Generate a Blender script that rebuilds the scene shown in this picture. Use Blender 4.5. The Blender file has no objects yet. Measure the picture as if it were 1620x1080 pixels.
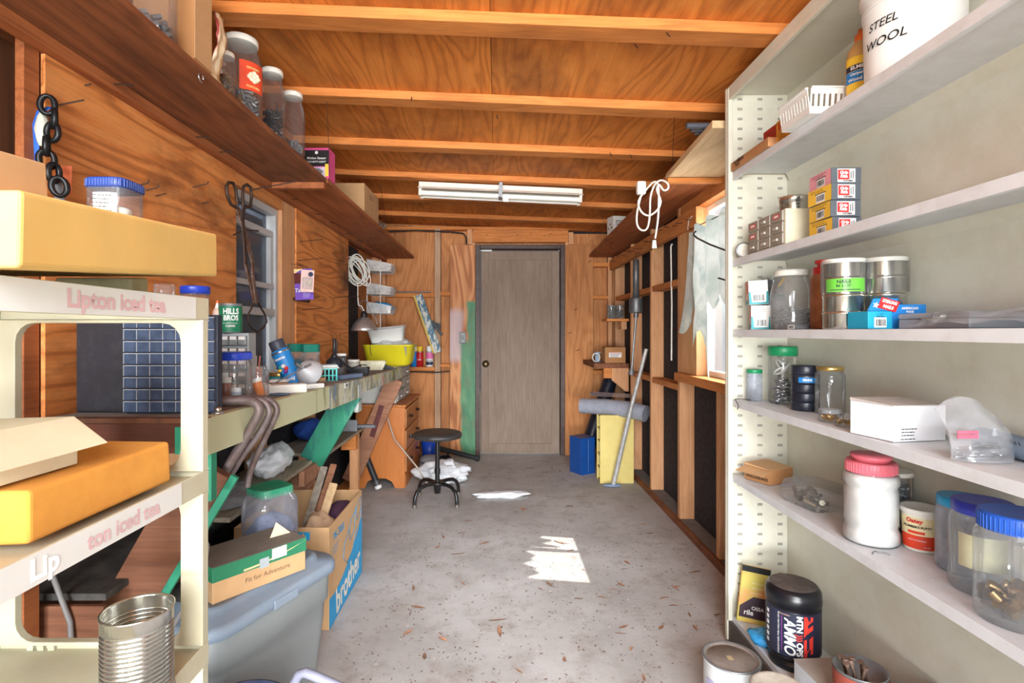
import bpy, math, random
from mathutils import Vector, Matrix, noise
random.seed(7)
PI = math.pi
# ------------------------------------------------------------------ camera, sky, sun, daylight, exposure
H, F, CX, CY = 1.222, 850.0, 786.0, 524.0          # eye height, focal length in px, principal point of the 1620x1080 frame
sc = bpy.context.scene
col = sc.collection
cd = bpy.data.cameras.new('camera'); cam = bpy.data.objects.new('camera', cd); col.objects.link(cam)
cam.location = (0, 0, H); cam.rotation_euler = (PI/2, 0, 0)
cd.sensor_width = 36; cd.lens = F/1620*36; cd.shift_x = (810-CX)/1620; cd.shift_y = -(540-CY)/1620
cd.clip_start = .02
sc.camera = cam
w = bpy.data.worlds.new('sky'); sc.world = w; w.use_nodes = True
bg = w.node_tree.nodes['Background']; bg.inputs[0].default_value = (.86, .93, 1, 1); bg.inputs[1].default_value = 1.25
def lamp(name, kind, energy, loc, target, size=None, color=(1, 1, 1), size_y=None):
    l = bpy.data.lights.new(name, kind); l.energy = energy; l.color = color
    o = bpy.data.objects.new(name, l); col.objects.link(o); o.location = loc
    o.rotation_euler = (Vector(target)-Vector(loc)).to_track_quat('-Z', 'Y').to_euler()
    if kind == 'AREA':
        l.shape = 'RECTANGLE'; l.size = size; l.size_y = size_y or size
    return o
SUN = Vector((-1, .17, -1.46))
s = lamp('sun', 'SUN', 24, tuple(Vector((0, 3, 0))-SUN*4), (0, 3, 0), color=(1, .93, .82)); s.data.angle = .012
lamp('daylight_from_the_open_front', 'AREA', 9300, (.5, -15, 7.2), (0, 2.5, 1.0), 13, (.93, .97, 1), 7)
lamp('added_ceiling_fill', 'AREA', 3300, (0, -9.5, .4), (0, 3.2, 1.9), 9, (.94, .97, 1), 1.8)  # low fill lamp added out of view to brighten the ceiling
lamp('added_room_fill', 'AREA', 13, (.05, -.35, 1.62), (.0, 1.5, 2.3), .7, (.95, .97, 1))  # unseen fill lamp added behind the camera to lift ceiling and walls
lamp('sky_in_the_window', 'AREA', 95, (1.75, 2.8, 1.75), (.2, 3.0, .7), .9, (.92, .96, 1))
vs = sc.view_settings
sc.display_settings.display_device = 'sRGB'
vs.view_transform = 'Standard'; vs.look = 'None'; vs.gamma = 1; vs.use_curve_mapping = False; vs.exposure = -0.24

# ------------------------------------------------------------------ helpers
def P(px, py, Y): return Vector(((px-CX)*Y/F, Y, H-(py-CY)*Y/F))
def PZ(px, py, z): return P(px, py, F*(H-z)/(py-CY))
def PX(px, py, X): return P(px, py, F*X/(px-CX))
def lin(c): return tuple(((v/255)/12.92 if v/255 <= .04045 else ((v/255+.055)/1.055)**2.4) for v in c)

class MB:
    def __init__(s): s.v = []; s.f = []; s.sm = []
    def add(s, vs, fs, smooth=False):
        n = len(s.v); s.v += [tuple(p) for p in vs]
        for f in fs: s.f.append(tuple(i+n for i in f)); s.sm.append(smooth)
        return s
    def box(s, x0, x1, y0, y1, z0, z1):
        return s.add([(x0,y0,z0),(x1,y0,z0),(x1,y1,z0),(x0,y1,z0),(x0,y0,z1),(x1,y0,z1),(x1,y1,z1),(x0,y1,z1)],
                     [(0,3,2,1),(4,5,6,7),(0,1,5,4),(1,2,6,5),(2,3,7,6),(3,0,4,7)])
    def hexa(s, p): return s.add(p, [(0,3,2,1),(4,5,6,7),(0,1,5,4),(1,2,6,5),(2,3,7,6),(3,0,4,7)])
    def obox(s, c, size, m):
        m = m.to_3x3(); c = Vector(c); a, b, d = size
        return s.hexa([c+m@Vector((x*a/2, y*b/2, z*d/2)) for x, y, z in
                      ((-1,-1,-1),(1,-1,-1),(1,1,-1),(-1,1,-1),(-1,-1,1),(1,-1,1),(1,1,1),(-1,1,1))])
    def beam(s, p0, p1, w, h, side=(0, 1, 0)):
        p0, p1 = Vector(p0), Vector(p1); d = (p1-p0).normalized(); a = Vector(side); a = (a-d*a.dot(d)).normalized(); b = d.cross(a)
        q = []
        for p in (p0, p1): q += [p-a*w/2-b*h/2, p+a*w/2-b*h/2, p+a*w/2+b*h/2, p-a*w/2+b*h/2]
        return s.hexa(q)
    def ring(s, c, d, r, n):
        d = Vector(d).normalized(); a = d.orthogonal().normalized(); b = d.cross(a)
        return [Vector(c)+(a*math.cos(2*PI*i/n)+b*math.sin(2*PI*i/n))*r for i in range(n)]
    def loft(s, rings, cap0=True, cap1=True, smooth=False, closed=False):
        n = len(rings[0]); vs = [p for r in rings for p in r]; fs = []
        k = len(rings)
        for j in range(k if closed else k-1):
            a, b = j*n, ((j+1) % k)*n
            for i in range(n): fs.append((a+i, a+(i+1) % n, b+(i+1) % n, b+i))
        s.add(vs, fs, smooth)
        if not closed:
            if cap0: s.add(rings[0], [tuple(range(n-1, -1, -1))])
            if cap1: s.add(rings[-1], [tuple(range(n))])
        return s
    def cyl(s, p0, p1, r0, r1=None, n=16, caps=True):
        d = Vector(p1)-Vector(p0)
        return s.loft([s.ring(p0, d, r0, n), s.ring(p1, d, r0 if r1 is None else r1, n)], caps, caps, True)
    def tube(s, pts, r, n=8, closed=False):
        pts = [Vector(p) for p in pts]; k = len(pts); rings = []; a = None
        for i, p in enumerate(pts):
            d = (pts[(i+1) % k]-pts[i-1]) if closed else pts[min(i+1, k-1)]-pts[max(i-1, 0)]
            d.normalize()
            a = d.orthogonal().normalized() if a is None else (a-d*a.dot(d)).normalized()
            b = d.cross(a); rr = r[i] if isinstance(r, (list, tuple)) else r
            rings.append([p+(a*math.cos(2*PI*j/n)+b*math.sin(2*PI*j/n))*rr for j in range(n)])
        return s.loft(rings, True, True, True, closed)
    def lathe(s, prof, n=28, c=(0, 0, 0), smooth=True, sq=0, cap=False):
        rings = []
        for r, z in prof:
            ring = []
            for i in range(n):
                t = 2*PI*i/n; ca, sa = math.cos(t), math.sin(t); k = 1
                if sq: k = 1/((abs(ca)**sq+abs(sa)**sq)**(1/sq))
                ring.append((c[0]+r*ca*k, c[1]+r*sa*k, c[2]+z))
            rings.append(ring)
        return s.loft(rings, cap, cap, smooth)
    def arc(s, R, z0, z1, a0, a1, n=12, c=(0, 0, 0), R1=None):
        R1 = R if R1 is None else R1; vs = []; fs = []
        for i in range(n+1):
            t = a0+(a1-a0)*i/n
            vs += [(c[0]+R*math.cos(t), c[1]+R*math.sin(t), c[2]+z0), (c[0]+R1*math.cos(t), c[1]+R1*math.sin(t), c[2]+z1)]
        for i in range(n): fs.append((2*i, 2*i+2, 2*i+3, 2*i+1))
        return s.add(vs, fs, True)
    def poly(s, pts): return s.add(pts, [tuple(range(len(pts)))])
    def prism(s, pts, off):
        off = Vector(off); a = [Vector(p) for p in pts]
        return s.loft([a, [p+off for p in a]])
    def ball(s, c, r, n=14, m=8):
        if not isinstance(r, (tuple, list)): r = (r, r, r)
        rings = []
        for j in range(1, m):
            t = PI*j/m
            rings.append([(c[0]+r[0]*math.sin(t)*math.cos(2*PI*i/n), c[1]+r[1]*math.sin(t)*math.sin(2*PI*i/n), c[2]-r[2]*math.cos(t)) for i in range(n)])
        s.loft(rings, False, False, True)
        b = len(s.v); s.v += [(c[0], c[1], c[2]-r[2]), (c[0], c[1], c[2]+r[2])]
        k = b-(m-1)*n
        for i in range(n):
            s.f.append((b, k+(i+1) % n, k+i)); s.sm.append(True)
            q = k+(m-2)*n; s.f.append((b+1, q+i, q+(i+1) % n)); s.sm.append(True)
        return s
    def xf(s, m):
        s.v = [tuple(m@Vector(p)) for p in s.v]; return s
    def mesh(s, name, m):
        me = bpy.data.meshes.new(name); me.from_pydata(s.v, [], s.f)
        me.polygons.foreach_set('use_smooth', s.sm); me.update()
        if m: me.materials.append(m)
        return me
def rrect(w, d, r, n=5):
    out = []
    for cx, cy, a in ((w/2-r, d/2-r, 0), (-w/2+r, d/2-r, 90), (-w/2+r, -d/2+r, 180), (w/2-r, -d/2+r, 270)):
        for i in range(n):
            t = math.radians(a+90*i/(n-1)); out.append((cx+r*math.cos(t), cy+r*math.sin(t)))
    return out
def obj(name, mb, m, parent=None, bevel=0, kind=None, loc=None, rot=None, label=None):
    o = bpy.data.objects.new(name, mb if isinstance(mb, bpy.types.Mesh) else mb.mesh(name, m)); col.objects.link(o)
    if parent: o.parent = parent
    if loc is not None: o.location = loc
    if rot is not None: o.rotation_euler = rot
    if bevel:
        b = o.modifiers.new('edge', 'BEVEL'); b.width = bevel; b.segments = 2; b.limit_method = 'ANGLE'; b.angle_limit = .9
    if kind: o['kind'] = kind
    if label: o['label'] = label
    return o
def thing(name, label, cat, loc=(0, 0, 0), rotz=0, group=None):
    o = bpy.data.objects.new(name, None); col.objects.link(o); o.empty_display_size = .05
    o.location = loc; o.rotation_euler = (0, 0, rotz); o['label'] = label; o['category'] = cat
    if group: o['group'] = group
    return o
def tag(o, label, cat, group=None):
    o['label'] = label; o['category'] = cat
    if group: o['group'] = group
    return o
def setting(name, loc=(0, 0, 0)):
    o = bpy.data.objects.new(name, None); col.objects.link(o); o.location = loc; o['kind'] = 'structure'; return o
FONT = {}
def textmesh(string, size, bold=0, shear=0, align='CENTER', spacing=1):
    cu = bpy.data.curves.new('t', 'FONT'); cu.body = string; cu.size = size; cu.align_x = align; cu.align_y = 'CENTER'
    cu.offset = bold; cu.shear = shear; cu.resolution_u = 3; cu.space_character = spacing
    o = bpy.data.objects.new('t', cu); col.objects.link(o)
    me = bpy.data.meshes.new_from_object(o.evaluated_get(bpy.context.evaluated_depsgraph_get()))
    bpy.data.objects.remove(o); return me
def text(string, size, m, parent, at, xd=(1, 0, 0), up=(0, 0, 1), bold=0, shear=0, name='lettering', align='CENTER', spacing=1, sx=1):
    me = textmesh(string, size, bold, shear, align, spacing); xd = Vector(xd).normalized(); up = Vector(up).normalized(); nn = xd.cross(up)
    mm = Matrix((xd*sx, up, nn)).transposed().to_4x4(); mm.translation = Vector(at)+nn*.0006
    me.transform(mm); me.materials.clear(); me.materials.append(m)
    return obj(name, me, m, parent)
def ctext(string, size, m, parent, R, z, a, bold=0, turn=0, name='lettering', sx=1, dx=0, shear=0, spacing=1):
    me = textmesh(string, size, bold, shear, 'CENTER', spacing)
    for v in me.vertices:
        x, y = v.co.x*sx, v.co.y
        if turn: x, y = y, -x
        t = a+(x+dx)/R; v.co = ((R+.001)*math.cos(t), (R+.001)*math.sin(t), z+y)
    me.materials.clear(); me.materials.append(m)
    return obj(name, me, m, parent)
def facing(p): return math.atan2(-p[1], -p[0])

# ------------------------------------------------------------------ materials
def nodes(name):
    m = bpy.data.materials.new(name); m.use_nodes = True; t = m.node_tree
    return m, t, t.nodes['Principled BSDF']
def N(t, kind, **kw):
    n = t.nodes.new(kind)
    for k, v in kw.items():
        if k.startswith('i_'): n.inputs[k[2:].replace('_', ' ')].default_value = v
        else: setattr(n, k, v)
    return n
def coords(t, scale=(1, 1, 1), rnd=True, rot=(0, 0, 0)):
    tc = N(t, 'ShaderNodeTexCoord'); mp = N(t, 'ShaderNodeMapping'); mp.inputs['Scale'].default_value = scale; mp.inputs['Rotation'].default_value = rot
    t.links.new(tc.outputs['Object'], mp.inputs['Vector'])
    if rnd:
        oi = N(t, 'ShaderNodeObjectInfo'); ml = N(t, 'ShaderNodeMath', operation='MULTIPLY'); ml.inputs[1].default_value = 37
        t.links.new(oi.outputs['Random'], ml.inputs[0]); t.links.new(ml.outputs[0], mp.inputs['Location'])
    return mp.outputs['Vector']
def ramp(t, fac, stops):
    r = N(t, 'ShaderNodeValToRGB'); e = r.color_ramp.elements
    while len(e) < len(stops): e.new(.5)
    for k, (p, c) in enumerate(stops): e[k].position = p; e[k].color = (*c, 1) if len(c) == 3 else c
    t.links.new(fac, r.inputs['Fac']); return r.outputs['Color']
def mix(t, fac, a, b, mode='MIX'):
    m = N(t, 'ShaderNodeMix', data_type='RGBA', blend_type=mode)
    for k, v in ((0, fac), (6, a), (7, b)):
        if hasattr(v, 'node'): t.links.new(v, m.inputs[k])
        else: m.inputs[k].default_value = v if k == 0 else (*v, 1)
    return m.outputs[2]
def bump(t, b, h, strength, dist=.002):
    n = N(t, 'ShaderNodeBump'); n.inputs['Strength'].default_value = strength; n.inputs['Distance'].default_value = dist
    t.links.new(h, n.inputs['Height']); t.links.new(n.outputs[0], b.inputs['Normal'])
CACHE = {}
def M(name, c, rough=.5, metal=0, var=.12, scale=18, bmp=0, grime=None, gamt=.5, gscale=9, emit=0):
    if name in CACHE: return CACHE[name]
    m, t, b = nodes(name); c = lin(c)
    b.inputs['Roughness'].default_value = rough; b.inputs['Metallic'].default_value = metal
    v = coords(t); nz = N(t, 'ShaderNodeTexNoise', i_Scale=scale, i_Detail=4, i_Roughness=.6); t.links.new(v, nz.inputs['Vector'])
    cc = ramp(t, nz.outputs['Fac'], [(.3, tuple(x*(1-var) for x in c)), (.7, tuple(min(1, x*(1+var)) for x in c))])
    if grime:
        n2 = N(t, 'ShaderNodeTexNoise', i_Scale=gscale, i_Detail=7, i_Roughness=.72); t.links.new(v, n2.inputs['Vector'])
        f = ramp(t, n2.outputs['Fac'], [(.5-.12*gamt, (0, 0, 0)), (.62+.2*(1-gamt), (gamt,)*3)])
        cc = mix(t, f, cc, lin(grime))
    t.links.new(cc, b.inputs['Base Color'])
    if bmp: bump(t, b, nz.outputs['Fac'], bmp)
    CACHE[name] = m; return m
def wood(name, dark, mid, light, axis='z', rings=7.0, size=1.0, rough=.7, stain=None, samt=.5, fine=.35, contrast=1.0, knots=False):
    """rotary-cut plywood or plain-sawn lumber: contour lines of a noise stretched along the grain axis"""
    if name in CACHE: return CACHE[name]
    m, t, b = nodes(name); b.inputs['Roughness'].default_value = rough
    st = {'x': (.16, 1, 1), 'y': (1, .16, 1), 'z': (1, 1, .16)}[axis]
    v = coords(t, tuple(k*size for k in st))
    nz = N(t, 'ShaderNodeTexNoise', i_Scale=3.2, i_Detail=2.2, i_Roughness=.5, i_Distortion=.35); t.links.new(v, nz.inputs['Vector'])
    ml = N(t, 'ShaderNodeMath', operation='MULTIPLY'); ml.inputs[1].default_value = rings*6.28*2.4; t.links.new(nz.outputs['Fac'], ml.inputs[0])
    sn = N(t, 'ShaderNodeMath', operation='SINE'); t.links.new(ml.outputs[0], sn.inputs[0])
    mr = N(t, 'ShaderNodeMapRange'); mr.inputs['From Min'].default_value = -1; t.links.new(sn.outputs[0], mr.inputs['Value'])
    stf = {'x': (.04, 1, 1), 'y': (1, .04, 1), 'z': (1, 1, .04)}[axis]
    v2 = coords(t, tuple(k*size for k in stf))
    fi = N(t, 'ShaderNodeTexNoise', i_Scale=95, i_Detail=3, i_Roughness=.6); t.links.new(v2, fi.inputs['Vector'])
    lo = N(t, 'ShaderNodeTexNoise', i_Scale=2.3, i_Detail=5, i_Roughness=.65); t.links.new(coords(t, tuple((k*.6+.4)*size for k in st)), lo.inputs['Vector'])
    d, mi, li = lin(dark), lin(mid), lin(light)
    k = .5*contrast
    base = ramp(t, mr.outputs[0], [(0, tuple(mi[i]*(1-k)+d[i]*k for i in range(3))), (.3, mi), (1, tuple(mi[i]*(1-k)+li[i]*k for i in range(3)))])
    base = mix(t, fine, base, ramp(t, fi.outputs['Fac'], [(.32, d), (.62, li)]))
    base = mix(t, .28, base, ramp(t, lo.outputs['Fac'], [(.33, tuple(x*.8 for x in d)), (.5, mi), (.7, li)]))
    if stain:
        n3 = N(t, 'ShaderNodeTexNoise', i_Scale=2.1, i_Detail=7, i_Roughness=.68); t.links.new(coords(t, tuple(k*.55+.3 for k in st)), n3.inputs['Vector'])
        base = mix(t, ramp(t, n3.outputs['Fac'], [(.5, (0, 0, 0)), (.68, (samt,)*3)]), base, lin(stain))
    t.links.new(base, b.inputs['Base Color'])
    bump(t, b, fi.outputs['Fac'], .25, .001)
    CACHE[name] = m; return m
def clear(name, tint=(250, 251, 252), gloss=.06, amount=1.0, haze=0.0, hazec=(200, 205, 210), edge=.55):
    """thin clear plastic or glass wall: see-through, reflecting more at grazing angles, with a film of dust"""
    if name in CACHE: return CACHE[name]
    m, t, b = nodes(name); t.nodes.remove(b); out = t.nodes['Material Output']
    tr = N(t, 'ShaderNodeBsdfTransparent'); tr.inputs[0].default_value = (*lin(tint), 1)
    gl = N(t, 'ShaderNodeBsdfGlossy'); gl.inputs['Roughness'].default_value = gloss
    df = N(t, 'ShaderNodeBsdfDiffuse'); df.inputs[0].default_value = (*lin(hazec), 1)
    fr = N(t, 'ShaderNodeLayerWeight'); fr.inputs['Blend'].default_value = .25
    mr = N(t, 'ShaderNodeMapRange'); mr.inputs['To Min'].default_value = .03*amount; mr.inputs['To Max'].default_value = edge*amount
    t.links.new(fr.outputs['Fresnel'], mr.inputs['Value'])
    m1 = N(t, 'ShaderNodeMixShader'); t.links.new(mr.outputs[0], m1.inputs[0]); t.links.new(tr.outputs[0], m1.inputs[1]); t.links.new(gl.outputs[0], m1.inputs[2])
    m2 = N(t, 'ShaderNodeMixShader')
    nz = N(t, 'ShaderNodeTexNoise', i_Scale=14, i_Detail=6, i_Roughness=.7); t.links.new(coords(t), nz.inputs['Vector'])
    mr2 = N(t, 'ShaderNodeMapRange'); mr2.inputs['From Min'].default_value = .3; mr2.inputs['From Max'].default_value = .75
    mr2.inputs['To Min'].default_value = haze*.5; mr2.inputs['To Max'].default_value = min(1, haze*1.6)
    t.links.new(nz.outputs['Fac'], mr2.inputs['Value'])
    t.links.new(mr2.outputs[0], m2.inputs[0]); t.links.new(m1.outputs[0], m2.inputs[1]); t.links.new(df.outputs[0], m2.inputs[2])
    t.links.new(m2.outputs[0], out.inputs[0]); CACHE[name] = m; return m

PLY = dict(dark=(132, 64, 16), mid=(214, 124, 44), light=(236, 156, 74))
ply_y = wood('plywood along the roof', axis='y', rings=6, contrast=1.0, stain=(96, 48, 16), samt=.6, fine=.22, size=1.25, **PLY)
ply_lw = wood('plywood of the left wall', dark=(112, 54, 20), mid=(220, 132, 62), light=(240, 168, 100), axis='y', rings=5, size=1.5, stain=(62, 28, 12), samt=.85, contrast=1.2, fine=.22)
ply_z = wood('plywood of the back wall', dark=(136, 78, 34), mid=(194, 124, 66), light=(216, 154, 96), axis='z', rings=7, stain=(110, 66, 36), samt=.4)
lum_x = wood('rafter lumber', dark=(140, 76, 26), mid=(204, 122, 52), light=(224, 150, 80), axis='x', rings=4, size=1.6, contrast=.7)
lum_y = wood('ledger lumber', dark=(140, 78, 32), mid=(200, 124, 62), light=(220, 150, 88), axis='y', rings=4, size=1.6, contrast=.7)
lum_z = wood('stud lumber', dark=(160, 104, 62), mid=(212, 154, 106), light=(226, 176, 132), axis='z', rings=4, size=1.6, contrast=.6)
old_y = wood('old dark shelf board', dark=(62, 32, 17), mid=(118, 66, 36), light=(160, 98, 58), axis='y', rings=5, size=1.2, stain=(38, 22, 14), samt=.6)
red_y = wood('reddish shelf board', dark=(96, 46, 18), mid=(156, 86, 42), light=(182, 108, 60), axis='y', rings=5, size=1.2)
pale_y = wood('pale bare board', dark=(176, 138, 96), mid=(214, 180, 136), light=(228, 200, 160), axis='y', rings=4, size=1.4)
grey_y = wood('weathered dusty board', dark=(92, 82, 72), mid=(148, 136, 122), light=(178, 168, 154), axis='y', rings=5, size=1.4)
plank_x = wood('bare plank', dark=(112, 66, 46), mid=(160, 108, 80), light=(182, 134, 104), axis='x', rings=4, size=1.5)
tar = M('black tar sheathing', (34, 31, 36), .85, var=.35, scale=30, grime=(92, 88, 88), gamt=.25, gscale=30)
dustc = M('dusty concrete lip', (126, 122, 120), .95, var=.2, grime=(90, 80, 72), gamt=.4)
white_enamel = M('cream white enamel', (214, 212, 197), .42, var=.03, scale=6, grime=(176, 158, 120), gamt=.35, gscale=5)
white_edge = M('white enamel shelf', (216, 220, 224), .45, var=.04, scale=9, grime=(150, 130, 104), gamt=.25, gscale=14)
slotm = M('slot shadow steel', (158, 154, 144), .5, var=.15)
white = M('white plastic', (232, 233, 230), .4, var=.03)
offwhite = M('dusty white plastic', (214, 213, 206), .55, var=.06, grime=(150, 140, 124), gamt=.35)
ivory = M('ivory rack plastic', (194, 188, 164), .45, var=.04, scale=5, grime=(172, 158, 112), gamt=.45, gscale=4)
fascia = M('white sticker strip', (220, 219, 215), .4, var=.02)
foam_y = M('yellow foam', (216, 180, 106), .95, var=.08, scale=7, bmp=.2, grime=(226, 172, 84), gamt=.5, gscale=4)
foam_o = M('orange foam', (216, 150, 62), .95, var=.1, scale=7, bmp=.2, grime=(190, 116, 40), gamt=.5, gscale=6)
cardb = M('cardboard', (196, 156, 112), .85, var=.07, scale=8, grime=(160, 120, 80), gamt=.3)
cardb_d = M('brown carton', (172, 122, 76), .85, var=.08, scale=8)
cream_card = M('cream carton', (222, 208, 178), .8, var=.05)
black = M('black plastic', (26, 27, 31), .4, var=.2)
blackm = M('black enamel', (22, 22, 24), .32, var=.2, grime=(90, 82, 76), gamt=.3)
iron = M('rusty iron', (74, 58, 50), .55, .6, var=.35, scale=40, bmp=.3)
ironr = M('weathered rod steel', (120, 108, 108), .5, .35, var=.3, scale=24, grime=(92, 66, 52), gamt=.6)
steel = M('bare steel', (176, 178, 182), .28, .9, var=.1)
steel_d = M('dull galvanised steel', (146, 150, 154), .45, .7, var=.15, grime=(110, 104, 96), gamt=.3)
tin = M('tin plate', (206, 204, 196), .2, .95, var=.06)
brass = M('brass', (190, 154, 84), .3, .85, var=.12)
chrome = M('polished aluminium', (206, 206, 206), .36, .8, var=.06)
blue_lid = M('blue lid plastic', (34, 66, 190), .35, var=.08)
dblue = M('navy lid plastic', (44, 58, 172), .4, var=.08)
cyan_lid = M('cyan lid plastic', (34, 150, 200), .4, var=.06)
green_lid = M('green lid plastic', (22, 140, 88), .4, var=.08)
teal_lid = M('teal lid plastic', (20, 112, 96), .4, var=.1)
red_lid = M('red lid plastic', (198, 44, 40), .4, var=.08)
pink_lid = M('pink lid plastic', (220, 110, 124), .42, var=.08, grime=(176, 60, 60), gamt=.5)
white_lid = M('white lid', (230, 228, 220), .4, var=.03, grime=(150, 130, 100), gamt=.25)
gold_lid = M('gold lid', (196, 168, 104), .3, .8, var=.1)
glass = clear('clear glass', haze=.05)
dusty = clear('dusty glass', (246, 247, 248), haze=.16, hazec=(206, 206, 202))
film = clear('clear plastic film', haze=.22, hazec=(214, 216, 222))
cplas = clear('clear plastic', haze=.08, hazec=(222, 226, 230))
frost = clear('frosted plastic', (240, 243, 248), haze=.30, hazec=(206, 212, 224), gloss=.3)
ink = M('black ink', (24, 24, 26), .8, var=.05)
inkw = M('white ink', (238, 238, 236), .6, var=.02)
red = M('red print', (206, 44, 44), .5, var=.05)
teal = M('teal print', (22, 150, 160), .5, var=.05)
sky_b = M('blue print', (28, 128, 200), .5, var=.05)
coral = M('coral print', (226, 136, 116), .6, var=.06)
navy = M('navy print', (30, 38, 66), .5, var=.06)
yell = M('yellow print', (240, 200, 60), .55, var=.05)
green_p = M('green print', (104, 200, 40), .5, var=.05)
dgreen = M('dark green print', (24, 122, 84), .45, var=.06)
bluebin = M('blue plastic', (24, 70, 180), .4, var=.08)
cord_w = M('white cord', (232, 230, 222), .45, var=.04)
cord_b = M('black cord', (24, 24, 26), .5, var=.1)
grey_p = M('grey plastic', (150, 156, 164), .5, var=.06, grime=(120, 112, 104), gamt=.35)
rag = M('crumpled white plastic bag', (222, 224, 228), .5, var=.08)
# ------------------------------------------------------------------ the shed itself
def rz(x): return 2.26-.04*x            # underside of the roof plywood: the roof falls a little to the right
m, t, b = nodes('dusty concrete floor')
b.inputs['Roughness'].default_value = .85
v = coords(t, rnd=False)
n1 = N(t, 'ShaderNodeTexNoise', i_Scale=1.5, i_Detail=8, i_Roughness=.65); n2 = N(t, 'ShaderNodeTexNoise', i_Scale=26, i_Detail=5, i_Roughness=.7)
n3 = N(t, 'ShaderNodeTexNoise', i_Scale=120, i_Detail=2); n4 = N(t, 'ShaderNodeTexNoise', i_Scale=7, i_Detail=8, i_Roughness=.75)
for n in (n1, n2, n3, n4): t.links.new(v, n.inputs['Vector'])
c = ramp(t, n1.outputs['Fac'], [(.3, lin((160, 157, 154))), (.5, lin((184, 182, 180))), (.7, lin((202, 201, 201)))])
c = mix(t, ramp(t, n4.outputs['Fac'], [(.5, (0, 0, 0)), (.68, (.75,)*3)]), c, lin((152, 142, 134)))
c = mix(t, ramp(t, n2.outputs['Fac'], [(.6, (0, 0, 0)), (.72, (.6,)*3)]), c, lin((136, 122, 112)))
c = mix(t, ramp(t, n3.outputs['Fac'], [(.68, (0, 0, 0)), (.74, (.5,)*3)]), c, lin((92, 78, 68)))
t.links.new(c, b.inputs['Base Color']); bump(t, b, n2.outputs['Fac'], .4, .003)
floor_m = m
obj('floor', MB().box(-1.26, 1.3, -.7, 5.5, -.1, 0), floor_m, kind='structure')
obj('ground', MB().box(-9, 9, -12, 12, -.2, -.1), M('dry yard', (176, 168, 150), .9, var=.2, scale=3), kind='structure')

ce = setting('ceiling')
ys = [-.7, .52, 1.785, 2.98, 4.23, 5.5]
for i in range(5):
    for x0, x1 in ((-1.3, -.0225), (-.0205, 1.34)):
        y0, y1 = ys[i]+.001, ys[i+1]-.001
        obj('plywood_panel', MB().hexa([(x0,y0,rz(x0)),(x1,y0,rz(x1)),(x1,y1,rz(x1)),(x0,y1,rz(x0)),
            (x0,y0,rz(x0)+.014),(x1,y0,rz(x1)+.014),(x1,y1,rz(x1)+.014),(x0,y1,rz(x0)+.014)]), ply_y, ce)
for i in range(-3, 6):
    y = 1.742+.61*i; x0, x1 = -1.21, 1.24; d = .038; e = .004*math.sin(i*2.3)
    obj('rafter', MB().hexa([(x0,y,rz(x0)-d+e),(x1,y,rz(x1)-d-e),(x1,y+.089,rz(x1)-d-e),(x0,y+.089,rz(x0)-d+e),
        (x0,y,rz(x0)-.0005),(x1,y,rz(x1)-.0005),(x1,y+.089,rz(x1)-.0005),(x0,y+.089,rz(x0)-.0005)]), lum_x, ce, bevel=.003)

obj('roof_light_seal', MB().hexa([(-1.3,-.7,rz(-1.3)+.016),(1.34,-.7,rz(1.34)+.016),(1.34,5.5,rz(1.34)+.016),(-1.3,5.5,rz(-1.3)+.016),(-1.3,-.7,2.42),(1.34,-.7,2.33),(1.34,5.5,2.33),(-1.3,5.5,2.42)]), tar, ce)  # unseen slab added above the panels, blocks sky light at the seams
# left wall
WLX = -1.12
wl = setting('wall_left')
obj('sheathing_panel', MB().box(-1.226, -1.212, -.7, 1.645, 0, 2.3), wood('dark bay plywood', (50, 28, 16), (88, 50, 28), (116, 70, 42), 'z', 5), wl)
obj('sheathing_panel', MB().box(-1.226, -1.212, 1.646, 2.29, 0, 1.93), tar, wl)
obj('sheathing_panel', MB().box(-1.226, -1.212, 2.291, 2.81, 0, .965), tar, wl)
obj('sheathing_panel', MB().box(-1.226, -1.212, 2.811, 4.695, 0, 1.93), tar, wl)
obj('sheathing_panel', MB().box(-1.226, -1.212, 4.696, 5.4, 0, 1.93), ply_z, wl)
obj('sheathing_panel', MB().box(-1.226, -1.212, 1.646, 5.4, 1.931, 2.3), ply_lw, wl)
obj('stud', MB().box(-1.142, WLX-.0005, 1.272, 1.317, .04, 2.25), red_y, wl, bevel=.002)
for y, z0, z1 in ((.05,.04,2.25),(.66,.04,2.25),(1.95,.04,2.25),(2.577,.04,.95),(3.279,.04,2.25),(5.2,.04,2.25)):
    obj('stud', MB().box(-1.2115, WLX-.0005, y, y+.045, z0, z1), lum_z, wl, bevel=.002)
obj('bottom_plate', MB().box(-1.2115, -1.118, -.7, 5.3, 0, .0395), lum_y, wl)
obj('top_plate', MB().box(-1.2115, -1.121, -.7, 5.3, 2.255, 2.3), lum_y, wl)
obj('plywood_panel', MB().box(WLX, WLX+.011, 1.319, 2.287, .93, 1.904), ply_lw, wl, bevel=.001)
obj('plywood_panel', MB().box(WLX, WLX+.011, 2.972, 4.017, .93, 1.904), ply_lw, wl, bevel=.001)
obj('window_casing', MB().box(WLX-.03, WLX+.004, 2.79, 2.968, .93, 1.904), lum_z, wl, bevel=.002)
obj('window_header', MB().box(WLX-.03, WLX+.006, 2.291, 2.789, 1.85, 1.904), lum_y, wl, bevel=.002)
obj('ledger', MB().box(WLX, -1.08, .0, 5.28, 1.905, 1.937), red_y, wl, bevel=.002)
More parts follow.
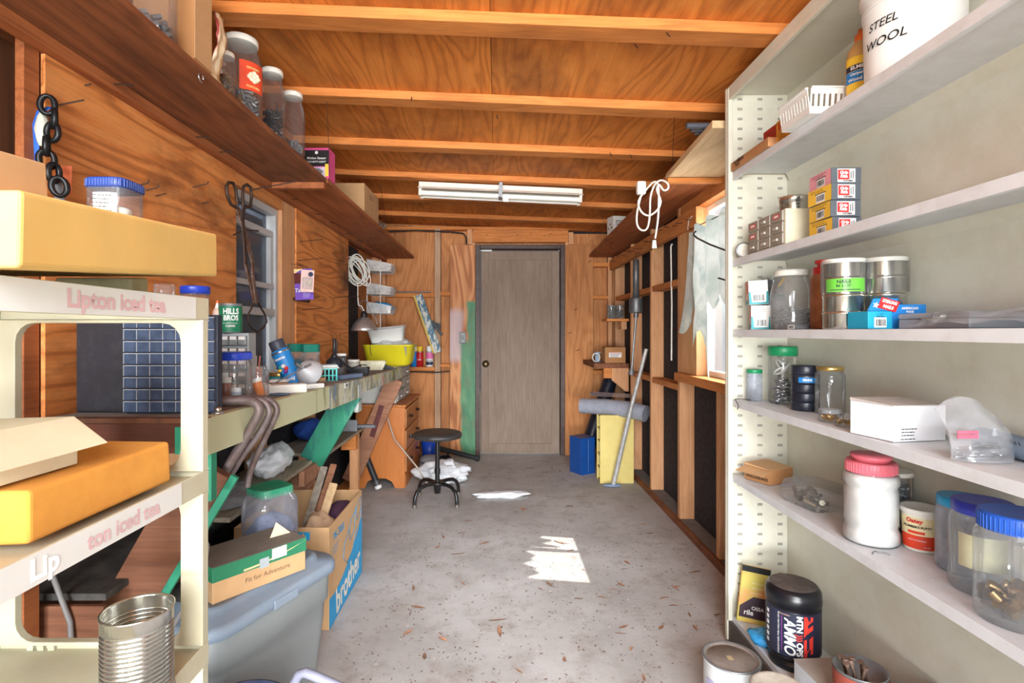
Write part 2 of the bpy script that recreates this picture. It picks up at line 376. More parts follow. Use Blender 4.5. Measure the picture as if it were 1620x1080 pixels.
# window 1: white metal window with two rails
wi = setting('window_1')
wm = M('chalky window metal', (186, 188, 190), .5, .1, grime=(130, 124, 116), gamt=.4)
y0, y1, z0, z1 = 2.295, 2.785, .97, 1.848
fr = MB().box(-1.2, -1.135, y0, y0+.03, z0, z1).box(-1.2, -1.135, y1-.03, y1, z0, z1).box(-1.2, -1.135, y0+.031, y1-.031, z1-.035, z1).box(-1.2, -1.13, y0+.031, y1-.031, z0, z0+.03)
obj('window_frame', fr, wm, wi, bevel=.002)
for z, h, d in ((1.70, .032, 0), (1.435, .026, .004), (1.30, .036, .01)):
    obj('sash_rail', MB().box(-1.185, -1.145+d, y0+.032, y1-.032, z, z+h), wm, wi, bevel=.002)
obj('sash_stile', MB().box(-1.18, -1.146, y1-.062, y1-.032, 1.337, 1.699), wm, wi)
obj('sash_stile', MB().box(-1.18, -1.146, y0+.032, y0+.058, 1.337, 1.699), wm, wi)
pane_m = clear('dusty window pane', (190, 200, 212), haze=.28, hazec=(120, 128, 140), gloss=.08)
for za, zb in ((1.734, 1.812), (1.462, 1.699), (1.337, 1.434), (1.001, 1.299)):
    obj('pane', MB().box(-1.172, -1.169, y0+.059, y1-.063, za, zb), pane_m, wi)
obj('window_backing', MB().box(-1.62, -1.6, .5, 4.8, -.1, 2.6), M('grey backing board', (168, 176, 188), .9, var=.2, scale=4), kind='structure')  # backing panel added outside so bright sky does not fill the panes

# right wall
XR = 1.148
wr = setting('wall_right')
for y0, y1, z0, z1 in ((-.7, 2.445, 0, 2.21), (2.446, 3.084, 0, .93), (3.085, 5.4, 0, 2.21), (2.446, 3.084, 1.935, 2.21)):
    obj('sheathing_panel', MB().box(1.241, 1.256, y0, y1, z0, z1), tar, wr)
for y, z0, z1 in ((4.587, .045, 2.17), (3.992, .045, 2.17), (3.372, .045, 2.17), (2.772, .045, .9145), (2.4, .045, 2.15), (1.6, .045, 2.15), (.8, .045, 2.15), (5.21, .045, 2.15)):
    obj('stud', MB().box(XR, 1.2405, y, y+.04, z0, z1), lum_z, wr, bevel=.002)
for (a, bb) in ((3.413, 3.991), (4.033, 4.586), (4.628, 5.209)):
    obj('blocking', MB().box(XR+.004, 1.2405, a, bb, .845, .883), lum_y, wr, bevel=.002)
    obj('blocking', MB().box(XR+.004, 1.2405, a, bb, 1.516, 1.556), lum_y, wr, bevel=.002)
obj('bottom_plate', MB().box(1.152, 1.2405, -.7, 5.29, 0, .044), dustc, wr)
obj('plate_lip', MB().box(1.132, 1.151, 2.2, 5.2, 0, .046), old_y, wr, bevel=.002)
obj('top_plate', MB().box(1.15, 1.2405, -.7, 5.3, 2.152, 2.2), lum_y, wr)
obj('ledger', MB().box(1.108, XR-.0005, 2.99, 5.28, 1.822, 1.918), lum_y, wr, bevel=.002)
obj('window_header', MB().box(1.150, 1.2405, 2.441, 3.371, 1.936, 2.03), lum_y, wr, bevel=.002)
obj('window_jamb', MB().box(1.146, 1.2405, 3.086, 3.37, .967, 1.935), wood('pale jamb lumber', (186, 130, 80), (216, 164, 112), (226, 184, 136), 'z', 4, 1.5), wr, bevel=.002)
obj('window_jamb', MB().box(1.146, 1.2405, 2.4405, 2.452, .967, 1.935), lum_z, wr)
obj('window_stool', MB().box(1.112, 1.2405, 2.36, 3.371, .915, .966), lum_y, wr, bevel=.003)
w2 = setting('window_2')
obj('sash_frame', MB().box(1.205, 1.236, 3.05, 3.084, .968, 1.934).box(1.205, 1.236, 2.454, 2.48, .968, 1.934).box(1.205, 1.236, 2.481, 3.049, 1.905, 1.934).box(1.205, 1.236, 2.481, 3.049, .968, 1.0), M('white sash paint', (224, 224, 220), .5, grime=(150, 130, 110), gamt=.3), w2)
obj('pane', MB().box(1.219, 1.222, 2.481, 3.049, 1.001, 1.904), clear('window glass', (248, 250, 252), haze=.05), w2)

# back wall with the door
YB = 5.3
wb = setting('wall_back')
for x0, x1, z0, z1 in ((-1.24, -.585, 0, 2.3), (-.584, -.246, 0, 2.3), (-.245, .705, 2.075, 2.3), (.706, 1.26, 0, 2.2)):
    obj('plywood_panel', MB().box(x0, x1, 5.392, 5.405, z0, z1), ply_z, wb)
old_z = wood('greyed stud', (140, 106, 80), (176, 138, 106), (200, 168, 136), 'z', 4, 1.6)
obj('stud', MB().box(-.612, -.556, YB-.005, 5.391, .0, 2.24), old_z, wb, bevel=.002)
for x in (-1.14, -.25, .672, 1.1):
    obj('stud', MB().box(x, x+.038, YB+.013, 5.391, .0, 2.2), lum_z, wb, bevel=.002)
obj('header', MB().box(-.24, .705, YB-.006, 5.34, 2.1, 2.222), lum_x, wb, bevel=.002)
obj('cripple', MB().box(-.29, -.245, YB, 5.391, 2.08, 2.24), lum_z, wb)
obj('cripple', MB().box(.71, .755, YB, 5.391, 2.08, 2.2), lum_z, wb)
obj('top_plate', MB().box(-1.1, 1.14, YB-.002, 5.391, 2.224, 2.254), lum_x, wb, bevel=.002)
obj('blocking', MB().box(-1.1, -.613, YB, 5.391, 1.56, 1.6), lum_x, wb, bevel=.002)
obj('blocking', MB().box(-1.1, -.613, YB-.02, 5.391, .835, .872), lum_x, wb, bevel=.002)
obj('blocking', MB().box(-.555, -.463, YB, 5.391, 1.575, 1.615), lum_x, wb, bevel=.002)
obj('blocking', MB().box(-.555, -.463, YB, 5.391, .87, .9), lum_x, wb, bevel=.002)
obj('blocking', MB().box(.95, 1.1, YB, 5.391, 1.54, 1.575), lum_x, wb, bevel=.002)
obj('blocking', MB().box(.95, 1.13, YB-.002, 5.391, 1.86, 1.9), lum_x, wb, bevel=.002)
obj('blocking', MB().box(.95, 1.1, YB, 5.391, .8, .84), lum_x, wb, bevel=.002)
for x0, x1, z0, z1 in ((-1.28, -.2, 0, 2.36), (.66, 1.3, 0, 2.3), (-.199, .659, 2.076, 2.3)):
    obj('rear_light_seal', MB().box(x0, x1, 5.41, 5.43, z0, z1), tar, wb)  # unseen panels added behind the wall to close gaps that leaked sky light
# the panel left of the door, smeared with green and lilac paint
m, t, b = nodes('painted plywood by the door'); b.inputs['Roughness'].default_value = .6
src = ply_z.node_tree
v = coords(t, (1, 1, .16), rnd=False); nz = N(t, 'ShaderNodeTexNoise', i_Scale=4, i_Detail=3, i_Distortion=.6); t.links.new(v, nz.inputs['Vector'])
ml = N(t, 'ShaderNodeMath', operation='MULTIPLY'); ml.inputs[1].default_value = 50; t.links.new(nz.outputs['Fac'], ml.inputs[0])
sn = N(t, 'ShaderNodeMath', operation='SINE'); t.links.new(ml.outputs[0], sn.inputs[0])
mr = N(t, 'ShaderNodeMapRange'); mr.inputs['From Min'].default_value = -1; t.links.new(sn.outputs[0], mr.inputs['Value'])
basec = ramp(t, mr.outputs[0], [(0, lin((164, 98, 50))), (.5, lin((192, 122, 68))), (1, lin((210, 148, 94)))])
tc = N(t, 'ShaderNodeTexCoord'); sx = N(t, 'ShaderNodeSeparateXYZ'); t.links.new(tc.outputs['Object'], sx.inputs[0])
wob = N(t, 'ShaderNodeTexNoise', i_Scale=14, i_Detail=6); t.links.new(coords(t, (1, 1, .35), rnd=False), wob.inputs['Vector'])
def edge(axis, lo, hi, wv=.03, soft=.012):
    a = N(t, 'ShaderNodeMath', operation='MULTIPLY_ADD'); a.inputs[1].default_value = wv*2; a.inputs[2].default_value = -wv; t.links.new(wob.outputs['Fac'], a.inputs[0])
    s_ = N(t, 'ShaderNodeMath', operation='ADD'); t.links.new(sx.outputs[axis], s_.inputs[0]); t.links.new(a.outputs[0], s_.inputs[1])
    r1 = N(t, 'ShaderNodeMapRange'); r1.inputs['From Min'].default_value = lo-soft; r1.inputs['From Max'].default_value = lo+soft; t.links.new(s_.outputs[0], r1.inputs['Value'])
    r2 = N(t, 'ShaderNodeMapRange'); r2.inputs['From Min'].default_value = hi+soft; r2.inputs['From Max'].default_value = hi-soft; t.links.new(s_.outputs[0], r2.inputs['Value'])
    q = N(t, 'ShaderNodeMath', operation='MULTIPLY'); t.links.new(r1.outputs[0], q.inputs[0]); t.links.new(r2.outputs[0], q.inputs[1]); return q.outputs[0]
def both(a, c, op='MULTIPLY'):
    q = N(t, 'ShaderNodeMath', operation=op); t.links.new(a, q.inputs[0]); t.links.new(c, q.inputs[1]); return q.outputs[0]
gz = both(both(edge(0, -.355, 1), edge(2, -1, 1.13, .06, .04)), both(edge(0, -.29, 1), edge(2, -1, 1.52)), 'MAXIMUM')
lz = both(edge(0, -1, -.335, .05, .03), edge(2, .93, 1.43, .04, .04))
gcol = ramp(t, wob.outputs['Fac'], [(.3, lin((62, 118, 90))), (.55, lin((34, 142, 104))), (.75, lin((96, 150, 116)))])
lf = N(t, 'ShaderNodeMath', operation='MULTIPLY'); lf.inputs[1].default_value = .75; t.links.new(lz, lf.inputs[0])
gf = N(t, 'ShaderNodeMath', operation='MULTIPLY'); gf.inputs[1].default_value = .88; t.links.new(gz, gf.inputs[0])
c = mix(t, lf.outputs[0], basec, lin((196, 182, 188)))
c = mix(t, gf.outputs[0], c, gcol); t.links.new(c, b.inputs['Base Color'])
obj('painted_panel', MB().box(-.461, -.212, YB-.014, YB, 0.002, 2.072), m, wb, bevel=.001)
obj('plywood_panel', MB().box(.672, .948, YB-.014, YB, .002, 2.072), ply_z, wb, bevel=.001)
# door
dr = setting('door_1')
dm = wood('weathered door ply', (112, 92, 76), (138, 118, 102), (160, 142, 126), 'z', rings=3, size=1.6, fine=.5, contrast=.5, stain=(112, 90, 70), samt=.35)
frm = M('dark door frame', (66, 42, 34), .5, var=.25, grime=(120, 100, 90), gamt=.25)
obj('door_frame', MB().box(-.211, -.166, YB-.02, 5.39, 0, 2.074), frm, dr, bevel=.003)
obj('door_frame', MB().box(.628, .671, YB-.02, 5.39, 0, 2.074), frm, dr, bevel=.003)
obj('door_frame', MB().box(-.165, .627, YB-.02, 5.39, 2.034, 2.074), frm, dr, bevel=.003)
obj('door_frame', MB().box(-.165, -.152, 5.375, 5.39, .02, 2.03).box(.615, .627, 5.375, 5.39, .02, 2.03).box(-.05, .614, 5.375, 5.39, 2.005, 2.033), frm, dr)
dx0, dx1 = -.155, .622
slab = MB().box(dx0, dx1, 5.345, 5.37, .012, 2.018)
obj('door_slab', slab, dm, dr)
for x0, x1, z0, z1 in ((dx0, -.083, .012, 2.018), (.545, dx1, .012, 2.018), (-.0825, .5445, 1.93, 2.018), (-.0825, .5445, .012, .108)):
    obj('door_stile' if z1-z0 > 1 else 'door_rail', MB().box(x0, x1, 5.333, 5.3449, z0, z1), dm, dr, bevel=.002)
kn = obj('door_knob', MB().lathe([(0, .05), (.012, .052), (.026, .046), (.03, .03), (.02, .016), (.034, .012), (.036, .0), (0, 0)], 20).xf(Matrix.Translation((-.11, 5.3325, .9))@Matrix.Rotation(PI/2, 4, 'X')), M('tarnished brass', (96, 80, 56), .4, .8), dr)
# switch on the painted panel, black cable on the wall
sw = thing('light_switch', 'dark plastic switch plate on the green smeared panel beside the door', 'switch', (-.336, YB-.0145, 1.16))
obj('plate', MB().box(-.032, .032, -.008, 0, -.055, .055), blackm, sw, bevel=.003)
obj('toggle', MB().box(-.005, .005, -.018, -.008, -.012, .012), black, sw)
for q in (-.035, .035): obj('screw', MB().cyl((0, -.0095, q), (0, -.008, q), .004, n=8), steel_d, sw)
cb = [(-1.05, 5.25, 2.2), (-.8, 5.28, 2.215), (-.45, 5.285, 2.2), (-.33, 5.28, 2.185), (-.30, 5.28, 2.14), (-.3, 5.28, 2.075)]
tag(obj('cable', MB().tube(cb, .007, 6), cord_b), 'black cable stapled along the top of the back wall', 'cable')
tag(obj('cable', MB().tube([(-1.0, 5.275, .82), (-.8, 5.272, .825), (-.62, 5.272, .818), (-.5, 5.285, .826), (-.465, 5.283, .83)], .006, 6), cord_b), 'black cable running under the ledge of spray cans', 'cable')

# nails and hooks left in the walls
def nail(par, p, d, L=.09, r=.0022, hook=0):
    p = Vector(p); d = Vector(d).normalized(); pts = [p, p+d*L]
    if hook: pts += [p+d*(L+.006)+Vector((0, 0, hook*.5)), p+d*(L+.004)+Vector((0, 0, hook))]
    return obj('nail', MB().tube(pts, r, 5), iron, par)
for px, py, L, hk in ((93,166,.11,0),(215,294,.06,.012),(231,301,.06,.012),(246,310,.06,0),(305,296,.09,.01),(319,322,.05,0),(222,158,.05,0),(258,182,.04,0),(283,197,.04,0),(303,217,.05,0),(344,236,.06,0),(362,246,.07,0),(134,135,.03,0)):
    nail(wl, PX(px, py, WLX+.011), (1, .15, .28), L*.55, hook=hk)
nail(wl, PX(398, 300, WLX+.006), (1, .1, .22), .2, .003)
for px, py, L in ((471,412,.14),(487,471,.07),(478,490,.12),(474,382,.13),(527,471,.1),(550,470,.1)):
    nail(wl, PX(px, py, WLX+.011), (1, .05, .1), L, .002)
for k in range(16):
    nail(wr, (1.108, 3.08+k*.125+random.uniform(-.03, .03), 1.85+random.uniform(0, .05)), (-1, -.1, random.uniform(-.1, .2)), random.uniform(.03, .06))
for k in range(10):
    nail(wl, (-1.08, 1.5+k*.34+random.uniform(-.1, .1), 1.92), (1, 0, random.uniform(-.2, .1)), random.uniform(.03, .06))
for x, y, z in ((.55, 1.742, 2.19), (.47, 1.83, 2.2), (.0, 2.43, 2.2), (-.37, 2.335, 2.24), (.62, 2.94, 2.2), (.73, 2.94, 2.19)):
    nail(ce, (x, y, z), (.05, -.6, -.6), .04)
for x, z in ((.2, 2.17), (.33, 2.18), (.46, 2.16), (.52, 2.18), (-.1, 2.17)): nail(wb, (x, YB-.006, z), (.3, -1, .1), .035)
for x, z in ((.76, 1.43), (.78, 1.03), (.9, 1.9), (.7, 1.2)): nail(wb, (x, YB-.014, z), (.5, -1, .3), .06)
# ------------------------------------------------------------------ big furniture
def board(name, label, cat, pts8, m, bevel=.002, group=None):
    return tag(obj(name, MB().hexa(pts8), m, bevel=bevel), label, cat, group)
# long shelf high on the left wall: two boards end to end, a batten under the joint
hs = thing('wall_shelf', 'long dark board shelf high along the left wall', 'shelf', (0, 0, 0))
obj('board', MB().box(-1.21, -.822, .35, 2.59, 1.9385, 1.9605), old_y, hs, bevel=.002)
obj('board', MB().box(-1.21, -.816, 2.592, 5.28, 1.9385, 1.9605), red_y, hs, bevel=.002)
obj('batten', MB().box(-1.079, -.83, 2.575, 2.61, 1.908, 1.938), red_y, hs, bevel=.002)
obj('screw_eye', MB().tube([(-.826, 1.5+.012*math.cos(a*.6), 1.93+.012*math.sin(a*.6)) for a in range(10)], .002, 5), steel, hs)
SZ = 1.961
# shelf high on the right wall, drooping a little to the back
rs = thing('wall_shelf', 'two board shelf high along the right wall above the window', 'shelf', (0, 0, 0))
def rb(y0, y1, x0a, x0b, za, zb, m, t=.022):
    return obj('board', MB().hexa([(x0a,y0,za),(1.2,y0,za),(1.2,y1,zb),(x0b,y1,zb),(x0a,y0,za+t),(1.2,y0,za+t),(1.2,y1,zb+t),(x0b,y1,zb+t)]), m, rs, bevel=.002)
rb(2.15, 2.79, .862, .877, 2.036, 2.009, pale_y, .03); rb(2.792, 5.28, .876, .905, 2.009, 1.95, red_y)
obj('batten', MB().box(.874, 1.2, 2.745, 2.785, 1.984, 2.0075), lum_x, rs, bevel=.002)
def rsz(y): return (2.036-.0422*(y-2.15)+.0315) if y < 2.79 else (2.009-.0237*(y-2.79)+.0225)

# white steel shelving unit on the right
u = thing('shelving_unit', 'white enamelled steel shelving unit full of jars along the right wall', 'shelving')
FX, BX, UY0, UY1 = .915, 1.136, .30, 2.10
LV = [1.837, 1.5, 1.227, .958, .667, .118]
obj('back_panel', MB().box(1.136, 1.1375, UY0, 2.114, .02, 2.17), white_enamel, u)
for y0, y1 in ((UY1+.001, UY1+.014), (UY0-.014, UY0-.001)):
    obj('side_panel', MB().box(.9, 1.1355, y0, y1, .02, 2.17), white_enamel, u)
obj('post', MB().box(.898, .916, UY1-.002, UY1+.0145, .02, 2.17).box(.8985, .9145, UY1-.016, UY1-.0025, .1, 2.165), white_enamel, u, bevel=.0015)
obj('post', MB().box(.898, .916, UY0-.0145, UY0+.002, .02, 2.17), white_enamel, u, bevel=.0015)
obj('top', MB().box(.9, 1.1355, UY0, UY1-.003, 2.145, 2.17).box(.9, .913, UY0, UY1-.003, 2.12, 2.1445), white_enamel, u, bevel=.001)
obj('kick_plate', MB().box(.905, .917, UY0, UY1, 0.001, .098), M('dark kick plate', (84, 78, 74), .6, var=.2), u)
for z in LV:
    s_ = MB().box(FX, 1.135, UY0+.001, UY1-.0165, z-.004, z).box(FX-.001, FX+.002, UY0+.001, UY1-.0165, z-.026, z+.0005).box(FX+.0025, FX+.014, UY0+.001, UY1-.0165, z-.026, z-.0245)
    obj('shelf', s_, white_edge, u, bevel=.0006)
    if z > .2: obj('flange', MB().prism([(1.1355, UY0, z-.004), (1.118, UY0, z-.004), (1.1355, UY0, z-.034)], (0, UY1-.02-UY0, 0)), white_enamel, u)
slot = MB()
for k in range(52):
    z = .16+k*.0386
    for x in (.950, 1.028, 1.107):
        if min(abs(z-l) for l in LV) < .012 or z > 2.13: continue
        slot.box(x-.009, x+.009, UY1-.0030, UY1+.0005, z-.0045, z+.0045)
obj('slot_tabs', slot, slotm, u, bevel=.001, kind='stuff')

# ivory plastic rack in front on the left
rk = thing('plastic_rack', 'ivory plastic display rack with faded lettering holding foam slabs', 'rack')
RX0, RX1, RY0, RY1 = -.952, -.552, .43, 1.03
TZ = [1.285, .958, .63, .30]
for z in TZ:
    h = .041
    obj('shelf', MB().box(RX0+.005, RX1-.004, RY0, RY1, z-.018, z-.012), ivory, rk)
    obj('rim', MB().box(RX0, RX0+.005, RY0, RY1, z-h, z), ivory, rk)
    obj('rim', MB().box(RX0+.0055, RX1-.0045, RY1-.006, RY1, z-h, z), ivory, rk, bevel=.001)
    obj('fascia', MB().box(RX1-.004, RX1, RY0-.02, RY1, z-h, z), ivory, rk, bevel=.0015)
    if z > .9: obj('label_strip', MB().box(RX1-.0005, RX1+.0008, .52 if z < 1 else .45, (RY1-.09) if z < 1 else RY1-.045, z-h+.001, z-.001), fascia, rk)
    for k in range(3): obj('notch', MB().box(-.89+k*.02, -.878+k*.02, RY1-.014, RY1-.0065, z-.012, z-.002), ivory, rk, bevel=.001)
for (za, zb) in ((TZ[1], TZ[0]-.041), (TZ[2], TZ[1]-.041), (TZ[3], TZ[2]-.041), (0, TZ[3]-.041)):
    for yy in (RY1-.02, RY0):
        W, Hh = RX1-RX0-.002, zb-za-.001; cx, cz = (RX0+RX1)/2, (za+zb)/2
        o_ = rrect(W, Hh, .0006); i_ = rrect(W-.086, Hh-.012 if za > 0 else Hh-.04, .035)
        rings = [[(cx+x, y, cz+z) for x, z in pr] for pr, y in ((o_, yy), (i_, yy+.002), (i_, yy+.018), (o_, yy+.02))]
        obj('end_frame', MB().loft(rings, closed=True), ivory, rk, bevel=.0015)
pinkt = M('faded pink print', (214, 176, 178), .5, var=.1); whitet = M('faded white print', (246, 246, 244), .4, var=.02)
text('Lipton iced tea', .034, pinkt, rk, (RX1+.001, .79, TZ[0]-.021), (0, 1, 0), bold=.0012)
text('Lip', .036, whitet, rk, (RX1+.001, .655, TZ[1]-.0215), (0, 1, 0), bold=.0014)
text('ton iced tea', .032, pinkt, rk, (RX1+.001, .80, TZ[1]-.0215), (0, 1, 0), bold=.0008)

# workbench with painted front boards, diagonal braces and a low shelf
bn = thing('workbench', 'long dusty workbench with paint smeared front along the left wall', 'workbench')
def bz(y): return 1.0438-.0258*y
def BP(px, py, dz=0):
    Y = 151.5/(py-545.93); p = P(px, py, Y); return Vector((p.x, p.y, bz(Y)+dz+.0008))
benchtop = M('dusty bench top', (138, 132, 126), .9, var=.2, scale=8, grime=(92, 84, 74), gamt=.5)
def slab(name, y0, y1, x0, x1a, x1b, t, m, dz=0, par=bn):
    a, c = bz(y0)+dz, bz(y1)+dz
    return obj(name, MB().hexa([(x0,y0,a-t),(x1a,y0,a-t),(x1b,y1,c-t),(x0,y1,c-t),(x0,y0,a),(x1a,y0,a),(x1b,y1,c),(x0,y1,c)]), m, par, bevel=.002)
slab('top', 1.33, 2.82, WLX-.0, -.7355, -.7525, .03, benchtop)
slab('top', 2.822, 4.22, WLX-.0, -.7525, -.7725, .03, benchtop)
def smear(name, base, spots):
    m, t, b = nodes(name); b.inputs['Roughness'].default_value = .6
    v = coords(t, (1, 1, .35), rnd=False); c = lin(base)
    for k, (s_, lo, cc) in enumerate(spots):
        n_ = N(t, 'ShaderNodeTexNoise', i_Scale=s_, i_Detail=5, i_Roughness=.62); n_.noise_dimensions = '4D'; n_.inputs['W'].default_value = k*3.1
        t.links.new(v, n_.inputs['Vector']); c = mix(t, ramp(t, n_.outputs['Fac'], [(lo, (0, 0, 0)), (lo+.05, (.9,)*3)]), c, lin(cc))
    t.links.new(c, b.inputs['Base Color']); return m
olive = smear('olive painted edge', (194, 196, 160), [(6, .6, (140, 146, 104)), (30, .66, (210, 206, 190)), (12, .66, (120, 112, 84))])
motley = smear('paint smeared edge', (198, 198, 172), [(9, .52, (136, 132, 104)), (14, .56, (110, 132, 148)), (18, .56, (222, 222, 214)), (9, .60, (206, 132, 124)), (26, .60, (70, 66, 54)), (10, .60, (190, 190, 110)), (40, .62, (232, 228, 214))])
def front(y0, y1, xa, xb, m, h=.092):
    a, c = bz(y0)+.001, bz(y1)+.001
    return obj('front_board', MB().hexa([(xa-.03,y0,a-h),(xa,y0,a-h),(xb,y1,c-h),(xb-.03,y1,c-h),(xa-.03,y0,a),(xa,y0,a),(xb,y1,c),(xb-.03,y1,c)]), m, bn, bevel=.002)
front(1.312, 2.30, -.7045, -.716, olive); front(2.301, 2.82, -.716, -.7215, motley, .1); front(2.822, 4.22, -.7215, -.7415, motley, .078)
obj('end_board', MB().box(-1.115, -.705, 1.305, 1.329, bz(1.31)-.085, bz(1.31)-.012), wood('red brown end board', (56, 24, 13), (92, 44, 25), (112, 60, 36), 'x', 5), bn, bevel=.002)
obj('end_strip', MB().box(-1.115, -.705, 1.303, 1.3295, bz(1.31)-.0115, bz(1.31)+.001), old_y, bn, bevel=.001)
greenp = smear('green painted plank', (40, 138, 106), [(8, .52, (34, 112, 98)), (10, .6, (44, 92, 118)), (24, .66, (72, 54, 46)), (5, .62, (96, 168, 140))])
obj('leg', MB().box(-.735, -.708, 1.332, 1.36, .80, bz(1.35)-.031), greenp, bn, bevel=.002)
obj('end_patch', MB().box(-.78, -.7045, 1.3015, 1.3045, bz(1.31)-.086, bz(1.31)-.02), greenp, bn)
def brace(y, top, bot, wd, m, th=.03, cut=None):
    p0, p1 = Vector((top[0], y, top[1])), Vector((bot[0], y, bot[1]))
    if cut is None: obj('brace', MB().beam(p0, p1, th, wd), m, bn, bevel=.002); return
    pm = p0.lerp(p1, cut); obj('brace', MB().beam(pm, p1, th, wd), plank_x, bn, bevel=.002)
    obj('painted_brace', MB().beam(p0, pm, th, wd), m, bn, bevel=.002)
brace(2.80, (-.765, .90), (-1.10, .31), .125, greenp, cut=.6)
brace(4.10, (-.775, .86), (-1.12, .08), .125, plank_x)
dark_plank = wood('dark old plank', dark=(70, 38, 24), mid=(116, 70, 46), light=(146, 98, 70), axis='x', rings=4, size=1.5)
brace(1.46, (-.78, .86), (-1.10, .30), .13, dark_plank)
obj('brace_edge', MB().beam((-.70, 1.437, .835), (-1.0, 1.437, .33), .012, .02), greenp, bn)
# red stain running down the far brace
redst = M('dark red stain', (96, 42, 40), .6, var=.2)
obj('stain', MB().beam((-.875, 4.0843, .66), (-.95, 4.0843, .42), .001, .04), redst, bn)
obj('bracket', MB().box(-.745, -.718, 2.79, 2.86, .80, .945), smear('painted bracket', (176, 180, 176), [(20, .52, (120, 124, 120)), (30, .6, (90, 120, 110))]), bn, bevel=.004)
lowm = wood('dusty low shelf', (96, 82, 66), (160, 144, 122), (186, 172, 150), 'y', rings=8, size=1.2, stain=(110, 100, 90), samt=.5)
ls = obj('low_shelf', MB().box(-1.205, -.945, 1.9, 2.75, .545, .563), lowm, bn, bevel=.002)
obj('low_shelf', MB().box(-1.205, -.905, 2.86, 3.72, .555, .573), lowm, bn, bevel=.002)
obj('low_shelf', MB().box(-1.205, -.99, 1.36, 1.88, .54, .558), M('black dusty board', (60, 58, 56), .8, var=.3, grime=(110, 104, 98), gamt=.4), bn, bevel=.002)
obj('apron', MB().box(-1.2, -.985, 1.345, 1.359, .44, .534), dark_plank, bn, bevel=.002)
obj('apron', MB().box(-.96, -.932, 2.6, 2.78, .47, .544), plank_x, bn, bevel=.002)
obj('apron', MB().box(-1.0, -.905, 3.45, 3.5, .46, .554), lum_x, bn, bevel=.002)
obj('leg', MB().box(-.96, -.905, 3.5, 3.54, .001, .554), lum_z, bn, bevel=.002)
obj('stretcher', MB().box(-1.11, -.76, 4.14, 4.16, .86, .9), lum_x, bn)

# dresser
ds = thing('dresser', 'small orange wooden chest of three drawers beyond the workbench', 'chest of drawers')
dw = wood('orange stained maple', (150, 78, 28), (192, 112, 48), (208, 132, 66), 'z', rings=2, size=1.6, rough=.4, contrast=.5, fine=.25)
dwf = wood('orange drawer front', (150, 78, 28), (192, 112, 48), (208, 132, 66), 'y', rings=2, size=1.6, rough=.4, contrast=.5, fine=.25)
DX0, DX1, DY0, DY1 = -1.10, -.718, 4.19, 4.95
obj('carcass', MB().box(DX0, DX1-.012, DY0+.02, DY1, .09, .628), dw, ds, bevel=.003)
def apron(y0, y1):
    pts = [(DX0, .0), (DX0+.07, 0), (DX0+.09, .05), (DX0+.14, .075), (DX1-.15, .075), (DX1-.1, .05), (DX1-.075, 0), (DX1, 0), (DX1, .628), (DX0, .628)]
    return MB().prism([(x, y0, z) for x, z in pts], (0, y1-y0, 0))
obj('side_panel', apron(DY0, DY0+.019), dw, ds, bevel=.002)
obj('top', MB().box(DX0-.005, DX1+.012, DY0-.012, DY1+.01, .629, .65), dw, ds, bevel=.005)
obj('base_rail', MB().box(DX1-.03, DX1+.004, DY0+.021, DY1, .0, .1), dw, ds, bevel=.003)
for k in range(3):
    z0 = .115+k*.17
    d_ = obj('drawer', MB().box(DX1-.0115, DX1+.004, DY0+.03, DY1-.02, z0, z0+.158), dwf, ds, bevel=.003)
    obj('groove', MB().box(DX1+.0042, DX1+.006, DY0+.04, DY1-.03, z0+.145, z0+.15).box(DX1+.0042, DX1+.006, DY0+.04, DY0+.045, z0+.01, z0+.145).box(DX1+.0042, DX1+.006, DY1-.035, DY1-.03, z0+.01, z0+.145), M('pale drawer moulding', (224, 176, 128), .5), d_)
    for yy in (DY0+.2, DY1-.2):
        obj('pull', MB().lathe([(0, 0), (.016, 0), (.017, .004), (.006, .006), (.006, .014), (.014, .02), (.012, .028), (0, .03)], 14).xf(Matrix.Translation((DX1+.004, yy, z0+.08))@Matrix.Rotation(PI/2, 4, 'Y')), M('dark brass pull', (52, 40, 30), .4, .7), d_)

# grey plastic drawer box on the dresser
ob = thing('drawer_box', 'grey white plastic drawer box standing on the orange dresser', 'organizer', (0, 0, 0))
obj('case', MB().box(-1.09, -.80, 4.27, 4.87, .651, .938), offwhite, ob, bevel=.004)
for k in range(3):
    for j in range(2):
        d_ = obj('drawer', MB().box(-.799, -.786, 4.285+j*.29, 4.565+j*.29, .662+k*.09, .745+k*.09), clear('cloudy drawer plastic', haze=.6, hazec=(196, 194, 186)), ob, bevel=.003)
        obj('handle', MB().box(-.785, -.775, 4.38+j*.29, 4.46+j*.29, .69+k*.09, .70+k*.09), offwhite, d_)

